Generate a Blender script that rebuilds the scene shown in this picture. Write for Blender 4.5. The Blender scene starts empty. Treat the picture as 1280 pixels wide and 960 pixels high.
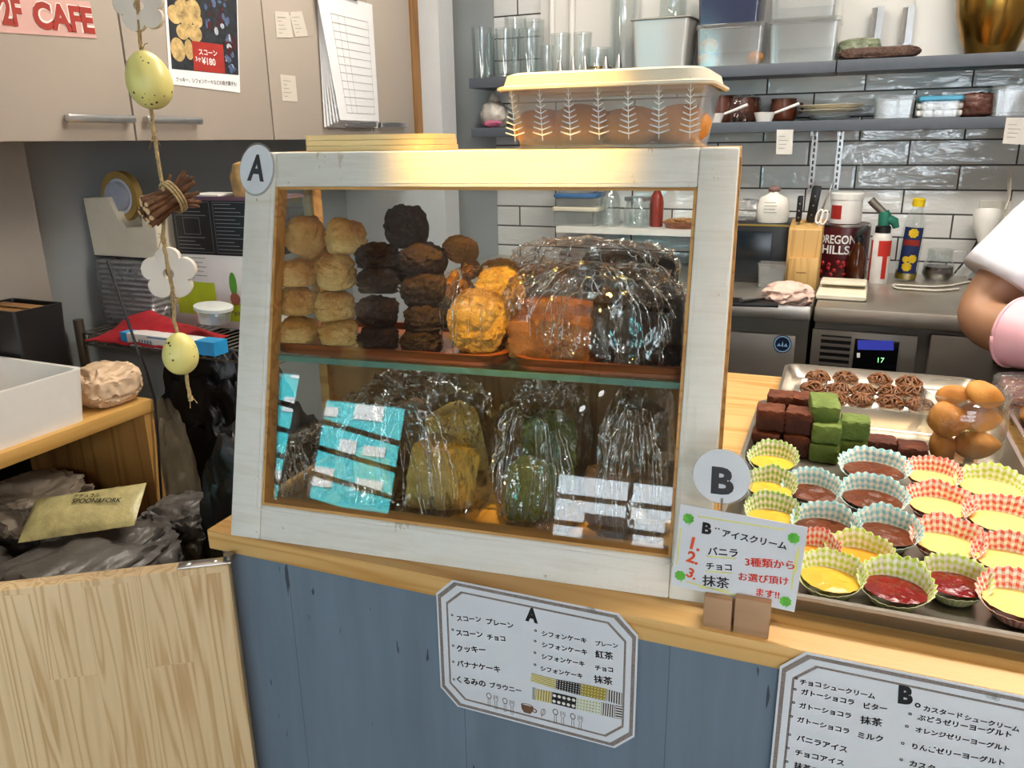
import bpy, bmesh, math, random
from mathutils import Vector, Matrix, noise
random.seed(7)
SC = bpy.context.scene
COL = SC.collection
PI = math.pi
# ------------------------------------------------------------------ camera
CZ = 1.30
F_PX, PITCH, ROLL, YAW = 997.45, 0.29533, -0.01480, 0.41728
_cy, _sy = math.cos(YAW), math.sin(YAW)
_fw = Vector((-_sy*math.cos(PITCH), _cy*math.cos(PITCH), -math.sin(PITCH)))
_r0 = Vector((_cy, _sy, 0)); _u0 = _r0.cross(_fw)
_rt = _r0*math.cos(ROLL) + _u0*math.sin(ROLL)
_up = -_r0*math.sin(ROLL) + _u0*math.cos(ROLL)
CAMP = Vector((0, 0, CZ))
cam = bpy.data.cameras.new('camera'); cam.sensor_width = 36; cam.lens = 36*F_PX/1280
cam.clip_start = 0.02
co = bpy.data.objects.new('camera', cam); COL.objects.link(co)
_m = Matrix((_rt, _up, -_fw)).transposed().to_4x4(); _m.translation = CAMP
co.matrix_world = _m
SC.camera = co
# ------------------------------------------------------------------ exposure, world, sun
SC.view_settings.view_transform = 'Standard'
SC.view_settings.look = 'None'
SC.view_settings.gamma = 1
SC.view_settings.use_curve_mapping = False
SC.view_settings.exposure = 0.42
SC.cycles.max_bounces = 10
SC.cycles.transparent_max_bounces = 32
SC.cycles.diffuse_bounces = 4
SC.cycles.glossy_bounces = 4
SC.cycles.caustics_reflective = False
SC.cycles.caustics_refractive = False
SC.cycles.sample_clamp_indirect = 6
world = bpy.data.worlds.new('World'); SC.world = world; world.use_nodes = True
bg = world.node_tree.nodes['Background']
bg.inputs[0].default_value = (0.74, 0.87, 1.0, 1); bg.inputs[1].default_value = 8.5
sun = bpy.data.lights.new('sun', 'SUN'); sun.energy = 22; sun.angle = 0.01; sun.color = (1, .96, .9)
so = bpy.data.objects.new('sun', sun); COL.objects.link(so)
so.rotation_euler = Vector((0.25, -0.75, -0.62)).to_track_quat('-Z', 'Y').to_euler()

# room extents
YW = -4.5       # front wall (behind the camera)
XL, XLF, XR = -1.85, -3.9, 3.2
YB, ZC = 2.95, 2.55
WINS = [  # x0, x1, z0, z1 on the front wall
    (-3.75, -3.06, 0.55, 2.05), (-2.88, -2.10, 0.55, 1.86), (-0.85, 0.35, 0.45, 1.47), (0.45, 3.0, 0.45, 2.35)]
for i, (x0, x1, z0, z1) in enumerate(WINS):
    l = bpy.data.lights.new('window_portal', 'AREA'); l.shape = 'RECTANGLE'; l.size = x1-x0; l.size_y = z1-z0
    l.cycles.is_portal = True
    o = bpy.data.objects.new('window_portal', l); COL.objects.link(o)
    o.location = ((x0+x1)/2, YW+0.12, (z0+z1)/2); o.rotation_euler = (PI/2, 0, 0)
def area(name, loc, sx, sy, power, color, rot=(0, 0, 0)):
    l = bpy.data.lights.new(name, 'AREA'); l.shape = 'RECTANGLE'; l.size = sx; l.size_y = sy
    l.energy = power; l.color = color
    o = bpy.data.objects.new(name, l); COL.objects.link(o); o.location = loc; o.rotation_euler = rot
    return o
# (light of the added, unseen ceiling lamps is made with their fixtures below)
P_CEIL_KITCHEN, P_CEIL_HALL = 30, 50
P_SPOT_CASE, P_SPOT_TRAY = 165, 20

# ------------------------------------------------------------------ pixel -> world point helpers
def ray(x, y): return _fw + _rt*((x-640)/F_PX) - _up*((y-480)/F_PX)
def at_z(x, y, z): d = ray(x, y); return CAMP + d*((z-CZ)/d.z)
def at_y(x, y, Y): d = ray(x, y); return CAMP + d*(Y/d.y)
def at_x(x, y, X): d = ray(x, y); return CAMP + d*(X/d.x)
def at_pl(x, y, p, n):
    d = ray(x, y); return CAMP + d*((Vector(p)-CAMP).dot(n)/d.dot(n))
def px2m(P, px): return (Vector(P)-CAMP).dot(_fw)*px/F_PX

# ------------------------------------------------------------------ materials
_mats = {}
class N:
    def __init__(s, name):
        s.m = bpy.data.materials.new(name); s.m.use_nodes = True
        s.t = s.m.node_tree; s.b = s.t.nodes['Principled BSDF']; s.out = s.t.nodes['Material Output']
        s._oc = None
    def n(s, typ, **kw):
        nd = s.t.nodes.new(typ)
        for k, v in kw.items(): setattr(nd, k, v)
        return nd
    def l(s, a, b): s.t.links.new(a, b)
    def oc(s):
        if s._oc is None: s._oc = s.n('ShaderNodeTexCoord')
        return s._oc.outputs['Object']
    def uv(s):
        if s._oc is None: s._oc = s.n('ShaderNodeTexCoord')
        return s._oc.outputs['UV']
    def mapv(s, src, scale=(1, 1, 1), loc=(0, 0, 0), rot=(0, 0, 0), rnd=False):
        mp = s.n('ShaderNodeMapping'); mp.inputs['Scale'].default_value = scale
        mp.inputs['Location'].default_value = loc; mp.inputs['Rotation'].default_value = rot
        s.l(src, mp.inputs['Vector'])
        if rnd:
            oi = s.n('ShaderNodeObjectInfo'); mu = s.n('ShaderNodeMath', operation='MULTIPLY'); mu.inputs[1].default_value = 37
            s.l(oi.outputs['Random'], mu.inputs[0]); cb = s.n('ShaderNodeCombineXYZ')
            for i in range(3): s.l(mu.outputs[0], cb.inputs[i])
            s.l(cb.outputs[0], mp.inputs['Location'])
        return mp.outputs[0]
    def noise(s, vec, scale, detail=4, rough=.55, dist=0):
        nd = s.n('ShaderNodeTexNoise'); nd.inputs['Scale'].default_value = scale; nd.inputs['Detail'].default_value = detail
        nd.inputs['Roughness'].default_value = rough; nd.inputs['Distortion'].default_value = dist
        s.l(vec, nd.inputs['Vector']); return nd.outputs['Fac']
    def ramp(s, fac, stops):
        r = s.n('ShaderNodeValToRGB'); e = r.color_ramp.elements
        e[0].position = stops[0][0]; e[0].color = (*stops[0][1], 1)
        e[1].position = stops[-1][0]; e[1].color = (*stops[-1][1], 1)
        for p, c in stops[1:-1]:
            x = e.new(p); x.color = (*c, 1)
        s.l(fac, r.inputs[0]); return r.outputs[0]
    def math(s, op, a, b=None, c=None):
        nd = s.n('ShaderNodeMath', operation=op)
        for i, v in enumerate((a, b, c)):
            if v is None: continue
            if isinstance(v, (int, float)): nd.inputs[i].default_value = v
            else: s.l(v, nd.inputs[i])
        return nd.outputs[0]
    def mix(s, fac, a, b, mode='MIX'):
        nd = s.n('ShaderNodeMix', data_type='RGBA', blend_type=mode)
        for i, v in ((0, fac), (6, a), (7, b)):
            if isinstance(v, (int, float)): nd.inputs[i].default_value = v
            elif isinstance(v, tuple): nd.inputs[i].default_value = (*v, 1)
            else: s.l(v, nd.inputs[i])
        return nd.outputs[2]
    def bump(s, h, strength, dist=.01):
        b = s.n('ShaderNodeBump'); b.inputs['Strength'].default_value = strength; b.inputs['Distance'].default_value = dist
        s.l(h, b.inputs['Height']); return b.outputs[0]
    def set(s, color=None, rough=None, metal=None, normal=None, **kw):
        for key, v in (('Base Color', color), ('Roughness', rough), ('Metallic', metal), ('Normal', normal)):
            if v is None: continue
            if isinstance(v, (int, float)): s.b.inputs[key].default_value = v
            elif isinstance(v, tuple): s.b.inputs[key].default_value = (*v, 1)
            else: s.l(v, s.b.inputs[key])
        for k, v in kw.items(): s.b.inputs[k.replace('_', ' ')].default_value = v
        return s.m
def srgb(h):
    h = h.lstrip('#'); c = [int(h[i:i+2], 16)/255 for i in (0, 2, 4)]
    return tuple(x/12.92 if x <= .04045 else ((x+.055)/1.055)**2.4 for x in c)
def plain(name, col, rough=.5, metal=0, var=.12, vs=25, bump=0, bs=80, **kw):
    """one colour with slight mottling"""
    if name in _mats: return _mats[name]
    if isinstance(col, str): col = srgb(col)
    k = N(name); v = k.mapv(k.oc(), rnd=True)
    nz = k.noise(v, vs)
    c = k.ramp(nz, [(.3, tuple(x*(1-var) for x in col)), (.7, tuple(min(1, x*(1+var*.6)) for x in col))])
    nm = k.bump(k.noise(v, bs, 6), bump) if bump else None
    _mats[name] = k.set(c, rough, metal, nm, **kw)
    return _mats[name]
def wood(name, light, dark, axis=0, scale=1.0, rough=.5, stave=0, fine=1.0):
    light, dark = srgb(light), srgb(dark)
    k = N(name); oc = k.oc()
    sc = [22*scale]*3; sc[axis] = 1.1*scale
    vec = k.mapv(oc, tuple(sc))
    tone = None
    if stave:
        sep = k.n('ShaderNodeSeparateXYZ'); k.l(oc, sep.inputs[0]); cb = k.n('ShaderNodeCombineXYZ')
        k.l(sep.outputs[axis], cb.inputs[0]); k.l(sep.outputs[0 if axis != 0 else 1], cb.inputs[1])
        br = k.n('ShaderNodeTexBrick'); k.l(cb.outputs[0], br.inputs['Vector'])
        br.inputs['Scale'].default_value = 1; br.inputs['Brick Width'].default_value = .34; br.inputs['Row Height'].default_value = stave
        br.inputs['Mortar Size'].default_value = .0004; br.inputs['Color1'].default_value = (0, 0, 0, 1); br.inputs['Color2'].default_value = (1, 1, 1, 1)
        br.inputs['Mortar'].default_value = (.5, .5, .5, 1); br.offset = .37; br.offset_frequency = 2
        tone = br.outputs['Color']
        ad = k.n('ShaderNodeVectorMath', operation='MULTIPLY_ADD'); k.l(tone, ad.inputs[0]); ad.inputs[1].default_value = (60, 60, 9)
        k.l(vec, ad.inputs[2]); vec = ad.outputs[0]
    n1 = k.noise(vec, .55, 3, .5, .6)
    w = k.math('SINE', k.math('MULTIPLY', n1, 46*fine))
    w = k.math('MULTIPLY_ADD', w, .5, .5)
    n2 = k.noise(k.mapv(oc, tuple(x*9 for x in sc)), 1.2, 3)
    g = k.math('ADD', k.math('MULTIPLY', k.math('POWER', w, 2.2), .62), k.math('MULTIPLY', n2, .35))
    mid = tuple((a*.62+b*.38) for a, b in zip(light, dark))
    c = k.ramp(g, [(.12, light), (.55, mid), (.98, dark)])
    if tone is not None:
        c = k.mix(k.math('MULTIPLY', tone, .28), c, mid)
    return k.set(c, rough, 0, k.bump(g, .06))
def glass(name, tint=(.96, .98, .97), extra=0.0, rough=.0, gloss=(1, 1, 1), bumps=None, ior=1.45, diff=0, dcol=(1, 1, 1), facets=None):
    """thin clear sheet: transparent with a mirror sheen"""
    k = N(name)
    tr = k.n('ShaderNodeBsdfTransparent'); tr.inputs[0].default_value = (*tint, 1)
    gl = k.n('ShaderNodeBsdfGlossy'); gl.inputs[0].default_value = (*gloss, 1); gl.inputs['Roughness'].default_value = rough
    lw = k.n('ShaderNodeLayerWeight'); f0 = ((ior-1)/(ior+1))**2
    if bumps:
        h = None
        for scale, st, stretch in bumps:
            v = k.mapv(k.oc(), stretch, rnd=True)
            nn = k.noise(v, scale, 3, .5, 1.2)
            nn = k.math('MULTIPLY', k.math('ABSOLUTE', k.math('SUBTRACT', nn, .5)), st)
            h = nn if h is None else k.math('ADD', h, nn)
        b = k.bump(h, 1.0, .012)
        if facets:
            for sc_, st_, stretch in facets:
                nz = k.n('ShaderNodeTexNoise'); nz.inputs['Scale'].default_value = sc_*.6; nz.inputs['Detail'].default_value = 2
                v0 = k.mapv(k.oc(), stretch, rnd=True); k.l(v0, nz.inputs['Vector'])
                ma = k.n('ShaderNodeVectorMath', operation='MULTIPLY_ADD'); k.l(nz.outputs['Color'], ma.inputs[0]); ma.inputs[1].default_value = (.06,)*3; k.l(v0, ma.inputs[2])
                vo = k.n('ShaderNodeTexVoronoi'); vo.inputs['Scale'].default_value = sc_; k.l(ma.outputs[0], vo.inputs['Vector'])
                m2 = k.n('ShaderNodeVectorMath', operation='MULTIPLY_ADD'); k.l(vo.outputs['Color'], m2.inputs[0]); m2.inputs[1].default_value = (st_,)*3; m2.inputs[2].default_value = (-st_/2,)*3
                ad = k.n('ShaderNodeVectorMath', operation='ADD'); k.l(b, ad.inputs[0]); k.l(m2.outputs[0], ad.inputs[1])
                nr = k.n('ShaderNodeVectorMath', operation='NORMALIZE'); k.l(ad.outputs[0], nr.inputs[0]); b = nr.outputs[0]
        k.l(b, gl.inputs['Normal']); k.l(b, lw.inputs['Normal'])
    fac = k.math('MULTIPLY_ADD', k.math('POWER', lw.outputs['Facing'], 5), 1-f0-extra, f0+extra)
    mx = k.n('ShaderNodeMixShader'); k.l(fac, mx.inputs[0]); k.l(gl.outputs[0], mx.inputs[2])
    if diff:
        df = k.n('ShaderNodeBsdfDiffuse'); df.inputs[0].default_value = (*dcol, 1)
        m2 = k.n('ShaderNodeMixShader'); m2.inputs[0].default_value = diff
        k.l(tr.outputs[0], m2.inputs[1]); k.l(df.outputs[0], m2.inputs[2]); k.l(m2.outputs[0], mx.inputs[1])
    else: k.l(tr.outputs[0], mx.inputs[1])
    k.l(mx.outputs[0], k.out.inputs[0])
    return k.m
def lamp_mat(name, col, strength):
    k = N(name); return k.set(col, .5, Emission_Color=(*col, 1), Emission_Strength=strength)

M = {}
M['pine'] = wood('pine_counter', '#E3B877', '#C98F45', 0, 1.0, .42)
M['pine_edge'] = wood('pine_counter_edge', '#E8CB9A', '#D9B278', 0, .8, .5)
M['gate'] = wood('pine_gate', '#E8CEA2', '#BF935A', 2, 1.0, .5, stave=.058, fine=2.6)
M['shelfwood'] = wood('shelf_wood', '#CFA25C', '#A87934', 1, .8, .5)
M['rawwood'] = wood('raw_moulding_wood', '#CC9A58', '#A06E34', 0, 1.2, .55)
M['walnut'] = wood('reddish_tray_wood', '#8C4A22', '#5E2B12', 0, 1.2, .4)
M['blockwood'] = wood('block_wood', '#B89270', '#94704E', 0, 1.4, .6)
M['knifewood'] = wood('knife_block_wood', '#D0A869', '#B4874A', 2, 1.5, .5)
M['strip'] = wood('brown_strip_wood', '#9A7040', '#7A5228', 2, .8, .5)
def painted():
    k = N('worn_white_paint'); oc = k.oc()
    streak = k.noise(k.mapv(oc, (5, 60, 60)), 1.2, 5, .65)
    streak2 = k.noise(k.mapv(oc, (60, 60, 5)), 1.2, 5, .65)
    pat = k.noise(oc, 7, 4)
    c = k.ramp(streak, [(.25, srgb('#D8D2C6')), (.5, srgb('#E9E6DF')), (.8, srgb('#DEDAD0'))])
    worn = k.math('MULTIPLY', k.math('GREATER_THAN', k.math('ADD', k.math('MULTIPLY', streak2, .6), k.math('MULTIPLY', pat, .6)), .76), .55)
    c = k.mix(worn, c, srgb('#B9A184'))
    ch = k.noise(k.mapv(oc, (20, 60, 20)), 2.2, 5, .7)
    c = k.mix(k.math('MULTIPLY', k.math('GREATER_THAN', ch, .685), .6), c, srgb('#A88A62'))
    return k.set(c, .55, 0, k.bump(k.math('ADD', streak, streak2), .12))
M['paint'] = painted()
def blue_panel():
    k = N('distressed_blue_panel'); oc = k.oc()
    base = k.ramp(k.noise(k.mapv(oc, (30, 30, 3)), 1, 4), [(.3, srgb('#687888')), (.7, srgb('#738496'))])
    v = k.mapv(oc, (46, 46, 7)); sp = k.noise(v, 1.0, 3, .6)
    crack = k.math('GREATER_THAN', sp, .70)
    v2 = k.mapv(oc, (150, 150, 16)); cr2 = k.math('GREATER_THAN', k.noise(v2, 1.0, 2), .745)
    seam = k.math('LESS_THAN', k.math('ABSOLUTE', k.math('SUBTRACT', k.math('FRACT', k.math('MULTIPLY', _x(k), 4.1)), .5)), .0025)
    mask = k.math('MAXIMUM', k.math('MULTIPLY', crack, .85), k.math('MULTIPLY', k.math('MAXIMUM', cr2, 0), .8))
    c = k.mix(mask, base, srgb('#262E3A')); c = k.mix(k.math('MULTIPLY', seam, .5), c, srgb('#33404E'))
    return k.set(c, .45, 0, k.bump(k.math('MULTIPLY', mask, -1), .3))
def _x(k):
    s = k.n('ShaderNodeSeparateXYZ'); k.l(k.oc(), s.inputs[0]); return s.outputs[0]
M['blue'] = blue_panel()
def tilemat():
    k = N('glazed_metro_tile'); oc = k.oc()
    s = k.n('ShaderNodeSeparateXYZ'); k.l(oc, s.inputs[0]); cb = k.n('ShaderNodeCombineXYZ')
    k.l(s.outputs[0], cb.inputs[0]); k.l(s.outputs[2], cb.inputs[1])
    br = k.n('ShaderNodeTexBrick'); k.l(cb.outputs[0], br.inputs['Vector'])
    br.offset = .5; br.inputs['Scale'].default_value = 1; br.inputs['Brick Width'].default_value = .302; br.inputs['Row Height'].default_value = .0765
    br.inputs['Mortar Size'].default_value = .0028; br.inputs['Mortar Smooth'].default_value = 0.1; br.inputs['Bias'].default_value = 0
    br.inputs['Color1'].default_value = (*srgb('#E6E7E6'), 1); br.inputs['Color2'].default_value = (*srgb('#DCDDDC'), 1); br.inputs['Mortar'].default_value = (*srgb('#23221F'), 1)
    b2 = k.n('ShaderNodeTexBrick'); k.l(cb.outputs[0], b2.inputs['Vector'])
    b2.offset = .5; b2.inputs['Scale'].default_value = 1; b2.inputs['Brick Width'].default_value = .302; b2.inputs['Row Height'].default_value = .0765
    b2.inputs['Mortar Size'].default_value = .012; b2.inputs['Mortar Smooth'].default_value = 1
    wav = k.noise(k.mapv(oc, (7, 7, 30)), 1.0, 3, .5, .8)
    wav2 = k.noise(k.mapv(oc, (12, 12, 22)), 1.2, 2, .5, .5)
    h = k.math('ADD', k.math('MULTIPLY', b2.outputs['Fac'], -.10), k.math('ADD', k.math('MULTIPLY', wav, .38), k.math('MULTIPLY', wav2, .22)))
    ro = k.math('MULTIPLY_ADD', br.outputs['Fac'], .6, .05)
    return k.set(br.outputs['Color'], ro, 0, k.bump(h, .55, .012), Specular_IOR_Level=.9)
M['tile'] = tilemat()
M['wall'] = plain('wall_paint', '#9AA0A2', .8, var=.05, vs=4)
M['wallwarm'] = plain('wall_paint_warm', '#A39C92', .8, var=.05, vs=4)
M['white_wall'] = plain('white_wall', '#DCDAD6', .7, var=.04, vs=4)
M['ceil'] = plain('ceiling_white', '#DEDCD8', .9, var=.03, vs=3)
M['floor'] = wood('floor_wood', '#7A6248', '#54402C', 0, .6, .5, stave=.1)
M['cab'] = plain('cabinet_laminate', '#B4A99D', .42, var=.05, vs=3)
M['cabside'] = plain('cabinet_edge', '#4A4A4A', .5, var=.05)
M['chrome'] = plain('brushed_metal', '#C9C9C9', .28, 1, var=.06, vs=60)
M['steel'] = plain('stainless_steel', '#D6CFC4', .42, 1, var=.1, vs=9)
M['darksteel'] = plain('fridge_steel', '#857F77', .42, .8, var=.1, vs=6)
M['traymetal'] = plain('tray_aluminium', '#B9B1A6', .33, .9, var=.08, vs=14)
M['black'] = plain('black_plastic', '#141416', .4, var=.2)
M['blackbag'] = plain('black_bag', '#08080A', .35, var=.3, vs=12, bump=.5, bs=18)
M['white'] = plain('white_plastic', '#ECEAE6', .4, var=.03)
M['cream'] = plain('cream_plastic', '#E4DCC6', .42, var=.04)
M['paper'] = plain('white_paper', '#EDEFF2', .55, var=.02, vs=8)
M['lam'] = plain('laminated_card', '#E6EAF2', .22, var=.015, vs=8)
M['ink'] = plain('black_ink', '#15161C', .5, var=.1)
M['inkred'] = plain('red_ink', '#E0402E', .5, var=.1)
M['inkorange'] = plain('orange_red_ink', '#E8552E', .5, var=.1)
M['inkyellow'] = plain('yellow_marker', '#EDEB96', .5, var=.06)
M['inkgreen'] = plain('clover_green', '#6FCB4E', .5, var=.25, vs=200)
M['inkdark'] = plain('charcoal_print', '#3A3B40', .35, var=.05)
M['border'] = plain('grey_brown_border', '#8F8480', .4, var=.35, vs=500)
M['greyblue'] = plain('grey_blue_shelf', '#545A64', .45, var=.06)
M['clear'] = glass('clear_pane', (.97, .985, .975))
M['shelfglass'] = glass('shelf_glass', (.86, .95, .92), .02)
M['glassedge'] = plain('green_glass_edge', '#5E857A', .12, var=.1, vs=40, Specular_IOR_Level=.8)
M['tumbler'] = glass('tumbler_glass', (.93, .95, .95), .05, .02, ior=1.5)
M['jarglass'] = glass('jar_glass', (.97, .965, .94), .055, .01, ior=1.4)
M['film'] = glass('cling_film', (.95, .95, .945), .12, .06, bumps=[(16, 1.2, (1, 1, 1)), (34, .7, (1, 1, .3))], facets=[(26, 1.3, (1, 1, .28)), (75, .9, (1, .6, .3))])
M['crease'] = glass('film_crease', (.97, .97, .97), .5, .12, bumps=[(60, .8, (1, 1, 1))])
M['filmdense'] = glass('crinkled_film', (.9, .9, .9), .12, .12, bumps=[(20, 1.2, (1, 1, 1)), (45, .7, (.5, 1, 1))], diff=.06, facets=[(40, 1.3, (.6, 1, 1))])
M['clearbox'] = glass('clear_polypropylene', (.93, .94, .94), .06, .12, diff=.12, dcol=(.8, .82, .83))
M['frost'] = glass('frosted_box', (.97, .95, .92), .03, .15, diff=.085, dcol=(.95, .93, .9))
M['bread'] = plain('plain', '#D9B070', .7)
def baked(name, pale, gold, brown, zmid, zspan, bump=.5, bs=60, scale=22):
    k = N(name); v = k.mapv(k.oc(), rnd=True)
    s = k.n('ShaderNodeSeparateXYZ'); k.l(k.oc(), s.inputs[0])
    n1 = k.noise(v, scale, 4, .6)
    h = k.math('ADD', k.math('MULTIPLY', k.math('SUBTRACT', s.outputs[2], zmid), 1/zspan), k.math('MULTIPLY', k.math('SUBTRACT', n1, .5), 1.6))
    c = k.ramp(k.math('ADD', h, .5), [(.1, srgb(pale)), (.55, srgb(gold)), (1, srgb(brown))])
    n2 = k.noise(v, bs*3, 4, .7)
    c = k.mix(k.math('MULTIPLY', k.math('GREATER_THAN', n2, .62), .25), c, srgb(brown))
    return k.set(c, .62, 0, k.bump(k.math('ADD', k.noise(v, bs, 6, .65), k.math('MULTIPLY', n2, .3)), bump))
M['scone'] = baked('golden_scone_crust', '#DDB876', '#C88F46', '#8E5322', .012, .06, .8, 45)
M['choc'] = baked('chocolate_scone_crust', '#341B12', '#42251A', '#664028', .03, .06, .9, 70, 40)
M['darkchoc'] = baked('dark_chocolate_crust', '#2E1A16', '#38211C', '#45291F', .03, .06, .8, 60, 40)
M['cookie'] = baked('golden_cookie', '#C99238', '#D2A04A', '#84561F', .012, .05, .9, 60, 30)
M['nutcookie'] = baked('nutty_cookie', '#9A6630', '#C08038', '#6E3F1C', .02, .05, .9, 60, 30)
M['madeleine'] = baked('madeleine_crust', '#CC8C3C', '#B8742C', '#8C5018', .02, .05, .25, 40, 18)
M['banana'] = baked('banana_cake', '#94602E', '#844A20', '#5A2A12', .03, .08, .4, 70, 26)
M['brownie'] = baked('walnut_brownie', '#1E100C', '#2A1610', '#3A2016', .03, .06, .8, 80, 40)
M['sponge'] = baked('yellow_sponge', '#EACB70', '#E2B450', '#C08438', .05, .12, .5, 130, 22)
M['matcha_sponge'] = baked('green_sponge', '#6E7A2A', '#5E6A22', '#4E4A1C', .05, .12, .5, 130, 22)
M['tea_sponge'] = baked('tea_sponge', '#8A6A4A', '#765638', '#5A3E26', .05, .12, .5, 130, 22)
M['gateau'] = baked('chocolate_gateau', '#3E1503', '#5E2405', '#844512', .03, .035, .5, 110, 40)
M['matcha'] = baked('green_tea_cake', '#58702A', '#708536', '#8C9C50', .03, .05, .5, 120, 30)
M['noodle'] = plain('chestnut_cream', '#8A5A36', .45, var=.3, vs=60)
M['puff'] = plain('pale_cream', '#E6D6B8', .6, var=.1)
M['bun'] = baked('orange_brown_bun', '#DC9640', '#D08232', '#9A521C', .03, .05, .3, 40, 18)  # colour raised to stand in for light glowing inside the frosted box
def gingham(name, col, n=32, m=6):
    k = N(name); s = k.n('ShaderNodeSeparateXYZ'); k.l(k.uv(), s.inputs[0])
    a = k.math('GREATER_THAN', k.math('FRACT', k.math('MULTIPLY', s.outputs[0], n)), .5)
    b = k.math('GREATER_THAN', k.math('FRACT', k.math('MULTIPLY', s.outputs[1], m)), .5)
    c = srgb(col); w = srgb('#F3EFE2')
    md = tuple((x+y)/2 for x, y in zip(c, w))
    t = k.math('MULTIPLY', k.math('ADD', a, b), .5)
    cc = k.ramp(t, [(0.2, w), (.5, md), (.8, c)])
    return k.set(cc, .5, 0, None, Subsurface_Weight=0.0)
M['gblue'] = gingham('blue_gingham_paper', '#7FC0C8')
M['gred'] = gingham('red_gingham_paper', '#E4573C')
M['ggreen'] = gingham('green_gingham_paper', '#88B436')
M['glime'] = gingham('lime_gingham_paper', '#B8D038')
M['custard'] = plain('pale_custard', '#F4DC86', .3, var=.06, vs=30, bump=.12, bs=60)
M['orangejelly'] = plain('orange_jelly', '#E8A83A', .15, var=.08, vs=30, bump=.1, bs=50)
M['yellowjelly'] = plain('yellow_filling', '#E8BE42', .22, var=.1, vs=30, bump=.2, bs=60)
M['redjelly'] = plain('dark_red_jelly', '#7E0C10', .06, var=.35, vs=30, bump=.4, bs=40)
M['chocfill'] = plain('chocolate_mousse', '#6A2E06', .28, var=.35, vs=30, bump=.6, bs=45, Specular_IOR_Level=.35)
M['egg'] = None
def eggmat():
    k = N('speckled_yellow_egg'); v = k.mapv(k.oc(), rnd=True)
    vo = k.n('ShaderNodeTexVoronoi'); k.l(v, vo.inputs['Vector']); vo.inputs['Scale'].default_value = 190
    sp = k.math('LESS_THAN', vo.outputs['Distance'], k.math('MULTIPLY_ADD', k.noise(v, 45, 2), 1.6, -.82))
    c = k.mix(sp, srgb('#E9DE8A'), srgb('#2E2A18'))
    return k.set(c, .35)
M['egg'] = eggmat()
M['twine'] = plain('jute_twine', '#C4A877', .8, var=.3, vs=300, bump=.6, bs=300)
M['twig'] = plain('dark_twig_bark', '#6A4428', .8, var=.35, vs=60, bump=.6, bs=120)
M['twigend'] = plain('twig_cut_end', '#E0BE90', .7)
M['flower'] = plain('whitewashed_wood', '#E2D8CA', .6, var=.06, vs=30)
M['plywood'] = plain('pale_board', '#E8CB90', .5, var=.06, vs=8)
M['red'] = plain('red_cloth', '#A01220', .75, var=.2, vs=14, bump=.3, bs=30)
M['greyfilm'] = plain('grey_plastic_bag', '#5E5A56', .35, var=.25, vs=9, bump=.6, bs=20)  # colour lowered to stand in for the shade inside the low shelf
M['kraft'] = plain('crumpled_paper_bag', '#DDBE9C', .45, var=.12, vs=15, bump=.5, bs=22)
M['spoonpack'] = plain('yellowish_film_pack', '#B8AE7A', .25, var=.25, vs=25, bump=.5, bs=30)
M['skin'] = plain('skin', '#A67B5E', .5, var=.06, vs=12)
M['shirt'] = plain('white_shirt', '#DCDDE6', .75, var=.04, vs=10, bump=.25, bs=14)
M['glove'] = plain('pink_glove', '#EAB4BE', .4, var=.05, vs=20)
M['navy'] = plain('navy_trousers', '#20242E', .8)
M['hair'] = plain('dark_hair', '#1A1412', .6, var=.3)
M['brass'] = plain('brass_bowl', '#A07838', .22, 1, var=.15, vs=10)
M['browncup'] = plain('brown_glazed_pot', '#5A2E1C', .3, var=.2)

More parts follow.
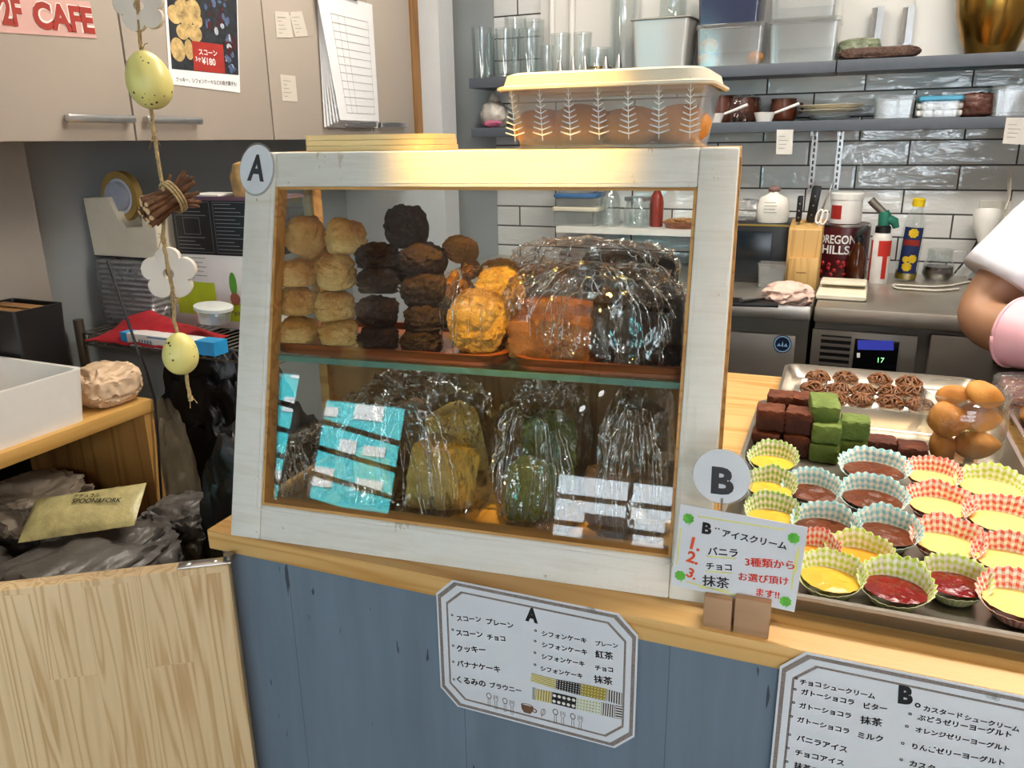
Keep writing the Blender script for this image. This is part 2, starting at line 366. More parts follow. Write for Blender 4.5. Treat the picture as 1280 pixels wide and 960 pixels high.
# ------------------------------------------------------------------ mesh builder
_ICO = {}
def ico(sub):
    if sub not in _ICO:
        b = bmesh.new(); bmesh.ops.create_icosphere(b, subdivisions=sub, radius=1)
        b.verts.ensure_lookup_table()
        _ICO[sub] = ([v.co.copy() for v in b.verts], [[v.index for v in f.verts] for f in b.faces]); b.free()
    return _ICO[sub]
WM = {}
class MB:
    def __init__(s): s.v = []; s.f = []; s.uv = {}
    def add(s, vs, fs, mat=None, uvs=None):
        o = len(s.v)
        s.v += [(mat @ Vector(p)) if mat is not None else Vector(p) for p in vs]
        for f in fs: s.f.append([i+o for i in f])
        if uvs:
            for i, u in enumerate(uvs): s.uv[o+i] = u
        return s
    def box(s, x0, x1, y0, y1, z0, z1, mat=None, bev=0):
        if bev > 0:
            b = bmesh.new(); bmesh.ops.create_cube(b, size=1)
            for v in b.verts: v.co = Vector((x0+(v.co.x+.5)*(x1-x0), y0+(v.co.y+.5)*(y1-y0), z0+(v.co.z+.5)*(z1-z0)))
            bmesh.ops.bevel(b, geom=b.edges[:], offset=bev, segments=2, affect='EDGES', profile=.5)
            b.verts.ensure_lookup_table(); b.verts.index_update()
            s.add([v.co.copy() for v in b.verts], [[v.index for v in f.verts] for f in b.faces], mat); b.free(); return s
        vs = [(x0, y0, z0), (x1, y0, z0), (x1, y1, z0), (x0, y1, z0), (x0, y0, z1), (x1, y0, z1), (x1, y1, z1), (x0, y1, z1)]
        return s.add(vs, [(3, 2, 1, 0), (4, 5, 6, 7), (0, 1, 5, 4), (1, 2, 6, 5), (2, 3, 7, 6), (3, 0, 4, 7)], mat)
    def prism(s, pts, z0, z1, mat=None):
        n = len(pts)
        vs = [(x, y, z0) for x, y in pts]+[(x, y, z1) for x, y in pts]
        return s.add(vs, [list(range(n))[::-1], list(range(n, 2*n))]+[[i, (i+1) % n, n+(i+1) % n, n+i] for i in range(n)], mat)
    def lathe(s, prof, n=32, mat=None, capb=True, capt=True, sx=1, sy=1):
        vs = []; fs = []
        for r, z in prof:
            for i in range(n): a = 2*PI*i/n; vs.append((r*sx*math.cos(a), r*sy*math.sin(a), z))
        for j in range(len(prof)-1):
            for i in range(n): fs.append((j*n+i, j*n+(i+1) % n, (j+1)*n+(i+1) % n, (j+1)*n+i))
        if capb: fs.append(list(range(n))[::-1])
        if capt: fs.append([(len(prof)-1)*n+i for i in range(n)])
        return s.add(vs, fs, mat)
    def tube(s, path, r, n=8, cap=True):
        path = [Vector(p) for p in path]; rs = r if isinstance(r, (list, tuple)) else [r]*len(path)
        vs = []; fs = []; prev = None
        for i, p in enumerate(path):
            t = (path[min(i+1, len(path)-1)]-path[max(i-1, 0)]).normalized()
            if prev is None:
                a = Vector((0, 0, 1)) if abs(t.z) < .9 else Vector((1, 0, 0)); prev = t.cross(a).normalized()
            else:
                prev = (prev-t*prev.dot(t)).normalized()
            b = t.cross(prev)
            for k in range(n):
                an = 2*PI*k/n; vs.append(p+(prev*math.cos(an)+b*math.sin(an))*rs[i])
        for j in range(len(path)-1):
            for k in range(n): fs.append((j*n+k, j*n+(k+1) % n, (j+1)*n+(k+1) % n, (j+1)*n+k))
        if cap: fs.append(list(range(n))[::-1]); fs.append([(len(path)-1)*n+k for k in range(n)])
        return s.add(vs, fs)
    def grid(s, nu, nv, fn, mat=None, wrap=False, uv=False):
        vs = []; fs = []; us = []
        for j in range(nv+1):
            for i in range(nu+(0 if wrap else 1)):
                vs.append(fn(i/nu, j/nv)); us.append((i/nu, j/nv))
        w = nu if wrap else nu+1
        for j in range(nv):
            for i in range(nu):
                i2 = (i+1) % w if wrap else i+1
                fs.append((j*w+i, j*w+i2, (j+1)*w+i2, (j+1)*w+i))
        return s.add(vs, fs, mat, us if uv else None)
    def blob(s, c, rad, amp=.1, freq=3, seed=0, sub=3, power=1.0, ridge=False, mat=None, flat=None):
        vs0, fs = ico(sub); vs = []
        off = Vector((seed*13.7, seed*7.1, seed*3.3))
        for p in vs0:
            q = p.copy()
            if power != 1: q = Vector([math.copysign(abs(x)**power, x) for x in q])
            nn = noise.fractal(p*freq+off, 1, 2, 4)
            if ridge: nn = .5-abs(nn)*1.6
            q = q*(1+amp*nn)
            w = Vector((q.x*rad[0], q.y*rad[1], q.z*rad[2]))
            if flat is not None and w.z < flat: w.z = flat+(w.z-flat)*.08
            vs.append(Vector(c)+w)
        return s.add(vs, fs, mat)
    def mesh(s, name, inv=None, smooth=40):
        me = bpy.data.meshes.new(name)
        vs = [inv @ v for v in s.v] if inv is not None else s.v
        me.from_pydata([tuple(v) for v in vs], [], s.f)
        if s.uv:
            l = me.uv_layers.new(name='UVMap')
            for lp in me.loops: l.data[lp.index].uv = s.uv.get(lp.vertex_index, (0, 0))
        me.validate(); me.update()
        if smooth:
            me.shade_smooth(); me.set_sharp_from_angle(angle=math.radians(smooth))
        return me
    def part(s, name, mat, parent, world=False, smooth=40, label=None, subsurf=0, wrapuv=False):
        inv = WM[parent.name].inverted() if world else None
        o = bpy.data.objects.new(name, s.mesh(name, inv, smooth)); COL.objects.link(o)
        o.data.materials.append(mat); o.parent = parent; WM[o.name] = WM[parent.name]
        if label: o['label'] = label
        if subsurf:
            md = o.modifiers.new('sub', 'SUBSURF'); md.levels = md.render_levels = subsurf
        return o
    def thing(s, name, mat, label, cat, loc=(0, 0, 0), rz=0, group=None, world=False, smooth=40, kind=None, rot=None):
        mt = Matrix.Translation(loc) @ (rot.to_4x4() if rot is not None else Matrix.Rotation(rz, 4, 'Z'))
        o = bpy.data.objects.new(name, s.mesh(name, mt.inverted() if world else None, smooth)); COL.objects.link(o)
        o.matrix_world = mt; WM[o.name] = mt; o.data.materials.append(mat)
        tag(o, label, cat, group, kind); return o
    def struct(s, name, mat, parent=None, smooth=40):
        o = bpy.data.objects.new(name, s.mesh(name, None, smooth)); COL.objects.link(o); o.data.materials.append(mat)
        WM[o.name] = Matrix.Identity(4)
        if parent: o.parent = parent
        else: o['kind'] = 'structure'
        return o
def tag(o, label, cat, group=None, kind=None):
    o['label'] = label; o['category'] = cat
    if group: o['group'] = group
    if kind: o['kind'] = kind
def T(name, label, cat, loc=(0, 0, 0), rz=0, group=None, rot=None):
    o = bpy.data.objects.new(name, None); COL.objects.link(o); o.empty_display_size = .02
    mt = Matrix.Translation(loc) @ (rot.to_4x4() if rot is not None else Matrix.Rotation(rz, 4, 'Z'))
    o.matrix_world = mt; WM[o.name] = mt; tag(o, label, cat, group); return o
def dup(root, mt, label=None, group=None):
    r = root.copy(); COL.objects.link(r); r.matrix_world = mt; WM[r.name] = mt
    if label: r['label'] = label
    if group: r['group'] = group
    for ch in list(root.children):
        c = ch.copy(); COL.objects.link(c); c.parent = r
        for g in ch.children:
            d = g.copy(); COL.objects.link(d); d.parent = c
    return r
def TR(loc, rz=0, s=1.0): return Matrix.Translation(loc) @ Matrix.Rotation(rz, 4, 'Z') @ Matrix.Scale(s, 4)
# ------------------------------------------------------------------ lettering
def text_mesh(body, bold=0.0, shear=0.0):
    cu = bpy.data.curves.new('t', 'FONT'); cu.body = body; cu.offset = bold; cu.shear = shear; cu.resolution_u = 3
    o = bpy.data.objects.new('t', cu); COL.objects.link(o)
    dg = bpy.context.evaluated_depsgraph_get(); me = bpy.data.meshes.new_from_object(o.evaluated_get(dg))
    vs = [v.co.copy() for v in me.vertices]; fs = [list(p.vertices) for p in me.polygons]
    bpy.data.objects.remove(o); bpy.data.curves.remove(cu); bpy.data.meshes.remove(me)
    return vs, fs
class Face:
    """a flat face of a sign: origin, right axis, up axis, normal towards the viewer"""
    def __init__(s, o, r, n): s.o = Vector(o); s.r = Vector(r).normalized(); s.n = Vector(n).normalized(); s.u = s.n.cross(s.r).normalized()
    def uv(s, x, y): d = at_pl(x, y, s.o, s.n)-s.o; return (d.dot(s.r), d.dot(s.u))
    def P(s, u, v, h=0): return s.o+s.r*u+s.u*v+s.n*h
    def write(s, mb, body, a, b, h=None, bold=.012, lift=.0006, uvpts=False, shear=0):
        """write body along the base line from a to b (photo pixels or face coordinates)"""
        if not uvpts: a = s.uv(*a); b = s.uv(*b)
        a = Vector(a); b = Vector(b); d = b-a; L = d.length; d.normalize(); e = Vector((-d.y, d.x))
        kanji = any('\u4e00' <= ch <= '\u9fff' for ch in body)
        vs, fs = text_mesh(body, 0 if kanji else bold, shear)
        if not vs: return
        x0 = min(v.x for v in vs); x1 = max(v.x for v in vs); k = L/(x1-x0)
        y0 = min(v.y for v in vs); y1 = max(v.y for v in vs)
        ky = k if h is None else h/(y1-y0)
        for ox, oy in (((0, 0), (bold*1.3, bold*.7), (-bold*.9, bold*.9)) if kanji else ((0, 0),)):
            mb.add([s.P(*(a+d*(v.x+ox-x0)*k+e*(v.y+oy-(y0 if h else 0))*ky), lift+ox*.001) for v in vs], fs)
    def poly(s, mb, pts, lift=.0004, thick=0):
        vs = [s.P(u, v, lift) for u, v in pts]
        if thick:
            n = len(vs); vb = [s.P(u, v, lift-thick) for u, v in pts]
            mb.add(vs+vb, [list(range(n)), list(range(2*n-1, n-1, -1))]+[[i, n+i, n+(i+1) % n, (i+1) % n] for i in range(n)])
        else: mb.add(vs, [list(range(len(vs)))])
    def line(s, mb, pts, w, lift=.0005, closed=False):
        n = len(pts); P = [Vector(p) for p in pts]
        for i in range(n if closed else n-1):
            a, b = P[i], P[(i+1) % n]; d = (b-a).normalized(); e = Vector((-d.y, d.x))*w/2; x = d*w*.3
            s.poly(mb, [a-x-e, b+x-e, b+x+e, a-x+e], lift)
    def ring(s, mb, outer, inner, lift=.0005):
        n = len(outer); vs = [s.P(*p, lift) for p in outer]+[s.P(*p, lift) for p in inner]
        mb.add(vs, [[i, (i+1) % n, n+(i+1) % n, n+i] for i in range(n)])
    def disc(s, mb, c, rx, ry=None, lift=.0005, n=20, inner=0):
        ry = ry or rx
        o = [(c[0]+rx*math.cos(2*PI*i/n), c[1]+ry*math.sin(2*PI*i/n)) for i in range(n)]
        if inner: s.ring(mb, o, [(c[0]+(x-c[0])*inner, c[1]+(y-c[1])*inner) for x, y in o], lift)
        else: s.poly(mb, o, lift)

# ================================================================== ROOM
m = MB(); m.box(XLF-.2, XR+.2, YW-.2, YB+.2, -.1, 0); m.struct('floor', M['floor'])
m = MB(); m.box(XLF-.2, XR+.2, YW-.2, YB+.2, ZC, ZC+.12); m.struct('ceiling', M['ceil'])
tile_x0 = at_y(619, 100, YB).x
_j = at_y(953, 191, YB); _rz = at_y(1100, 206.5, YB).z
m = MB(); m.box(tile_x0-.001, XR+.1, YB, YB+.12, 0, ZC)
o = m.struct('wall_back', M['tile'])
# shift the tile pattern so that its joints fall on the measured ones (origin of the object = a joint)
orig = Vector((_j.x-.302*10, 0, _rz-.0765*14))
o.data.transform(Matrix.Translation(-orig)); o.location = orig
m = MB(); m.box(XL-.1, tile_x0, YB, YB+.12, 0, ZC); m.struct('wall_corner', M['wall'])
m = MB(); m.box(XL-.12, XL, .2, YB+.12, 0, ZC); m.struct('wall_left', M['wall'])
m = MB(); m.box(XLF, XL, .2, .32, 0, ZC); m.struct('wall_partition', M['wall'])
m = MB(); m.box(XLF-.12, XLF, YW, .32, 0, ZC); m.struct('wall_hall', M['white_wall'])
m = MB(); m.box(XR, XR+.12, YW, YB+.12, 0, ZC); m.struct('wall_right', M['white_wall'])
# front wall with window openings
m = MB(); xs = [XLF]
for x0, x1, z0, z1 in WINS:
    m.box(xs[-1], x0, YW-.12, YW, 0, ZC); m.box(x0, x1, YW-.12, YW, 0, z0); m.box(x0, x1, YW-.12, YW, z1, ZC); xs.append(x1)
m.box(xs[-1], XR, YW-.12, YW, 0, ZC); m.struct('wall_front', plain('hall_wall', '#8E8C88', .8, var=.05))
M['frame_dark'] = plain('window_frame_dark', '#2A2C30', .4)
M['frame_white'] = plain('window_frame_grey', '#B8BCC2', .4)
for i, (x0, x1, z0, z1) in enumerate(WINS):
    m = MB(); t = .035
    m.box(x0, x0+t, YW-.1, YW-.03, z0, z1); m.box(x1-t, x1, YW-.1, YW-.03, z0, z1)
    m.box(x0+t, x1-t, YW-.1, YW-.03, z0, z0+t); m.box(x0+t, x1-t, YW-.1, YW-.03, z1-t, z1)
    if i >= 2:
        k = 2 if i == 2 else 4
        for j in range(1, k): m.box(x0+(x1-x0)*j/k-.02, x0+(x1-x0)*j/k+.02, YW-.1, YW-.03, z0+t, z1-t)
    wo = m.struct('window_%d' % (i+1), M['frame_white'] if i >= 2 else M['frame_dark'])
    b = MB(); nb = max(2, int((z1-z0)/.2))
    for j in range(1, nb): 
        zz = z0+(z1-z0)*j/nb
        if i < 2:
            s_ = -.16; dz = s_*(x1-x0-2*t); b.add([(x, y, z) for x, z in ((x0+t, zz-.022), (x1-t, zz-.022+dz), (x1-t, zz+.022+dz), (x0+t, zz+.022)) for y in (YW-.075, YW-.045)],
                  [(0, 2, 4, 6), (7, 5, 3, 1), (0, 1, 3, 2), (2, 3, 5, 4), (4, 5, 7, 6), (6, 7, 1, 0)])
        else: b.box(x0+t, x1-t, YW-.075, YW-.045, zz-.02, zz+.02)
    b.part('glazing_bar', M['frame_dark'] if i < 2 else M['frame_white'], wo)
# street outside
m = MB(); m.box(-14, 14, -16, YW-.3, -.25, -.15); m.struct('ground_street', plain('asphalt', '#77787A', .9))
def street_building(x0, x1, h, mat, name, label):
    r = T(name, label, 'building', ((x0+x1)/2, -11.5, -.15))
    m = MB(); m.box(x0, x1, -13, -11.5, -.15, h); m.part('facade', mat, r, True)
    for iz in range(int(h/1.6)):
        for ix in range(int((x1-x0)/1.3)):
            xx = x0+.3+ix*1.3; zz = .6+iz*1.6
            m = MB(); m.box(xx, xx+.8, -11.5, -11.47, zz, zz+.9); m.part('window', M['frame_dark'], r, True)
street_building(-12, -2.9, 4, plain('facade_pale', '#C6CCD2', .8), 'street_building', 'pale building across the street behind the turquoise sign')
street_building(-2.6, 3.2, 5.2, plain('facade_grey', '#E2E6EA', .8), 'street_building', 'grey building across the street opposite the shop window')
street_building(3.5, 9, 4.2, plain('facade_white', '#DADDE0', .8), 'street_building', 'white building across the street at the far end')
sgn = T('shop_sign', 'turquoise sign board with white lettering outside the shop window', 'sign', (-5.2, -8.0, -.15))
m = MB(); m.box(-8.2, -3.2, -8.05, -8.0, .2, 3.0); m.part('board', plain('turquoise_board', '#2FB9BE', .5), sgn, True)
m = MB()
for px_ in (-7.6, -3.8): m.box(px_-.04, px_+.04, -8.12, -8.05, -.15, 3.0)
m.part('post', M['frame_dark'], sgn, True)
m = MB()
for zz in (.35, .8, 1.25, 1.7, 2.15, 2.6):
    x = -8
    while x < -3.5:
        w = random.uniform(.12, .4); m.box(x, x+w, -8.0, -7.985, zz, zz+random.uniform(.12, .26)); x += w+random.uniform(.06, .35)
m.part('panel', M['white'], sgn, True)

# ------------------------------------------------------------------ left wall pillar, column, trims
m = MB(); a = at_x(48, 280, XL+.06); m.box(XL, XL+.06, .33, a.y, 0, ZC); m.struct('wall_pillar', M['wallwarm'])
cab_x = -1.5
zc0 = CZ+.013
pts = [at_x(x, 100, cab_x).y for x in (160, 336, 463, 516)]
yA0, yA1, yB0, yB1, yB2 = pts[0]-(pts[1]-pts[0]), pts[0], pts[1], pts[2], pts[2]+.0
end_y = at_x(515, 80, cab_x).y
def wall_cabinet(y0, ym, y1, label, hz=.72):
    r = T('wall_cabinet', label, 'cabinet', (XL, (y0+y1)/2, zc0))
    m = MB(); m.box(XL+.002, cab_x-.02, y0+.001, y1-.001, zc0+.004, zc0+hz); m.part('body', M['cabside'], r, True)
    for (a, b, hside) in ((y0, ym, 1), (ym, y1, -1)):
        m = MB(); m.box(cab_x-.019, cab_x, a+.0025, b-.0025, zc0, zc0+hz, bev=.0012); d = m.part('door', M['cab'], r, True)
        ln = .165 if (y1-y0) > .6 else .13
        hy0, hy1 = ((b-.012-ln, b-.012) if hside == 1 else (a+.02, a+.02+ln))
        m = MB(); m.box(cab_x+.012, cab_x+.022, hy0, hy1, zc0+.036, zc0+.052, bev=.003)
        m.box(cab_x, cab_x+.014, hy0+.006, hy0+.014, zc0+.038, zc0+.05); m.box(cab_x, cab_x+.014, hy1-.014, hy1-.006, zc0+.038, zc0+.05)
        m.part('handle', M['chrome'], d, True)
wall_cabinet(yA0, yA1, yB0, 'beige wall cabinet with the red cafe banner on its left door')
wall_cabinet(yB0, yB1, end_y, 'beige wall cabinet with hanging paper sheets, next to the wooden strip')
p0, p1 = at_y(525, 80, 2.62), at_y(557, 80, 2.62)
m = MB(); m.box(XL, cab_x+.004, end_y+.002, end_y+.05, zc0-.02, ZC); m.struct('trim_1', M['strip'])
m = MB(); m.box(XL, at_y(558, 80, end_y+.1).x, end_y+.052, end_y+.16, 0, ZC); m.struct('trim_2', plain('pale_column', '#C9CDD0', .7, var=.03))
# white boarded wall above the top shelf
zsh = at_y(1000, 78, YB-.2).z
m = MB(); xw = at_y(676, 40, YB-.03).x
m.box(xw, at_y(1050, 40, YB-.03).x, YB-.03, YB, zsh-.02, ZC); m.box(at_y(1140, 40, YB).x, XR, YB-.03, YB, zsh-.02, ZC)
m.box(at_y(1050, 40, YB-.03).x, at_y(1140, 40, YB).x, YB-.012, YB, zsh-.02, ZC)
m.struct('wall_boarding', M['white_wall'])
m = MB()
for x in (690, 715): p = at_y(x, 30, YB-.04); m.tube([(p.x, p.y, zsh), (p.x, p.y, ZC-.05)], .011, 10)
m.thing('wall_pipe', M['white'], 'white vertical pipes on the wall above the drinking glasses', 'pipe', (at_y(700, 30, YB-.04).x, YB-.04, zsh), world=True)
for i, x in enumerate((1098, 1136)):
    p = at_y(x, 30, YB-.035); m = MB(); m.box(p.x-.012, p.x+.012, YB-.045, YB-.0305, p.z-.06, p.z+.05)
    m2 = MB(); m2.tube([(p.x-.014, YB-.05, p.z-.055), (p.x-.014, YB-.05, p.z+.045)], .007, 8)
    r = m.thing('hinge', M['chrome'], ('left', 'right')[i]+' of the two metal hinges on the white boarding above the shelf', 'hinge', (p.x, YB-.03, p.z), world=True)
    m2.part('pin', M['chrome'], r, True)
# ================================================================== COUNTER
CR = 0.03414
CO = Vector((-.754, .704, .8175))
cx_, cy_ = Vector((math.cos(CR), math.sin(CR), 0)), Vector((-math.sin(CR), math.cos(CR), 0))
counter = T('counter', 'blue fronted pine topped sales counter carrying the glazed display case', 'counter', CO, CR)
m = MB(); m.box(0, 2.4, 0, .975, -.0275, 0, bev=.0015); m.part('counter_top', M['pine'], counter)
px0 = (at_pl(288, 760, CO+cy_*.003, cy_)-CO).dot(cx_)
m = MB(); m.box(px0, 2.38, .003, .021, -.8, -.0276); m.part('front_panel', M['blue'], counter)
m = MB(); m.box(.012, px0-.001, .02, .07, -.81, -.0276); m.part('side_post', plain('dark_blue_post', '#39434F', .5), counter)
m = MB(); m.box(.03, .05, .075, .95, -.81, -.0276); m.part('side_panel', plain('dark_blue_side', '#39434F', .5), counter)
# swing gate
g0, g1 = at_z(285, 707, CZ-.512), at_z(0, 738.5, CZ-.512)
gd = (g1-g0); gd.z = 0; gd.normalize(); gn = Vector((gd.y, -gd.x, 0))
if gn.y < 0: gn = -gn
grot = Matrix((-gd, gn, Vector((0, 0, 1)))).transposed()
gate = T('swing_gate', 'half open pine swing gate hinged at the left end of the blue counter', 'gate', (g0.x, g0.y, .1), rot=grot)
m = MB(); m.box(-.62, 0, 0, .024, 0, CZ-.512-.1, bev=.001); m.part('gate_panel', M['gate'], gate)
h = CZ-.512-.1
m = MB(); m.box(-.062, .004, .003, .021, h, h+.0022, bev=.0008); hp = m.part('hinge_plate', M['chrome'], gate)
for xx in (-.05, -.018):
    m = MB(); m.lathe([(.0042, 0), (.0042, .0008), (.0022, .0018)], 14, Matrix.Translation((xx, .012, h+.0022))); m.part('screw', M['chrome'], hp)
m = MB(); m.lathe([(.007, 0), (.007, .006)], 14, Matrix.Translation((.0, .016, h+.0022))); m.part('hinge_pin', M['darksteel'], hp)

# ================================================================== DISPLAY CASE
KR = 0.11982; SL = math.radians(14.7)
KO = Vector((-.713, .7024, .8177))
kx, ky = Vector((math.cos(KR), math.sin(KR), 0)), Vector((-math.sin(KR), math.cos(KR), 0))
KM = Matrix.Translation(KO) @ Matrix.Rotation(KR, 4, 'Z')
def kP(x, y, z): return KM @ Vector((x, y, z))
def kY(px, py, yl):   # photo pixel on the case-local plane y = yl -> case-local point
    return KM.inverted() @ at_pl(px, py, KO+ky*yl, ky)
def kZ(px, py, zl): return KM.inverted() @ at_z(px, py, KO.z+zl)
kn = -ky*math.cos(SL)+Vector((0, 0, 1))*math.sin(SL)     # outward normal of the slanted front
ku = ky*math.sin(SL)+Vector((0, 0, 1))*math.cos(SL)
case = T('display_case', 'whitewashed wooden display case with slanted glass front on the counter', 'display case', KO, KR)
FRM = Matrix((kx, -kn, ku)).transposed().to_4x4(); FRM.translation = KO    # x right, y inward, z up the slope
FRL = Matrix(((1, 0, 0), (0, 1, 0), (0, math.sin(SL), math.cos(SL)))).transposed().to_4x4()   # sheared: thickness runs level
FRM = KM @ FRL
W, H, DP = .60, .489, .275
def rail(name, x0, x1, z0, z1):
    m = MB(); m.box(x0, x1, 0, .024, z0, z1, FRL, bev=.0022); return m.part(name, M['paint'], case)
rail('front_stile', 0, .0435, 0, H); rail('front_stile', .5595, W, 0, H)
rail('front_rail', .0437, .5593, 0, .0445); rail('front_rail', .0437, .5593, .4465, H)
m = MB(); t = .0035
m.box(.0437, .0437+t, .0015, .0225, .0445, .4465, FRL); m.box(.5593-t, .5593, .004, .0225, .0445, .4465, FRL)
m.box(.0437+t, .5593-t, .0015, .0225, .0445, .0445+t, FRL); m.box(.0437+t, .5593-t, .004, .0225, .4465-t, .4465, FRL)
m.part('inner_bead', M['rawwood'], case)
# a fine moulding groove around the glass (lighter ridge)
m = MB()
for (x0, x1, z0, z1) in ((.037, .0385, .038, .453), (.5645, .566, .038, .453), (.037, .566, .038, .0395), (.037, .566, .4515, .453)):
    m.box(x0, x1, -.0007, .001, z0, z1, FRL)
m.part('moulding', M['paint'], case)
m = MB(); m.box(.046, .557, .013, .016, .047, .4445, FRL); m.part('glass_pane', M['clear'], case)
st = math.tan(SL)
m = MB(); m.box(.0, W, .026, DP, 0, .012); m.part('base_board', M['shelfwood'], case)
m = MB(); zt = H*math.cos(SL)
m.box(.001, W-.001, zt*st+.024, DP, zt-.012, zt, bev=.001); m.part('top_board', M['shelfwood'], case)
for x0 in (0.0, W-.014):
    m = MB(); m.box(x0, x0+.014, DP-.024, DP, .0122, zt-.0122)
    pp = [(.026+.012*st, .012), (.048+.012*st, .012), (.048+(zt-.013)*st, zt-.013), (.026+(zt-.013)*st, zt-.013)]
    vs = [(x0, y, z) for y, z in pp]+[(x0+.014, y, z) for y, z in pp]
    m.add(vs, [(0, 1, 2, 3), (7, 6, 5, 4), (0, 4, 5, 1), (1, 5, 6, 2), (2, 6, 7, 3), (3, 7, 4, 0)])
    m.part('side_frame', M['rawwood'], case)
    m = MB(); vs = [(x0+.006, y, z) for y, z in ((.049, .013), (DP-.025, .013), (DP-.025, zt-.013), (.049+zt*st, zt-.013))]
    vs += [(x+.003, y, z) for x, y, z in vs]
    m.add(vs, [(0, 1, 2, 3), (7, 6, 5, 4), (0, 4, 5, 1), (1, 5, 6, 2), (2, 6, 7, 3), (3, 7, 4, 0)])
    m.part('side_glass', M['clear'], case, smooth=0)
ZS = .2245
m = MB(); m.box(.0145, W-.0145, DP-.012, DP-.002, .0122, ZS-.012); m.part('added_back_board', M['strip'], case)  # unseen dark board, added to keep the lower interior dark
m = MB(); m.box(.015, .585, ZS*st+.0195, DP-.03, ZS-.0075, ZS); gs = m.part('glass_shelf', M['shelfglass'], case, smooth=0)
m = MB(); m.box(.015, .585, ZS*st+.0175, ZS*st+.0195, ZS-.0075, ZS); m.part('polished_edge', M['glassedge'], gs, smooth=0)
for xx in (.015, .577):
    for yy in (.12, .21):
        m = MB(); m.box(xx, xx+.008, yy, yy+.012, ZS-.014, ZS-.0076); m.part('shelf_peg', M['chrome'], case)

# round label A on the top left corner
def oval(n, rx, ry): return [(rx*math.cos(2*PI*i/n), ry*math.sin(2*PI*i/n)) for i in range(n)]
fA = Face(at_pl(321, 212, KO+kn*.0015, kn), kx, kn)
r = T('round_label', 'round laminated label reading A on the top left corner of the display case', 'label', fA.P(0, 0, -.001))
s1 = px2m(fA.o, 1)
m = MB(); fA.poly(m, oval(40, 26*s1, 33*s1), .0004, .0008); m.part('laminate', M['clearbox'], r, True)
m = MB(); fA.poly(m, oval(40, 23.7*s1, 30.5*s1), .0010, .0005); m.part('paper_disc', M['lam'], r, True)
m = MB(); fA.write(m, 'A', (309.5, 226), (330.5, 227.5), h=33*s1, bold=.035, lift=.0014); m.part('lettering', M['inkdark'], r, True)

# ---------------------------------------------------------------- goods in the case
def serving_board(x0, x1, y0, y1, z, label, rad=.035):
    pts = []
    for cx, cy, a0 in ((x1-rad, y1-rad, 0), (x0+rad, y1-rad, 90), (x0+rad, y0+rad, 180), (x1-rad, y0+rad, 270)):
        for k in range(7): a = math.radians(a0+15*k); pts.append((cx+rad*math.cos(a), cy+rad*math.sin(a)))
    c = ((x0+x1)/2, (y0+y1)/2)
    r = T('wooden_tray', label, 'tray', kP(c[0], c[1], z), KR, 'wooden trays on the glass shelf')
    q = [(x-c[0], y-c[1]) for x, y in pts]
    m = MB(); m.prism(q, 0, .004); m.part('tray_base', M['walnut'], r)
    m = MB(); n = len(q); ins = [(x*(1-.006/abs(Vector((x, y)).length)), y*(1-.006/Vector((x, y)).length)) for x, y in q]
    vs = [(x*1.03, y*1.03, .013) for x, y in q]+[(x, y, .0041) for x, y in q]+[(x, y, .013) for x, y in ins]+[(x*.97, y*.97, .0041) for x, y in ins]
    for i in range(n):
        j = (i+1) % n; m.f += [[n+i, n+j, j, i], [i, j, 2*n+j, 2*n+i], [2*n+i, 2*n+j, 3*n+j, 3*n+i]]
    m.v = [Vector(v) for v in vs]; m.part('tray_rim', M['walnut'], r)
    return z+.0042
bz = serving_board(.026, .343, ZS*st+.029, .238, ZS+.0002, 'reddish wooden tray with rounded corner under the scones')
serving_board(.354, .574, ZS*st+.029, .238, ZS+.0002, 'reddish wooden tray under the film wrapped cakes')

def scone_mesh(seed, split=True, rough=.05):
    m = MB(); rnd = random.Random(seed)
    off = Vector((seed*3.1, seed*1.7, seed*5.3)); nu, nv = 64, 34
    ph = rnd.uniform(0, 6.28)
    def fn(u, v):
        a = 2*PI*u
        if v < .45: rr = .84+.14*math.sin(v/.45*PI/2)
        else: rr = .98*max(0, 1-((v-.45)/.55)**2.6)**.5
        z = v
        if split:
            wv = .50+.07*math.sin(a+ph)+.04*math.sin(3*a+ph*2)
            rr *= 1-.11*math.exp(-((v-wv)/.045)**2)*(.6+.4*math.sin(2*a+ph))
        if v < .08: rr *= .84+.16*(v/.08)**.5
        p = Vector((math.cos(a)*max(rr, .2), math.sin(a)*max(rr, .2), v*1.4))
        crack = .5-abs(noise.fractal(p*1.6+off, 1, 2, 3))*2
        fine = noise.fractal(p*5+off, .9, 2.1, 4)
        g = 1+noise.noise(p*.9+off)*.10+rough*(1.1*fine)-.9*rough*max(0, crack)*(.3+v)
        rr *= g
        zz = v*(1+.0)+noise.noise(p*1.3+off)*.13*v-rough*.9*max(0, crack-.1)*v+rough*.5*fine*v
        return (rr*math.cos(a), rr*math.sin(a), zz-.5)
    m.grid(nu, nv, fn, wrap=True)
    m.f.append(list(range(nu))[::-1])
    return m
def place_round(kind, px, py, w, h, yl, tilt=(0, 0, 0), name='scone', mat=None, label='', cat='scone', group=None, rough=.085, split=True, sub=False):
    p = kY(px, py, yl); k = px2m(kP(*p), 1); p.z = max(p.z, bz+h*k*.47); W_ = kP(*p)
    a = MB(); sm = scone_mesh(kind, split, rough); a.v = [Vector((v.x*w*k*.49, v.y*w*k*.49, v.z*h*k*.90)) for v in sm.v]; a.f = sm.f
    rot = Matrix.Rotation(KR+tilt[2], 3, 'Z') @ Matrix.Rotation(tilt[0], 3, 'X') @ Matrix.Rotation(tilt[1], 3, 'Y')
    return a.thing(name, mat, label, cat, W_, rot=rot, group=group, smooth=60)
gS = 'plain scones piled in the display case'
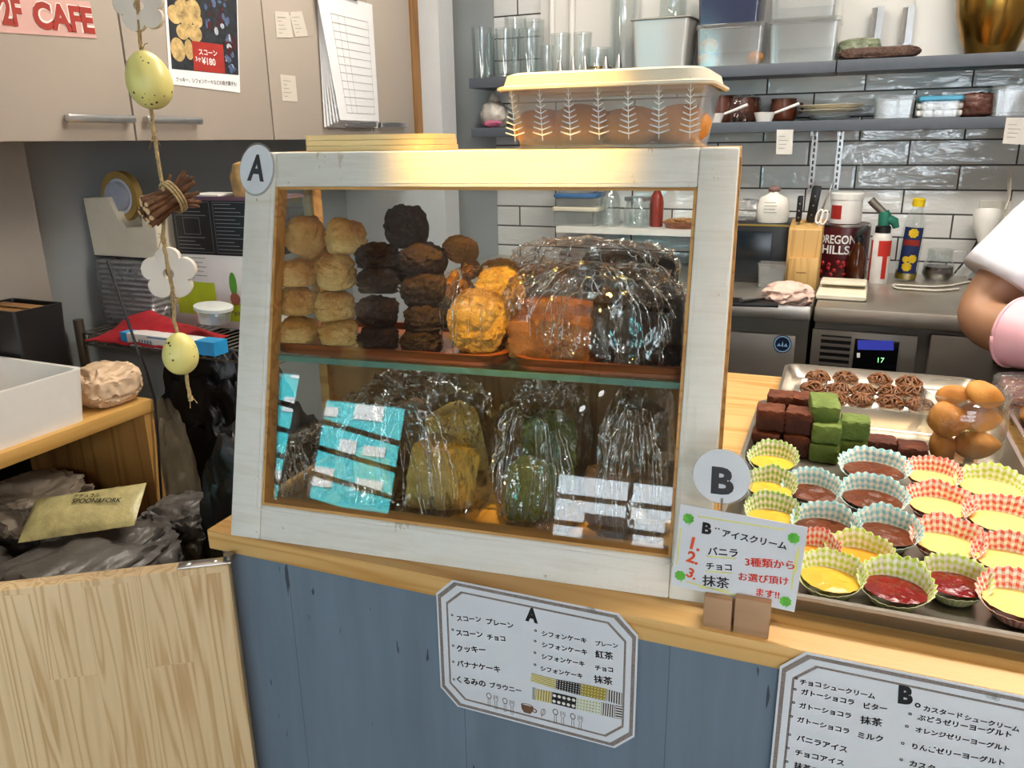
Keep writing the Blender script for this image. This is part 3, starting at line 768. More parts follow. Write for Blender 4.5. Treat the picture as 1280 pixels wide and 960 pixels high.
for i, (px, py, w, h, yl, tl, lb) in enumerate([
    (373, 412, 55, 37, .115, (0, 0, .3), 'golden plain scone, lowest of the leftmost stack in the case'),
    (371, 375, 51, 37, .126, (.05, 0, 1.2), 'golden plain scone, second from bottom in the leftmost stack'),
    (370, 340, 52, 38, .132, (0, .05, 2.2), 'golden plain scone, third from bottom in the leftmost stack'),
    (383, 293, 53, 50, .150, (.5, .5, .6), 'golden plain scone tilted on top of the leftmost stack'),
    (424, 415, 52, 35, .116, (0, 0, 4), 'golden plain scone, lowest of the stack beside the chocolate scones'),
    (419, 381, 54, 43, .128, (.1, -.15, 5), 'pale cracked scone, second from bottom in the stack beside the chocolate scones'),
    (420, 339, 54, 44, .134, (.1, -.1, .9), 'pale cracked scone, third from bottom in the stack beside the chocolate scones'),
    (433, 295, 53, 50, .150, (.15, .05, 2.9), 'golden cracked scone on top of the second stack from the left')]):
    place_round(i+1, px, py, w, h, yl, tl, 'plain_scone', M['scone'], lb, 'scone', gS)
place_round(21, 402, 318, 50, 44, .215, (.1, 0, 1), 'plain_scone', M['scone'], 'golden plain scone half hidden behind the two left stacks', 'scone', gS)
gC = 'chocolate scones piled in the display case'
for i, (px, py, w, h, yl, tl, lb) in enumerate([
    (473, 423, 52, 34, .116, (0, 0, .3), 'chocolate scone, lowest of the stack right of the plain scones'),
    (472, 387, 54, 40, .130, (.1, .1, 1.3), 'chocolate scone, second from bottom in the stack right of the plain scones'),
    (471, 350, 54, 38, .138, (.1, .15, 2.3), 'chocolate scone, third from bottom in the stack right of the plain scones'),
    (471, 318, 56, 34, .146, (0, .05, 3.3), 'chocolate scone topping the stack right of the plain scones'),
    (527, 430, 54, 34, .116, (0, 0, 4.3), 'dark chocolate scone, lowest of the stack beside the cookies'),
    (532, 396, 58, 40, .130, (.05, -.1, 5), 'crumbly chocolate scone, second from bottom in the stack beside the cookies'),
    (531, 359, 62, 44, .138, (.15, -.1, 5.6), 'crumbly chocolate scone, third from bottom in the stack beside the cookies'),
    (530, 322, 64, 40, .150, (.15, .1, .2), 'chocolate scone with nuts under the large dark one')]):
    place_round(i+31, px, py, w, h, yl, tl, 'chocolate_scone', M['choc'], lb, 'scone', gC, rough=.12, split=i in (2, 3))
place_round(41, 508, 281, 57, 52, .165, (.3, .2, 0), 'chocolate_scone', M['darkchoc'], 'large very dark chocolate scone on top of the whole pile', 'scone', gC, rough=.10, split=False)
place_round(42, 500, 335, 50, 40, .215, (0, 0, 0), 'chocolate_scone', M['choc'], 'chocolate scone mostly hidden behind the two chocolate stacks', 'scone', gC, rough=.12)
gK = 'cookies in the display case'
def cookie(px, py, w, h, th, yl, tilt, mat, seed, label, name='cookie'):
    W_ = kP(*kY(px, py, yl)); k = px2m(W_, 1); m = MB()
    off = Vector((seed*4.1, seed*2.3, seed))
    vs0, fs = ico(5)
    vs = []
    for p in vs0:
        nn = .55*noise.fractal(p*1.7+off, .9, 2.1, 3)+.45*noise.fractal(p*7+off, .8, 2.1, 4); q = Vector((math.copysign(abs(p.x)**.9, p.x), p.y, p.z))
        b = 1+.15*nn
        vs.append((q.x*w*k/2*b, q.y*th*k/2*(1+.55*nn), q.z*h*k/2*b))
    m.add(vs, fs)
    rot = Matrix.Rotation(KR+tilt[2], 3, 'Z') @ Matrix.Rotation(tilt[0], 3, 'X') @ Matrix.Rotation(tilt[1], 3, 'Y')
    return m.thing(name, mat, label, 'cookie', W_, rot=rot, group=gK, smooth=60)
cookie(597, 402, 78, 82, 24, .118, (-.25, .1, .1), M['cookie'], 1, 'large golden nut cookie standing in front at the middle of the case')
cookie(624, 366, 64, 70, 24, .150, (-.2, .2, .1), M['cookie'], 2, 'golden cookie leaning behind the large front cookie')
cookie(600, 424, 60, 56, 24, .138, (-.3, 0, 0), M['nutcookie'], 3, 'browner cookie under the large front cookie')
cookie(625, 346, 56, 44, 28, .175, (-.2, .2, .2), M['nutcookie'], 4, 'brown nut cookie at the back beside the wrapped cakes')
cookie(633, 405, 44, 60, 22, .150, (-.2, .3, .3), M['nutcookie'], 8, 'brown cookie pressed against the film wrapped cakes')
cookie(566, 362, 16, 48, 40, .150, (0, .12, .1), M['nutcookie'], 5, 'thin biscuit stick leaning between chocolate stack and cookies')
cookie(585, 366, 14, 44, 40, .165, (0, -.2, .1), M['nutcookie'], 6, 'thin biscuit stick standing behind the large cookie')
cookie(576, 312, 46, 34, 40, .175, (0, .3, .1), M['nutcookie'], 7, 'nutty biscuit with a white chip at the top right of the pile')
cookie(588, 336, 24, 26, 26, .165, (0, .3, .1), M['banana'], 9, 'small orange brown biscuit below the nutty one')

def loaf(px, py, w, h, d, yl, rz, mat, seed, name, label, cat, group, rnd=.35, tilt=0):
    q0 = kY(px, py, yl); k = px2m(kP(*q0), 1); q0.z = max(q0.z, bz+h*k*.55); W_ = kP(*q0); m = MB(); off = Vector((seed*3.7, seed, seed*2.2))
    vs0, fs = ico(4); vs = []
    for p in vs0:
        mx = max(abs(p.x), abs(p.y), abs(p.z)); q = p/mx
        q = q.lerp(p*1.25, rnd*.45)
        nn = noise.fractal(p*2.5+off, 1, 2, 4)
        z = q.z*h*k/2
        if q.z > 0: z *= 1+.18*(1-q.x*q.x)
        vs.append((q.x*w*k/2*(1+.04*nn), q.y*d/2*(1+.05*nn), z*(1+.06*nn)))
    m.add(vs, fs)
    rot = Matrix.Rotation(KR+rz, 3, 'Z') @ Matrix.Rotation(tilt, 3, 'Y')
    return m.thing(name, mat, label, cat, W_, rot=rot, group=group, smooth=50)
gB = 'banana cakes in film in the display case'
loaf(690, 435, 104, 48, .05, .128, .04, M['banana'], 1, 'banana_cake', 'orange brown banana cake slice lying in front at the bottom', 'cake', gB)
loaf(698, 398, 92, 46, .05, .165, .04, M['banana'], 2, 'banana_cake', 'orange brown banana cake slice in the second layer behind the front one', 'cake', gB)
loaf(690, 355, 92, 40, .04, .212, -.05, M['banana'], 3, 'banana_cake', 'banana cake slice highest at the back of the film bag', 'cake', gB)
gW = 'walnut brownies in film in the display case'
for i, (px, nm) in enumerate(((757, 'leftmost'), (785, 'second from left'), (813, 'second from right'), (841, 'rightmost'))):
    loaf(px, 426, 25, 80, .05, .126+.003*i, .03, M['brownie'], 10+i, 'brownie', f'nearly black brownie slab, {nm} of the front row of four', 'brownie', gW, .2)
loaf(786, 342, 118, 46, .04, .212, .05, M['brownie'], 15, 'brownie', 'wide dark brownie block at the back above the front row', 'brownie', gW)
loaf(815, 376, 76, 30, .03, .172, .05, M['brownie'], 16, 'brownie', 'dark brownie block under the wide block at the right', 'brownie', gW)

def film_bag(px0, px1, py0, py1, yl, depth, label, seed, mat='film', amp=.10, zmin=None, name='film_bag', group=None, creases=45):
    a, b = kY(px0, (py0+py1)/2, yl), kY(px1, (py0+py1)/2, yl); t, bt = kY((px0+px1)/2, py0, yl), kY((px0+px1)/2, py1, yl)
    c = Vector(((a.x+b.x)/2, yl+.0, (t.z+bt.z)/2)); rx, rz_ = abs(b.x-a.x)/2, abs(t.z-bt.z)/2
    m = MB(); vs0, fs = ico(6); off = Vector((seed*5.1, seed*2.9, seed*1.3)); vs = []
    for p in vs0:
        q = Vector([math.copysign(abs(x)**.62, x) for x in p])
        n1 = .5-abs(noise.fractal(p*1.7+off, 1, 2, 3))*1.5
        n2 = .5-abs(noise.fractal(Vector((p.x*5, p.y*5, p.z*2.2))+off, 1, 2, 3))*1.6
        n3 = max(0, .12-abs(noise.noise(Vector((p.x*7+n1, p.y*7, p.z*1.8))+off)))/.12
        q = q*(1+amp*n1+amp*.4*n2+.035*n3)
        w = Vector((c.x+q.x*rx, c.y+q.y*depth/2, c.z+q.z*rz_))
        # stay inside the case
        w.y = max(w.y, .022+max(w.z, 0)*st); w.y = min(w.y, DP-.03)
        if zmin is not None: w.z = max(w.z, zmin+.0006)
        if zmin is not None and zmin < .1: w.z = min(w.z, ZS-.0085)
        w.x = min(max(w.x, .0165), .5835)
        vs.append(w-Vector((c.x, c.y, zmin if zmin is not None else c.z)))
    m.add(vs, fs)
    bag = m.thing(name, M[mat], label, 'bag', kP(c.x, c.y, zmin if zmin is not None else c.z), KR, group or 'clear film bags in the display case', smooth=180)
    # sharp folds running from the gathered top over the front
    rnd = random.Random(seed*11); m = MB()
    for j in range(creases):
        a = rnd.uniform(-1.25, 1.25); t0 = rnd.uniform(0, .6); t1 = t0+rnd.uniform(.25, .7); cur = rnd.uniform(-.5, .5); P = []
        for i in range(12):
            t = t0+(t1-t0)*i/11; th = .25+t*1.9; aa = a*(.35+.65*t)+cur*t*t
            d = Vector((math.sin(th)*math.sin(aa), -math.sin(th)*math.cos(aa), math.cos(th)))
            P.append(d)
        pts = []
        for d in P:
            q = Vector([math.copysign(abs(x)**.62, x) for x in d]); n1 = .5-abs(noise.fractal(d*1.7+off, 1, 2, 3))*1.5
            n2 = .5-abs(noise.fractal(Vector((d.x*5, d.y*5, d.z*2.2))+off, 1, 2, 3))*1.6
            q = q*(1+amp*n1+amp*.4*n2+.012)
            w = Vector((c.x+q.x*rx, c.y+q.y*depth/2, c.z+q.z*rz_)); w.y = min(max(w.y, .0225+max(w.z, 0)*st), DP-.03)
            if zmin is not None: w.z = max(w.z, zmin+.002)
            if zmin is not None and zmin < .1: w.z = min(w.z, ZS-.009)
            w.x = min(max(w.x, .026), .574)
            pts.append(w-Vector((c.x, c.y, zmin if zmin is not None else c.z))+Vector((rnd.uniform(-1, 1), rnd.uniform(-1, 1), rnd.uniform(-1, 1)))*.0009)
        r_ = rnd.uniform(.0004, .0011); m.tube(pts, [r_*(.2+.8*math.sin(PI*(i+.5)/12)) for i in range(12)], 4)
    m.part('fold', M['crease'], bag, smooth=80)
    return bag
film_bag(636, 856, 330, 470, .145, .09, 'clear crinkled film bag over the banana cakes and brownies', 1, zmin=bz)
film_bag(644, 842, 300, 396, .214, .056, 'clear crinkled film bag on top of the wrapped cakes at the back', 2, amp=.16)
film_bag(556, 632, 335, 452, .14, .075, 'clear film bag around the golden cookies', 3, mat='clear', zmin=bz, amp=.07, creases=7)

def wedge(px, py, w, h, yl, rz, mat, label, seed, name='chiffon_cake', group=None, tip=0):
    q0 = kY(px, py, yl); k = px2m(kP(*q0), 1); w *= k; h *= k; q0.z = max(q0.z, .0135+h*.59); W_ = kP(*q0); m = MB(); off = Vector((seed*2.7, seed, seed*4))
    nu = 20; nv = 12
    # a wedge of ring cake: outer curved crust, two flat cut sides
    prof = []
    for i in range(nu): 
        a = -.5+1.0*i/(nu-1); prof.append((math.sin(a)*w, -math.cos(a)*w*.9+w*.45))
    for i in range(6): a = .5-1.0*i/5; prof.append((math.sin(a)*w*.22, -math.cos(a)*w*.2+w*.45))
    n = len(prof)
    vs = []; fs = []
    for j in range(nv+1):
        z = -.5+j/nv; 
        e = 1-.10*max(0, (abs(z)-.36)/.14)**2
        for i, (x, y) in enumerate(prof):
            p = Vector((x*30, y*30, z*6)); nn = noise.fractal(p+off, 1, 2, 3)
            vs.append((x*e*(1+.05*nn), y*e*(1+.05*nn), z*h*(1+.05*noise.noise(Vector((x*20, y*20, seed))))))
    for j in range(nv):
        for i in range(n): fs.append((j*n+i, j*n+(i+1) % n, (j+1)*n+(i+1) % n, (j+1)*n+i))
    fs.append(list(range(n))[::-1]); fs.append([nv*n+i for i in range(n)])
    m.add(vs, fs)
    rot = Matrix.Rotation(KR+rz, 3, 'Z') @ Matrix.Rotation(tip, 3, 'Y')
    return m.thing(name, mat, label, 'cake', W_, rot=rot, group=group, smooth=50)
gH = 'chiffon cake wedges on the lower level of the case'
wedge(550, 600, 88, 80, .135, .5, M['sponge'], 'yellow chiffon cake wedge nearest the glass in the lower level', 1, group=gH, tip=.15)
wedge(482, 612, 64, 58, .14, -.3, M['sponge'], 'yellow chiffon cake wedge left of the nearest one in the lower level', 2, group=gH)
wedge(575, 545, 70, 80, .20, .2, M['sponge'], 'pale chiffon cake wedge standing behind the front yellow ones', 3, group=gH, tip=-.2)
wedge(520, 540, 60, 80, .21, -.2, M['tea_sponge'], 'brownish chiffon wedge at the back left of the lower level', 4, group=gH)
wedge(690, 560, 70, 90, .19, .1, M['matcha_sponge'], 'dark green matcha chiffon wedge in the middle of the lower level', 5, group=gH)
wedge(660, 610, 66, 70, .13, .4, M['matcha_sponge'], 'green matcha chiffon wedge low in front of the darker one', 6, group=gH)
wedge(800, 545, 70, 90, .18, .1, M['tea_sponge'], 'brown tea chiffon wedge at the right of the lower level', 7, group=gH)
wedge(770, 618, 66, 76, .13, -.3, M['tea_sponge'], 'brown tea chiffon wedge low at the right behind the glass', 8, group=gH)
wedge(830, 605, 50, 80, .15, .2, M['tea_sponge'], 'brown tea chiffon wedge in the lower right corner of the case', 9, group=gH)
zb = .0122
film_bag(446, 606, 478, 662, .15, .18, 'clear film bag gathered over the yellow chiffon cakes', 5, zmin=zb, amp=.15)
film_bag(632, 730, 486, 672, .16, .17, 'clear film bag gathered over the green matcha cakes', 6, zmin=zb, amp=.14)
film_bag(756, 838, 488, 684, .16, .18, 'clear film bag over the brown tea cakes', 7, zmin=zb, amp=.14)
film_bag(350, 426, 540, 645, .16, .16, 'loose empty film at the left of the lower level', 8, zmin=zb, amp=.18)

# ---------------------------------------------------------------- on top of the case
zt_w = KO.z+zt
def kYw(px, py, yl): return kP(*kY(px, py, yl))
gP = 'pale thin boards stacked on the case'
c0 = kY(481, 185, .205); wb = px2m(kP(*c0), 162)
for i in range(3):
    pts = []; x0, x1, y0, y1, rad = -wb/2, wb/2, -.055, .062, .02+.004*i
    for cx, cy, a0, rr in ((x1-rad, y1-rad, 0, rad), (x0+.004, y1-.004, 90, .004), (x0+.004, y0+.004, 180, .004), (x1-rad, y0+rad, 270, rad)):
        for k in range(7): a = math.radians(a0+15*k); pts.append((cx+rr*math.cos(a), cy+rr*math.sin(a)))
    m = MB(); m.prism(pts, 0, .0062)
    m.thing('serving_board', M['plywood'], ('lowest', 'middle', 'topmost')[i]+' of the three pale thin boards stacked on the case', 'board', kP(c0.x, c0.y, zt+.0004+i*.0066), KR+.02*(i-1), gP)
# plastic box with leaf pattern
c1 = kY(769, 184, .208); k1 = px2m(kP(*c1), 1)
brz = KR-.06
box = T('storage_box', 'frosted plastic box with white tree pattern and cream lid on the case', 'box', kP(c1.x, c1.y, zt+.0005), brz)
def rrect(hx, hy, r, n=6):
    pts = []
    for cx, cy, a0 in ((hx-r, hy-r, 0), (-hx+r, hy-r, 90), (-hx+r, -hy+r, 180), (hx-r, -hy+r, 270)):
        for k in range(n+1): a = math.radians(a0+90*k/n); pts.append((cx+r*math.cos(a), cy+r*math.sin(a)))
    return pts
def loft(m, rings):
    n = len(rings[0][0]); o = len(m.v)
    for pts, z in rings:
        for x, y in pts: m.v.append(Vector((x, y, z)))
    for j in range(len(rings)-1):
        for i in range(n): m.f.append([o+j*n+i, o+j*n+(i+1) % n, o+(j+1)*n+(i+1) % n, o+(j+1)*n+i])
    return o, n
def bowlbox(hx0, hy0, hx1, hy1, h, r, t=.0015):
    m = MB(); o, n = loft(m, [(rrect(hx0, hy0, r), 0), (rrect(hx1, hy1, r), h), (rrect(hx1-t, hy1-t, r), h), (rrect(hx0-t, hy0-t, r), t)])
    m.f.append([o+i for i in range(n)][::-1]); m.f.append([o+3*n+i for i in range(n)]); return m
BH = 72*k1; hx0, hx1 = 106*k1, 119*k1
bowlbox(hx0, .075, hx1, .09, BH, .028).part('tub', M['frost'], box, smooth=50)
m = MB(); loft(m, [(rrect(hx1+.004, .094, .03), BH-.0065), (rrect(hx1+.008, .098, .03), BH-.0055), (rrect(hx1+.008, .098, .03), BH-.0025), (rrect(hx1+.002, .092, .03), BH-.0005), (rrect(hx1-.001, .089, .03), BH+.010), (rrect(hx1-.008, .082, .025), BH+.0125)])
o = len(m.v)-28; m.f.append([o+i for i in range(28)]); m.part('lid', plain('cream_lid', '#F2E6CE', .4, var=.02), box, smooth=50)
m = MB()
for i in range(7):
    u = -.099+.033*i; a = (hx1-hx0)/BH
    for k in range(9):
        z = .014+k*.0058; wd = .0115*(1-k/9.5)
        yf = -(.075+(.015/BH)*z)-.0006
        for sx in (-1, 1):
            m.add([(u, yf, z), (u+sx*wd, yf-.00003, z+.0035), (u+sx*wd, yf-.00003, z+.0049), (u, yf, z+.0016)], [(0, 1, 2, 3)])
    yf0, yf1 = -(.075+(.015/BH)*.009)-.0006, -(.075+(.015/BH)*.070)-.0006
    m.add([(u-.0005, yf0, .009), (u+.0005, yf0, .009), (u+.0005, yf1, .070), (u-.0005, yf1, .070)], [(0, 1, 2, 3)])
m.part('tree_print', plain('white_print', '#F4F0E8', .5), box, smooth=0)
BMX = WM[box.name]
for i, (dx, dy, rr, lb) in enumerate([(-.080, -.033, .033, 'front left corner'), (-.035, -.03, .036, 'front row, second from left'), (.028, -.034, .033, 'front row, middle'), (.078, -.02, .034, 'front right corner'),
                                      (-.07, .035, .034, 'back left corner'), (0, .035, .033, 'back row middle'), (.062, .04, .034, 'back right')]):
    m = MB(); m.blob((0, 0, rr*.60), (rr*1.08, rr*1.05, rr*.68), .08, 1.6, 60+i, 3, flat=-rr*.58)
    m.thing('bun', M['bun'], f'orange brown bun in the frosted box, {lb}', 'bun', BMX @ Vector((dx, dy, .003)), i*1.3, 'buns in the frosted box', smooth=180)
# ================================================================== SIGNS ON AND BY THE COUNTER
cn = -cy_
fS = Face(CO+cy_*(-.0022), cx_, cn)     # plane just in front of the counter edge
octA = [(546, 740), (571, 726), (766, 764.5), (797.5, 789), (794, 920), (764, 930), (579, 887.5), (551, 865)]
uA = [fS.uv(*p) for p in octA]
def scale_poly(P, k, kc):
    c = Vector((sum(p[0] for p in P)/len(P), sum(p[1] for p in P)/len(P)))
    hx = (max(p[0] for p in P)-min(p[0] for p in P))/2; hy = (max(p[1] for p in P)-min(p[1] for p in P))/2
    return [(c.x+(p[0]-c.x)*(1-k/hx), c.y+(p[1]-c.y)*(1-k/hy)) for p in P]
def octagon(x0, x1, y0, y1, c): return [(x0, y1-c), (x0+c, y1), (x1-c, y1), (x1, y1-c), (x1, y0+c), (x1-c, y0), (x0+c, y0), (x0, y0+c)]
xa0, xa1 = (uA[0][0]+uA[7][0])/2, (uA[3][0]+uA[4][0])/2; ya1 = (uA[1][1]+uA[2][1])/2; ya0 = (uA[5][1]+uA[6][1])/2; ch = .022
def menu_board(x0, x1, y0, y1, label):
    P = octagon(x0, x1, y0, y1, ch)
    r = T('menu_sign', label, 'sign', fS.P((x0+x1)/2, y0, -.001), CR, 'laminated menu signs on the counter front')
    m = MB(); fS.poly(m, P, .0008, .0007); m.part('card', M['lam'], r, True, smooth=0)
    m = MB(); fS.ring(m, scale_poly(P, .0022, 0), scale_poly(P, .0062, 0), .0011); m.part('outer_border', M['border'], r, True, smooth=0)
    m = MB(); fS.ring(m, scale_poly(P, .0125, 0), scale_poly(P, .0148, 0), .0011); m.part('inner_border', M['border'], r, True, smooth=0)
    return r
rA = menu_board(xa0, xa1, ya0, ya1, 'eight sided menu sign headed A on the blue counter front')
def off(pts, sc, ox, oy): return [(x/sc+ox, y/sc+oy) for x, y in pts]
m = MB(); LIFT = .0014
def lines(m, face, rows, sc, ox, oy, bold=.030):
    for body, a, b in rows:
        a, b = off([a, b], sc, ox, oy); face.write(m, body, a, b, bold=bold, lift=LIFT)
def bullets(m, face, pts, sc, ox, oy, r=.0016):
    for p in pts:
        q = off([p], sc, ox, oy)[0]; face.disc(m, face.uv(*q), r, lift=LIFT, inner=.45, n=14)
lines(m, fS, [('スコーン', (208, 300), (330, 305)), ('プレーン', (355, 315), (490, 338)), ('スコーン', (205, 372), (338, 382)), ('チョコ', (360, 392), (450, 402)),
    ('クッキー', (208, 452), (352, 460)), ('バナナケーキ', (208, 525), (425, 558)), ('くるみの', (208, 605), (352, 630)), ('ブラウニー', (372, 632), (530, 662)),
    ('シフォンケーキ', (632, 374), (855, 412)), ('シフォンケーキ', (632, 430), (858, 470)), ('シフォンケーキ', (630, 488), (845, 528)), ('シフォンケーキ', (625, 548), (835, 588)),
    ('プレーン', (900, 422), (1012, 436)), ('紅茶', (900, 482), (988, 494)), ('チョコ', (898, 545), (988, 557)), ('抹茶', (893, 607), (985, 620))], 4, 520, 700)
bullets(m, fS, [(183, 272), (186, 345), (188, 425), (189, 505), (192, 593), (600, 350), (598, 402), (597, 460), (597, 520)], 4, 520, 700)
fS.write(m, 'A', (657, 775), (673, 779), h=.0185, bold=.06, lift=LIFT)
m.part('lettering', M['ink'], rA, True, smooth=0)
# patterned tape strips
def tape(face, parent, corners, base, dots=None, stripes=None, sc=4, ox=520, oy=700):
    q = [Vector(face.uv(*p)) for p in off(corners, sc, ox, oy)]
    m = MB(); face.poly(m, q[::-1], .0016); o = m.part('tape_strip', base, parent, True, smooth=0)
    def bil(u, v): return q[0].lerp(q[1], u).lerp(q[3].lerp(q[2], u), v)
    m = MB()
    if dots:
        col, nx, ny, r = dots
        for i in range(nx):
            for j in range(ny): c = bil((i+.5)/nx, (j+.5)/ny); face.disc(m, c, r, lift=.0019, n=10)
    else:
        col, n, vert = stripes
        for i in range(n):
            a, b = (i+.25)/n, (i+.75)/n
            P = [bil(a, 0), bil(b, 0), bil(b, 1), bil(a, 1)] if vert else [bil(0, a), bil(1, a), bil(1, b), bil(0, b)]
            face.poly(m, P[::-1], .0019)
    m.part('tape_print', col, o, True, smooth=0)
gold, goldl = plain('gold_tape', '#A8963C', .4), plain('pale_gold', '#E8E0B0', .4)
tape(fS, rA, [(580, 562), (702, 592), (698, 640), (576, 602)], gold, stripes=(goldl, 5, False))
tape(fS, rA, [(704, 592), (826, 614), (822, 672), (700, 640)], M['ink'], dots=(M['white'], 9, 5, .0007))
tape(fS, rA, [(828, 614), (955, 640), (950, 700), (824, 672)], gold, dots=(goldl, 8, 4, .0008))
tape(fS, rA, [(957, 642), (1032, 662), (1030, 722), (955, 700)], M['ink'], stripes=(M['white'], 6, True))
tape(fS, rA, [(584, 632), (600, 636), (598, 696), (582, 690)], M['ink'], stripes=(M['white'], 3, True))
tape(fS, rA, [(604, 640), (682, 655), (678, 712), (600, 694)], gold, stripes=(goldl, 6, True))
tape(fS, rA, [(684, 656), (804, 684), (800, 742), (680, 712)], M['ink'], dots=(M['white'], 5, 2, .0021))
tape(fS, rA, [(806, 684), (928, 706), (924, 768), (802, 742)], plain('pale_sage_tape', '#DCE2D2', .4), dots=(gold, 8, 4, .0008))
tape(fS, rA, [(930, 708), (998, 722), (994, 786), (926, 770)], M['ink'], stripes=(M['white'], 6, True))
tape(fS, rA, [(1000, 722), (1036, 730), (1032, 792), (998, 786)], M['ink'], stripes=(M['white'], 5, False))
# cutlery icons, cup and leaf
m = MB()
for sx, sy in ((367, 690), (447, 715), (699, 770), (786, 792)):
    a = Vector(fS.uv(*off([(sx, sy-14)], 4, 520, 700)[0])); s_ = .0009
    fS.disc(m, a, .0033, .0042, LIFT, 18, .72)
    fS.line(m, [(a.x-.0011, a.y-.004), (a.x-.0014, a.y-.0145), (a.x+.0014, a.y-.0145), (a.x+.0011, a.y-.004)], .0006, LIFT)
    b = a+Vector((.0088, -.0012))
    fS.line(m, [(b.x-.0026, b.y+.004), (b.x-.0026, b.y-.0015), (b.x-.0011, b.y-.0036), (b.x-.0014, b.y-.0145), (b.x+.0014, b.y-.0145), (b.x+.0011, b.y-.0036), (b.x+.0026, b.y-.0015), (b.x+.0026, b.y+.004)], .0006, LIFT)
    for dx in (-.0009, .0009): fS.line(m, [(b.x+dx, b.y+.004), (b.x+dx, b.y-.0005)], .0006, LIFT)
m.part('cutlery_print', plain('grey_brown_print', '#6E625A', .5), rA, True, smooth=0)
m = MB(); a = Vector(fS.uv(*off([(558, 735)], 4, 520, 700)[0]))
fS.poly(m, [(a.x-.0075, a.y+.003), (a.x-.007, a.y-.003), (a.x-.004, a.y-.0075), (a.x+.004, a.y-.0075), (a.x+.007, a.y-.003), (a.x+.0075, a.y+.003)], LIFT)
fS.disc(m, (a.x, a.y+.003), .0076, .0026, LIFT, 20, .78); fS.disc(m, (a.x+.009, a.y-.0015), .0032, .003, LIFT, 16, .6)
l = Vector(fS.uv(*off([(637, 757)], 4, 520, 700)[0]))
fS.ring(m, [(l.x+.0028*math.cos(t)+.001*math.sin(t), l.y+.0048*math.sin(t)) for t in [i*PI/10 for i in range(20)]], [(l.x+.0021*math.cos(t)+.0008*math.sin(t), l.y+.0039*math.sin(t)) for t in [i*PI/10 for i in range(20)]], LIFT)
fS.line(m, [(l.x-.002, l.y-.0075), (l.x+.001, l.y+.003)], .0006, LIFT)
m.part('cup_print', plain('cup_brown', '#7A5A44', .5), rA, True, smooth=0)
m = MB(); a = Vector(fS.uv(*off([(875, 243)], 4, 520, 700)[0])); b = Vector(fS.uv(*off([(1050, 700)], 4, 520, 700)[0]))
fS.disc(m, a, .005, .0035, .0017, 9); fS.disc(m, a+Vector((.003, -.001)), .0035, .004, .0018, 8)
m.part('clear_tape_knot', M['clearbox'], rA, True, smooth=0)

uB = [fS.uv(*p) for p in [(974, 826), (1009, 815), (964, 960)]]
xb0 = (uB[0][0]+uB[2][0])/2; yb1 = uB[1][1]
rB = menu_board(xb0, xb0+(xa1-xa0)*1.26, yb1-(ya1-ya0)*1.16, yb1, 'eight sided menu sign headed B at the lower right on the counter front')
m = MB()
lines(m, fS, [('チョコ', (160, 215), (265, 232)), ('シュークリーム', (275, 236), (535, 290)), ('ガトーショコラ', (165, 264), (430, 320)), ('ビター', (478, 335), (595, 352)),
    ('ガトーショコラ', (155, 332), (415, 387)), ('抹茶', (462, 410), (570, 427)), ('ガトーショコラ', (145, 402), (405, 464)), ('ミルク', (448, 482), (575, 505)),
    ('バニラアイス', (142, 495), (395, 557)), ('チョコアイス', (135, 567), (380, 624)), ('抹茶アイス', (130, 632), (345, 688)),
    ('カスタード', (775, 347), (970, 388)), ('シュークリーム', (980, 392), (1255, 455)), ('ぶどうゼリーヨーグルト', (745, 392), (1215, 482)), ('オレンジゼリーヨーグルト', (735, 452), (1205, 552)),
    ('りんごゼリーヨーグルト', (720, 537), (1180, 622)), ('カスタード', (705, 622), (925, 672))], 4, 960, 800)
bullets(m, fS, [(142, 187), (135, 242), (128, 308), (117, 377), (108, 468), (100, 535), (95, 603), (710, 365), (694, 427), (673, 512), (666, 594)], 4, 960, 800)
bullets(m, fS, [(748, 322)], 4, 960, 800, .0026)
fS.write(m, 'B', (1122, 878), (1140.5, 881), h=.0205, bold=.06, lift=LIFT)
m.part('lettering', M['ink'], rB, True, smooth=0)
m = MB(); a = Vector(fS.uv(*off([(1115, 275)], 4, 960, 800)[0])); fS.disc(m, a, .005, .0035, .0017, 9); fS.disc(m, a+Vector((.004, .0)), .0035, .0045, .0018, 8)
m.part('clear_tape_knot', M['clearbox'], rB, True, smooth=0)

# ---------------------------------------------------------------- small ice cream card in its wooden stand
zc = CO.z+.0002
b0 = at_z(878, 783, zc); b1 = at_z(960, 799, zc)
sd = (b1-b0); sd.z = 0; bw = sd.length; sd.normalize(); sn = Vector((sd.y, -sd.x, 0)); sn = sn if sn.y < 0 else -sn
srz = math.atan2(sd.y, sd.x)
stand = T('card_stand', 'pair of small wooden blocks holding the ice cream card upright', 'card holder', b0, srz)
hB = px2m(b1, 50)
m = MB(); m.box(0, bw*.43, -.0, .0098, 0, hB*.88, bev=.0008); m.part('front_block', M['blockwood'], stand)
m = MB(); m.box(bw*.47, bw, -.0, .0098, 0, hB, bev=.0008); m.part('front_block', M['blockwood'], stand)
m = MB(); m.box(0, bw, .0125, .03, 0, hB*.8, bev=.0008); m.part('rear_block', M['blockwood'], stand)
fC = Face(b0-sn*.0111, sd, sn)
cc = [fC.uv(*p) for p in [(851, 629.6), (1010, 659), (993, 765), (839, 731)]]
x0, x1 = min(cc[0][0], cc[3][0]), (cc[1][0]+cc[2][0])/2; y1 = (cc[0][1]+cc[1][1])/2
card = T('menu_card', 'small white ice cream card with green clovers and red writing', 'card', fC.P((x0+x1)/2, cc[3][1], 0), srz)
m = MB(); fC.poly(m, [cc[0], cc[3], cc[2], cc[1]], .0004, .0006); m.part('card', M['lam'], card, True, smooth=0)
m = MB(); LIFT = .0009
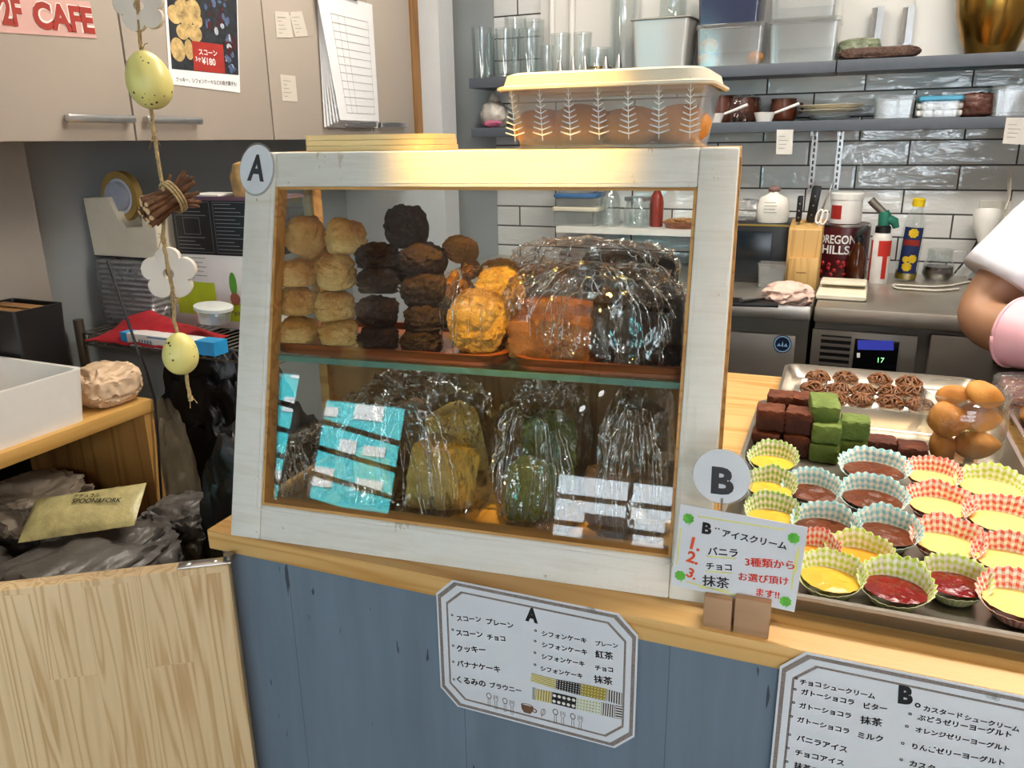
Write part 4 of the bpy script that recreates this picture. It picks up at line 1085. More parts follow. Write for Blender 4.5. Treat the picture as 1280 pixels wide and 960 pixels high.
lines(m, fC, [('アイスクリーム', (440, 690), (870, 780))], 5.333, 820, 540, .03)
fC.write(m, 'B', off([(305, 668)], 5.333, 820, 540)[0], off([(368, 680)], 5.333, 820, 540)[0], bold=.05, lift=LIFT)
for p in ((400, 640), (420, 643)): fC.disc(m, fC.uv(*off([p], 5.333, 820, 540)[0]), .0009, lift=LIFT, n=8)
lines(m, fC, [('バニラ', (240, 66), (440, 82)), ('チョコ', (230, 163), (400, 174)), ('抹茶', (205, 268), (380, 292))], 5.333, 840, 680, .022)
m.part('lettering', M['ink'], card, True, smooth=0)
m = MB(); lines(m, fC, [('3種類から', (490, 140), (815, 165)), ('お選び頂け', (445, 235), (775, 270)), ('ます!!', (560, 335), (715, 360))], 5.333, 840, 680, .028)
m.part('red_lettering', M['inkred'], card, True, smooth=0, label='red handwriting'); m = MB()
lines(m, fC, [('2.', (92, 108), (170, 135)), ('3.', (93, 208), (155, 236))], 5.333, 840, 680, .03); lines(m, fC, [('1.', (225, 772), (290, 792))], 5.333, 820, 540, .03)
m.part('red_numerals', M['inkorange'], card, True, smooth=0, label='orange red numerals')
m = MB()
def pl(pts, w, sc, ox, oy): fC.line(m, [fC.uv(*p) for p in off(pts, sc, ox, oy)], w, .0007)
for pts in ([(235, 78), (420, 95)], [(225, 178), (395, 192)], [(190, 285), (380, 310)], [(100, 250), (440, 345)], [(440, 345), (660, 385)], [(830, 60), (795, 300)]): pl(pts, .0016, 5.333, 840, 680)
for pts in ([(280, 560), (860, 650)], [(165, 640), (140, 880)], [(955, 770), (930, 940)]): pl(pts, .0016, 5.333, 820, 540)
m.part('yellow_marker_line', M['inkyellow'], card, True, smooth=0)
for p, sc, ox, oy in (((217, 575), 5.333, 820, 540), ((918, 705), 5.333, 820, 540), ((55, 208), 5.333, 840, 680), ((757, 380), 5.333, 840, 680)):
    m = MB(); c = Vector(fC.uv(*off([p], sc, ox, oy)[0])); rr = px2m(b0, 1)*3.6
    for k in range(4):
        a = PI/4+k*PI/2; d = Vector((math.cos(a), math.sin(a)))
        e = Vector((-d.y, d.x))
        for s_ in (-1, 1): fC.disc(m, c+d*rr*1.15+e*rr*.45*s_, rr*.72, lift=.0009+.00005*k, n=14)
        fC.poly(m, [c+e*rr*.3, c-e*rr*.3, c+d*rr*1.2-e*rr*.9, c+d*rr*1.2+e*rr*.9], .0008)
    fC.line(m, [c, c+Vector((.0012, -rr*2.4))], .0007, .0008)
    m.part('clover', M['inkgreen'], card, True, smooth=0)
# round B label on a clip behind the card
fB = Face(at_pl(903, 596, b0-sn*.022, sn), sd, sn); s1 = px2m(fB.o, 1)
rl = T('round_label', 'round laminated label reading B on a wire clip behind the ice cream card', 'label', fB.P(0, -50*s1), srz)
m = MB(); fB.poly(m, oval(40, 37.5*s1, 37.5*s1), .0004, .0008); m.part('laminate', M['clearbox'], rl, True, smooth=0)
m = MB(); fB.poly(m, [(x-1*s1, y+.5*s1) for x, y in oval(40, 35*s1, 36*s1)], .0010, .0005); m.part('paper_disc', M['lam'], rl, True, smooth=0)
m = MB(); fB.write(m, 'B', (888.5, 616), (917, 619.5), h=37*s1, bold=.045, lift=.0014); m.part('lettering', M['inkdark'], rl, True, smooth=0)
m = MB(); a = fB.uv(903, 622); m.tube([fB.P(a[0], a[1], .002), fB.P(a[0]+.0003, a[1]-.03, .002), fB.P(a[0], a[1]-.075, .003)], .0011, 8)
m.box(-.004, .004, -.004, .004, 0, .0, None) if False else None
m.part('wire_clip', M['chrome'], rl, True)
# ================================================================== TRAYS AND SWEETS ON THE COUNTER
zt0 = CO.z+.0003
def tray(center, rz, L, Wd, h, label, name='metal_tray', mat='traymetal'):
    """Wd along local x, L along local y"""
    r = T(name, label, 'tray', center, rz)
    m = MB(); t = .0012; fl = .012
    o, n = loft(m, [(rrect(Wd/2+.006, L/2+.006, .028), h-.004), (rrect(Wd/2+.006, L/2+.006, .028), h), (rrect(Wd/2, L/2, .024), h), (rrect(Wd/2-fl, L/2-fl, .02), .004), (rrect(Wd/2-fl-.006, L/2-fl-.006, .016), .0014)])
    m.f.append([o+4*n+i for i in range(n)])
    o2, n = loft(m, [(rrect(Wd/2-fl-.006, L/2-fl-.006, .016), 0), (rrect(Wd/2-fl-.001, L/2-fl-.001, .02), .003), (rrect(Wd/2-.001, L/2-.001, .024), h-.002), (rrect(Wd/2+.006, L/2+.006, .028), h-.004)])
    m.f.append([o2+i for i in range(n)][::-1])
    m.part('tray_pan', M[mat], r, smooth=50)
    return r
fl_, fr_, bl_ = at_z(925, 700, zt0+.03), at_z(1280, 800, zt0+.03), at_z(945, 500, zt0+.03)
TRZ = .03
td = Vector((math.cos(TRZ), math.sin(TRZ), 0)); tn = Vector((-math.sin(TRZ), math.cos(TRZ), 0))
pf = at_z(1140, 768, zt0+.03); pr = at_z(1270, 568, zt0+.03); pb = at_z(945, 500, zt0+.03)
y_f = pf.dot(tn); x_r = pr.dot(td); y_b = pb.dot(tn)+.006; x_l = -.098
tc = td*((x_l+x_r)/2)+tn*((y_f+y_b)/2)
tray1 = tray((tc.x, tc.y, zt0), TRZ, y_b-y_f, x_r-x_l, .031, 'large metal tray of paper cup sweets and cut cakes beside the case')
zt1 = zt0+.0016
# second tray behind with the chestnut cream puffs
p2f = at_z(1170, 524, zt0+.028); p2r = at_z(1210, 490, zt0+.028)
p2l = at_z(977, 497, zt0+.028); p2b = at_z(1005, 455, zt0+.028)
y2f = y_b+.012; y2b = p2b.dot(tn); x2l = p2l.dot(td)-.004
t2w, t2l = .345, y2b-y2f
t2c = td*(x2l+t2w/2)+tn*((y2f+y2b)/2)
tray2 = tray((t2c.x, t2c.y, zt0), TRZ, t2l, t2w, .026, 'metal tray of chestnut cream puffs behind the large tray')
zt2 = zt0+.0016
p3 = at_z(1262, 545, zt0+.03)
t3c = td*(x_r+.0145+.15)+tn*(p3.dot(tn)+.02)
tray3 = tray((t3c.x, t3c.y, zt0), TRZ, .26, .27, .030, 'metal tray at the right edge of the picture holding small buns')
# greaseproof sheet under the puffs
m = MB(); m.box(-t2w/2+.03, t2w/2-.06, -t2l/2+.022, t2l/2-.022, 0, .0006)
m.thing('paper_sheet', M['paper'], 'white paper sheet under the chestnut cream puffs', 'paper', (t2c.x, t2c.y, zt2+.0002), TRZ)

# --- chestnut cream puffs
def puff(seed):
    r = T('chestnut_cream_puff', 'x', 'cream puff', (0, 0, 0))
    m = MB(); m.blob((0, 0, .009), (.021, .021, .011), .08, 2, seed, 2, flat=-.008); m.part('base', M['puff'], r, smooth=180)
    rnd = random.Random(seed); m = MB()
    for k in range(14):
        a0 = rnd.uniform(0, 2*PI); rr = rnd.uniform(.009, .022); z0 = .012+.016*(1-rr/.024)+rnd.uniform(0, .004)
        cx, cy = rnd.uniform(-.005, .005), rnd.uniform(-.005, .005); sp = rnd.choice((-1, 1)); n = 14
        m.tube([(cx+rr*math.cos(a0+sp*t/n*4.6), cy+rr*math.sin(a0+sp*t/n*4.6), z0+.003*math.sin(t*.9+k)) for t in range(n+1)], .0018, 6)
    for k in range(11):
        a = rnd.uniform(0, PI); o_ = rnd.uniform(-.014, .014); d = Vector((math.cos(a), math.sin(a), 0)); e = Vector((-d.y, d.x, 0)); n = 10
        hl = math.sqrt(max(0, .024**2-o_**2))
        m.tube([d*hl*(2*t/n-1)+e*o_+Vector((0, 0, .010+.020*math.sqrt(max(0.02, 1-((hl*(2*t/n-1))**2+o_**2)/.026**2))+.002*math.sin(t+k))) for t in range(n+1)], .0018, 6)
    m.part('chestnut_cream', M['noodle'], r, smooth=180); return r
puffs = [puff(s) for s in (3, 8, 15)]
pk = 0
rows = [('back row', [(456, 92), (565, 98), (704, 102), (818, 108)]), ('middle row', [(436, 138), (540, 142), (640, 148), (745, 154), (835, 150)]), ('front row', [(416, 182), (520, 182), (628, 186), (748, 194), (866, 204)])]
pos_w = {0: ['leftmost', 'second', 'third', 'rightmost'], 1: ['leftmost', 'second', 'third', 'fourth', 'rightmost']}
for ri, (rn, ps) in enumerate(rows):
    for ci, (x, y) in enumerate(ps):
        # rows straightened along the tray
        w = at_z(x/3.2+880, y/3.2+440, zt2+.022); lx = w.dot(td); ly = (y2f+.048+.062*(2-ri)) if False else w.dot(tn)
        ly = min(max(ly, y2f+.045), y2b-.045); lx = max(lx, x2l+.045)
        P = td*lx+tn*ly
        lb = f'chestnut cream puff, {(pos_w[0] if len(ps) == 4 else pos_w[1])[ci]} in the {rn} of the tray'
        mt = TR((P.x, P.y, zt2+.001), pk*1.7, .96)
        if pk < 3: o = puffs[pk]; o.matrix_world = mt; o['label'] = lb; o['group'] = 'chestnut cream puffs on the second tray'
        else: dup(puffs[pk % 3], mt, lb, 'chestnut cream puffs on the second tray')
        pk += 1

# --- cut chocolate and green tea cakes
def cakeblock(name, mat, c, s, rz, seed, label, cat, group, tilt=0):
    m = MB(); vs0, fs = ico(4); off = Vector((seed*3.3, seed*1.9, seed)); vs = []
    for p in vs0:
        mx = max(abs(p.x), abs(p.y), abs(p.z)); q = (p/mx).lerp(p, .14)
        nn = noise.fractal(p*3+off, 1, 2, 4)
        if q.z > .8: nn *= 1.6
        q *= 1+.05*nn
        vs.append((q.x*s[0]/2, q.y*s[1]/2, q.z*s[2]/2+s[2]/2))
    m.add(vs, fs)
    rot = Matrix.Rotation(rz, 3, 'Z') @ Matrix.Rotation(tilt, 3, 'X')
    return m.thing(name, M[mat], label, cat, c, rot=rot, group=group, smooth=42)
gG = 'chocolate cake squares on the large tray'
gM = 'green tea cake squares on the large tray'
def blockstack(px, py, n, mat, name, desc, group, hz=.030, w=.0435, dx=(0, 0, 0), seed=0, words=None, rz=0):
    """px,py: photo pixel of the middle of the bottom front edge"""
    P = at_z(px, py, zt1)+tn*(w/2)
    for k in range(n):
        cakeblock(name, mat, (P.x+dx[k]*.5, P.y+dx[k], zt1+.0003+k*(hz+.0012)), (w, w, hz), TRZ+rz+.07*((seed+k) % 3-1), seed+k, desc+((', '+words[k]) if n > 1 else ''), 'cake', group)
LV2 = ['bottom layer', 'top layer']; LV3 = ['bottom layer', 'middle layer', 'top layer']
blockstack(955, 569, 2, 'gateau', 'chocolate_cake', 'chocolate cake square in the stack at the tray left end', gG, words=LV2, seed=1, dx=(0, .006, 0), hz=.036)
blockstack(993, 573, 2, 'gateau', 'chocolate_cake', 'chocolate cake square in the stack left of the green ones', gG, words=LV2, seed=5, dx=(0, .004, 0), hz=.036)
blockstack(971, 548, 2, 'gateau', 'chocolate_cake', 'chocolate cake square half hidden behind the left stack', gG, words=LV2, seed=9, hz=.036)
blockstack(1002, 551, 2, 'gateau', 'chocolate_cake', 'chocolate cake square half hidden behind the second stack', gG, words=LV2, seed=19, hz=.036)
blockstack(1029, 580, 2, 'matcha', 'green_tea_cake', 'green tea cake square in the stack beside the chocolate ones', gM, words=LV2, seed=12, hz=.030)
blockstack(1064, 577, 2, 'matcha', 'green_tea_cake', 'green tea cake square in the right green stack', gM, words=LV2, seed=15, hz=.032)
P = at_z(1026, 576, zt1)+tn*.028
cakeblock('green_tea_cake', 'matcha', (P.x-.004, P.y+.004, zt1+.0635), (.044, .046, .030), TRZ+.15, 18, 'green tea cake square leaning on top of the left green stack', 'cake', gM, tilt=.28)
blockstack(1100, 576, 1, 'gateau', 'chocolate_cake', 'single chocolate cake square right of the green stacks', gG, seed=22)
blockstack(1139, 584, 1, 'gateau', 'chocolate_cake', 'single chocolate cake square beside the glass jar', gG, seed=25)

# --- glass jar of madeleines
jc = at_z(1198, 578, zt1)+tn*.03
jr = px2m(jc, 49); jh = px2m(jc, 84)
jar = T('glass_jar', 'open round glass jar filled with golden madeleines on the tray', 'jar', (jc.x, jc.y, zt1+.0004))
m = MB(); m.lathe([(jr*.86, .0), (jr*.95, .003), (jr, .012), (jr*1.01, jh*.6), (jr*1.0, jh), (jr*.985, jh+.001), (jr*.965, jh), (jr*.97, jh*.6), (jr*.955, .014), (jr*.88, .007), (0.001, .006)], 56, capb=True, capt=False)
m.part('glass_body', M['jarglass'], jar, smooth=60)
m = MB(); m.lathe([(jr*.955, jh-.0006), (jr*.985, jh+.0018), (jr*1.01, jh-.0006)], 56, capb=False, capt=False); m.part('rim', M['tumbler'], jar, smooth=80)
def madeleine(px, py, w, h, d, rot, seed, label):
    """px,py photo position; d: distance in front of the jar axis"""
    p = at_pl(px, py, Vector((jc.x, jc.y, 0))-tn*d, tn); k = px2m(p, 1)*1.10
    v = Vector((p.x-jc.x, p.y-jc.y, 0)); p = Vector((jc.x, jc.y, p.z))+v*min(1, (jr-.028)/max(v.length, .001))
    m = MB(); vs0, fs = ico(3); off = Vector((seed*2.1, seed*3.3, seed)); vs = []
    for q in vs0:
        nn = noise.fractal(q*1.4+off, 1, 2, 3)
        z = q.z*(1 if q.z > 0 else .75)
        hump = .25*math.exp(-((q.x-.1)**2+q.y**2)/.18) if q.z > 0 else 0
        rid = .03*math.sin(q.y*14) if q.z < 0 else 0
        x = q.x*(1-.12*q.y*q.y)
        vs.append((x*w*k/2*(1+.06*nn), q.y*h*k*.46*(1-.18*q.x)*(1+.05*nn), (z+hump+rid)*h*k*.30*(1+.05*nn)))
    m.add(vs, fs)
    return m.thing('madeleine', M['madeleine'], label, 'madeleine', p, rot=Matrix.Rotation(rot[2], 3, 'Z') @ Matrix.Rotation(rot[0], 3, 'X') @ Matrix.Rotation(rot[1], 3, 'Y'), group='madeleines in the glass jar', smooth=180)
madeleine(1186, 525, 50, 44, .018, (1.15, .45, 0), 1, 'large madeleine across the front of the jar, below the rim')
madeleine(1177, 558, 44, 40, .014, (1.1, .8, .2), 2, 'brown madeleine at the lower left of the jar')
madeleine(1221, 556, 50, 36, .02, (1.0, -.35, 0), 3, 'pale madeleine at the lower right of the jar')
madeleine(1224, 522, 46, 38, .004, (1.0, .2, -.1), 4, 'madeleine at the right of the jar under the top one')
madeleine(1192, 494, 38, 30, .0, (.6, -.3, 0), 5, 'madeleine lying at the back left of the jar top')
madeleine(1231, 494, 46, 36, .006, (.8, .5, 0), 6, 'topmost madeleine rising above the jar rim')
madeleine(1205, 570, 46, 30, -.012, (.4, .1, 0), 7, 'madeleine on the jar bottom behind the others')

# --- sweets in fluted paper cups
def cup(px, py, w, paper, fill, label, group, rot=0, tall=1.0, seed=0, squash=.80, fz=.60, fr=.62, tilt=.0):
    """px,py: middle of the cup on the photo; w: width of the open rim in pixels"""
    P = at_z(px, py, zt1+.016); k = px2m(P, 1); R = w*k/2; rb = R*.50; h = .0265*tall; nfl = 26
    r = T('paper_cup_sweet', label, 'sweet', (P.x, P.y, zt1+.0004), TRZ+rot, group)
    rnd = random.Random(seed); ph = rnd.uniform(0, 6); off = Vector((seed*1.9, seed*3.1, 0))
    def rim(a, v):
        # v: 0 base .. 1 rim ; back side (local +y) stands up, front side flops open
        fl = math.sin(a*nfl)*.030*v
        s_ = math.sin(a)
        rr = rb+(R-rb)*v**.85
        rr *= 1+fl+.05*noise.noise(Vector((math.cos(a)*1.3, s_*1.3, v))+off)*v
        sq = 1-(1-squash)*v
        hh = h*(v**1.05)*(1.0+.50*s_*v)*(1+.12*noise.noise(Vector((math.cos(a)*1.6, s_*1.6, 3))+off))
        hh += h*.04*math.sin(a*nfl)*v
        return (rr*math.cos(a), rr*s_*sq, .0006+hh)
    m = MB(); m.grid(nfl*4, 6, lambda u, v: rim(2*PI*u, v), uv=True)
    n = nfl*4+1
    # bottom disc
    c0 = len(m.v); m.v.append(Vector((0, 0, .0006))); m.uv[c0] = (0, 0)
    for i in range(n-1): m.f.append([c0, i+1, i])
    pc = m.part('paper_cup', paper, r, smooth=70)
    md = pc.modifiers.new('thick', 'SOLIDIFY'); md.thickness = .0005; md.offset = 1
    m = MB(); vf = fz+.14
    def fil(u, v):
        a = 2*PI*u; x, y, z = rim(a, vf); zz = .0006+h*vf*.86
        q = .94*v
        lump = noise.fractal(Vector((x*q*60, y*q*60, seed)), 1, 2, 3)
        amp = {'custard': .0005, 'orangejelly': .0004, 'redjelly': .002, 'chocfill': .0042, 'yellowjelly': .0026}[fill]
        zc_ = zz+amp*lump*(1-v**4)*1.0+(.003 if amp > .001 else .0006)*(1-v*v)
        return (x*q, y*q, zc_)
    m.grid(40, 10, fil, wrap=True); m.part('filling', M[fill], r, smooth=180)
    return r
GB, GR, GG, GY = 'blue gingham cups of chocolate mousse', 'red gingham cups of pale custard', 'green gingham cups on the tray', 'lime gingham cups on the tray'
cup(965, 581, 62, M['ggreen'], 'yellowjelly', 'green gingham cup of yellow filling, top one by the B label', GG, -.2, 1.1, 1)
cup(962, 615, 64, M['ggreen'], 'yellowjelly', 'green gingham cup of yellow filling touching the B label', GG, -.2, 1.1, 2)
cup(964, 650, 66, M['ggreen'], 'yellowjelly', 'green gingham cup mostly hidden behind the ice cream card', GG, -.1, 1.1, 3)
cup(1013, 618, 72, M['gblue'], 'chocfill', 'blue gingham cup of chocolate mousse, upper left one', GB, -.25, 1.05, 4)
cup(1091, 590, 84, M['gblue'], 'chocfill', 'blue gingham cup of chocolate mousse nearest the cut cakes', GB, -.2, 1.0, 5)
cup(1090, 626, 84, M['gblue'], 'chocfill', 'blue gingham cup of chocolate mousse in the middle of the right column', GB, -.25, 1.0, 6)
cup(1031, 663, 84, M['gblue'], 'chocfill', 'blue gingham cup of chocolate mousse above the card corner', GB, -.2, 1.0, 7)
cup(1106, 670, 84, M['gblue'], 'chocfill', 'blue gingham cup of chocolate mousse, lowest one of the right column', GB, -.35, 1.05, 8)
cup(1165, 600, 66, M['gred'], 'custard', 'red gingham cup of pale custard nearest the glass jar', GR, -.25, 1.05, 9)
cup(1173, 636, 80, M['gred'], 'custard', 'red gingham cup of pale custard, second below the glass jar', GR, -.25, 1.05, 10)
cup(1183, 683, 86, M['gred'], 'custard', 'red gingham cup of pale custard, third below the glass jar', GR, -.35, 1.05, 11)
cup(1237, 612, 82, M['glime'], 'custard', 'lime gingham cup of pale custard right of the red ones', GY, -.3, 1.0, 12)
cup(1252, 655, 88, M['gred'], 'custard', 'red gingham cup of pale custard below the lime cup', GR, -.25, 1.05, 13)
cup(1264, 706, 92, M['gred'], 'custard', 'red gingham cup of pale custard, second below the lime cup', GR, -.2, 1.05, 14)
cup(1274, 757, 98, M['gred'], 'custard', 'red gingham cup of pale custard in the lower right corner', GR, -.25, 1.05, 15)
cup(1017, 694, 62, M['gred'], 'orangejelly', 'red gingham cup of orange jelly beside the ice cream card', 'red gingham cups of orange jelly', -.25, 1.0, 16)
cup(1073, 701, 84, M['glime'], 'orangejelly', 'lime gingham cup of smooth orange jelly', GY, -.3, 1.0, 17)
cup(1037, 726, 84, M['glime'], 'yellowjelly', 'lime gingham cup of yellow filling at the tray front beside the card', GY, -.35, 1.0, 18)
cup(1118, 739, 90, M['glime'], 'redjelly', 'lime gingham cup of dark red jelly, left of the two', GY, -.3, 1.05, 19)
cup(1192, 732, 84, M['glime'], 'redjelly', 'lime gingham cup of dark red jelly, right of the two', GY, -.05, 1.0, 20)
# --- small buns in the right tray, and film over a dark cake behind the jar
for i, (x, y) in enumerate(((1272, 536), (1276, 562), (1290, 520))):
    P = at_z(x, y, zt0+.02)
    P = td*max(P.dot(td), x_r+.0145+.015+.034)+tn*P.dot(tn)
    m = MB(); m.blob((0, 0, .018), (.026, .024, .019), .06, 1.8, 80+i, 3, flat=-.016)
    m.thing('bun', M['madeleine'], ('golden bun in the right tray, nearest the jar', 'golden bun in the right tray, nearest the front', 'golden bun in the right tray, hindmost and partly out of view')[i], 'bun', (P.x, P.y, zt0+.0016), i, 'golden buns in the right tray', smooth=180)
P = td*(x2l+t2w+.122)+tn*((y2f+y2b)/2+.03)
r = T('wrapped_cake', 'film wrapped dark cake behind the glass jar', 'cake', (P.x, P.y, zt0+.0002), TRZ)
m = MB(); vs0, fs = ico(4)
m.add([(lambda q: (q.x*.095, q.y*.095, q.z*.022+.022))((p/max(abs(p.x), abs(p.y), abs(p.z))).lerp(p, .3)) for p in vs0], fs); m.part('cake', M['gateau'], r)
m = MB(); vs = []
for p in ico(5)[0]:
    q = (p/max(abs(p.x), abs(p.y), abs(p.z))).lerp(p, .35); nn = .5-abs(noise.fractal(Vector((p.x*6, p.y*6, p.z*3)), 1, 2, 3))*1.6
    q *= 1+.07*nn; vs.append((q.x*.104, q.y*.104, max(q.z*.028+.026, .0003)))
m.add(vs, ico(5)[1]); m.part('film', M['filmdense'], r, smooth=180)
# ================================================================== HANGING GARLAND
GY_ = .60
def gP_(x, y, dy=0): return at_y(x, y, GY_+dy)
gar = T('hanging_garland', 'jute string garland with yellow eggs, wooden flowers and a twig bundle', 'decoration', gP_(238, 505))
# string
m = MB(); pts = [(164, -330), (170, -120), (172, 10), (176, 60), (188, 130), (193, 172), (203, 232), (204, 300), (207, 318), (215, 360), (218, 400), (225, 440), (233, 468), (238, 505)]
P = []
for i in range(len(pts)-1):
    for k in range(5):
        a, b = pts[i], pts[i+1]; t = k/5; w = gP_(a[0]+(b[0]-a[0])*t, a[1]+(b[1]-a[1])*t); P.append(w+Vector((.0006*math.sin(len(P)*2.1), .0006*math.cos(len(P)*1.7), 0)))
m.tube([p for p in [Vector((P[0].x-.02, P[0].y, ZC-.001))]+P], .0019, 6); m.part('twine', M['twine'], gar, True, smooth=80)
k = px2m(gP_(200, 200), 1)
rnd = random.Random(3)
for (x, y, r0) in ((193, 172, 4), (204, 298, 4), (238, 497, 4.2), (221, 376, 3.6), (178, 62, 3.2)):
    m = MB(); c = gP_(x, y)
    for j in range(4): 
        a = rnd.uniform(0, 6); m.tube([c+Vector((math.cos(t*.7+a)*r0*k*.5, math.sin(t*.7+a)*r0*k*.5, (t-4)*r0*k*.22)) for t in range(9)], .0013, 5)
    for j in range(5):
        a = rnd.uniform(0, 6); d = Vector((math.cos(a)*.006, math.sin(a)*.006, rnd.uniform(-.012, .01))); m.tube([c, c+d*.5+Vector((0, 0, .002)), c+d], .0004, 4)
    m.part('knot', M['twine'], gar, True, smooth=80)
def egg(x, y, w, h, tilt):
    c = gP_(x, y); m = MB(); vs0, fs = ico(4)
    R = Matrix.Rotation(tilt, 3, 'Y')
    m.add([R @ Vector((p.x*w*k/2*(1-.10*p.z), p.y*w*k/2*(1-.10*p.z), p.z*h*k/2)) for p in vs0], fs)
    mt = Matrix.Translation(c-WM[gar.name].translation); m.v = [mt @ v for v in m.v]; return m.part('egg', M['egg'], gar, smooth=180)
egg(186, 100, 53, 69, -.22); egg(225.5, 442, 46, 58, .05)
def flower(x, y, R_, tilt, name='wooden_flower'):
    c = gP_(x, y); f = Face(c, _r0*1.0+_fw*.12, (-_fw+Vector((0, 0, -.28)))); k_ = px2m(c, 1)
    n = 100; hole = R_*.20
    out = []
    for i in range(n):
        a = 2*PI*i/n+tilt; out.append((math.cos(a)*R_*(.70+.30*abs(math.cos(2.5*(a-tilt)))**.55)*k_, math.sin(a)*R_*(.70+.30*abs(math.cos(2.5*(a-tilt)))**.55)*k_))
    inn = [(math.cos(2*PI*i/n+tilt)*hole*k_, math.sin(2*PI*i/n+tilt)*hole*k_) for i in range(n)]
    m = MB(); th = .007
    vs = [f.P(u, v, 0) for u, v in out]+[f.P(u, v, 0) for u, v in inn]+[f.P(u, v, -th) for u, v in out]+[f.P(u, v, -th) for u, v in inn]
    fs = []
    for i in range(n):
        j = (i+1) % n
        fs += [[i, j, n+j, n+i], [2*n+j, 2*n+i, 3*n+i, 3*n+j], [j, i, 2*n+i, 2*n+j], [n+i, n+j, 3*n+j, 3*n+i]]
    m.add(vs, fs); m.part(name, M['flower'], gar, True, smooth=50)
flower(210.5, 342.5, 33, PI/2, 'wooden_flower'); flower(173, 7, 31, PI/2+.2, 'wooden_flower')
# twig bundle
tw0, tw1 = gP_(184, 266, -.02), gP_(234, 236, .02)
ax = (tw1-tw0).normalized(); sd_ = ax.cross(Vector((0, 0, 1))).normalized(); up_ = sd_.cross(ax)
c = (tw0+tw1)/2
tb = None
m = MB(); m.tube([tw0+ax*.01, tw1-ax*.01], .006, 8); tb = m.part('twig_bundle', M['twig'], gar, True)
for i in range(17):
    a = i*2.4; rr = .0118*math.sqrt((i+.5)/17); o_ = sd_*rr*math.cos(a)+up_*rr*math.sin(a)
    s_ = rnd.uniform(-.004, .006); p0 = tw0+o_*1.25-ax*s_; p1 = tw1+o_*1.9+ax*rnd.uniform(-.004, .01); r_ = rnd.uniform(.0021, .0034)
    m = MB(); m.tube([p0, c+o_*.8+Vector((0, 0, rnd.uniform(-.001, .001))), p1*.5+c*.5+o_*.1, p1], [r_, r_, r_*1.05, r_*.55], 7); m.part('twig', M['twig'], tb, True, smooth=50)
    m = MB(); m.tube([p0-(c-p0).normalized()*.0002, p0-(c-p0).normalized()*.0009], r_*.86, 7); m.part('cut_end', M['twigend'], tb, True)
m = MB()
for j in range(3): 
    m.tube([c+ax*(.004+.003*j)+(sd_*math.cos(2*PI*t/24)+up_*math.sin(2*PI*t/24))*.0155 for t in range(25)], .0012, 6)
m.part('twine_binding', M['twine'], gar, True, smooth=80)

# ================================================================== PAPERS ON THE WALL CABINETS
fD = Face((cab_x+.0012, 0, CZ), (0, 1, 0), (1, 0, 0))
def sheet(name, corners, mat, label, cat, lift=.0004, group=None):
    q = [fD.uv(*p) for p in corners]; u = sum(p[0] for p in q)/len(q); v = min(p[1] for p in q)
    r = T(name, label, cat, fD.P(u, v, 0), 0, group); m = MB(); fD.poly(m, q, lift, .0006); m.part('sheet', mat, r, True, smooth=0); return r, q
r, q = sheet('cafe_banner', [(-70, 36), (121, 48), (112, 2), (-70, -12)], plain('pink_banner', '#D8ACA4', .45, var=.06), 'pink paper banner reading 2F CAFE on the leftmost cabinet door', 'banner')
m = MB(); fD.write(m, '2F', (3, 31), (30, 34), h=.052, bold=.045, lift=.0016); fD.write(m, 'CAFE', (44, 36), (119, 43), h=.050, bold=.045, lift=.0016)
m.part('white_outline', M['white'], r, True, smooth=0) if False else None
m2 = MB(); fD.write(m2, '2F', (3, 31), (30, 34), h=.054, bold=.085, lift=.0012); fD.write(m2, 'CAFE', (44, 36), (119, 43), h=.052, bold=.085, lift=.0012); m2.part('letter_outline', plain('pale_pink_print', '#F2E8E2', .5), r, True, smooth=0)
m.part('lettering', plain('brick_red_print', '#A6362C', .5), r, True, smooth=0)
# scone poster
r, q = sheet('scone_poster', [(212, 105), (300, 116), (296, -22), (204, -22)], M['paper'], 'poster with a photograph of scones on the second cabinet door', 'poster')
m = MB(); fD.poly(m, [fD.uv(*p) for p in [(214.5, 86), (298, 94), (295, -20), (207, -20)]], .0008); m.part('photograph', plain('dark_photo_print', '#2C3038', .4, var=.6, vs=90), r, True, smooth=0)
m = MB()
for x, y, rx, ry in ((222, 62, 8, 14), (228, 40, 7, 9), (218, 18, 8, 11), (240, 12, 9, 13), (232, 25, 7, 9), (243, 42, 8, 10), (228, 8, 9, 7), (226, -6, 9, 8), (246, 26, 6, 8), (236, 62, 5, 12)):
    p = fD.uv(x, y); s_ = px2m(at_x(x, y, cab_x), 1); fD.disc(m, p, rx*s_*1.5, ry*s_, .0010+.00003*rx+.00001*(x % 7), 18)
m.part('pale_scone_print', plain('photo_scone_print', '#C9AC74', .4, var=.5, vs=60), r, True, smooth=0)
rnd = random.Random(12)
for nm, col, cnt in (('blue_print', '#56688C', 26), ('maroon_print', '#4A1E22', 22), ('white_print', '#B8C0CC', 9)):
    m = MB()
    for _ in range(cnt):
        x, y = rnd.uniform(252, 292), rnd.uniform(-16, 88)
        if y > 48 and x < 282: x = rnd.uniform(283, 293)
        s_ = px2m(at_x(x, y, cab_x), 1); fD.disc(m, fD.uv(x, y), rnd.uniform(1, 3.2)*s_*1.5, rnd.uniform(1.5, 6)*s_, .0010+rnd.uniform(0, .0003), 7)
    m.part(nm, plain('photo_'+nm, col, .4, var=.5, vs=120), r, True, smooth=0)
m = MB(); fD.poly(m, [fD.uv(*p) for p in [(242, 88), (281, 92), (278, 56), (239, 51)]], .0016); m.part('price_card_print', plain('price_card_red', '#A8322C', .4), r, True, smooth=0)
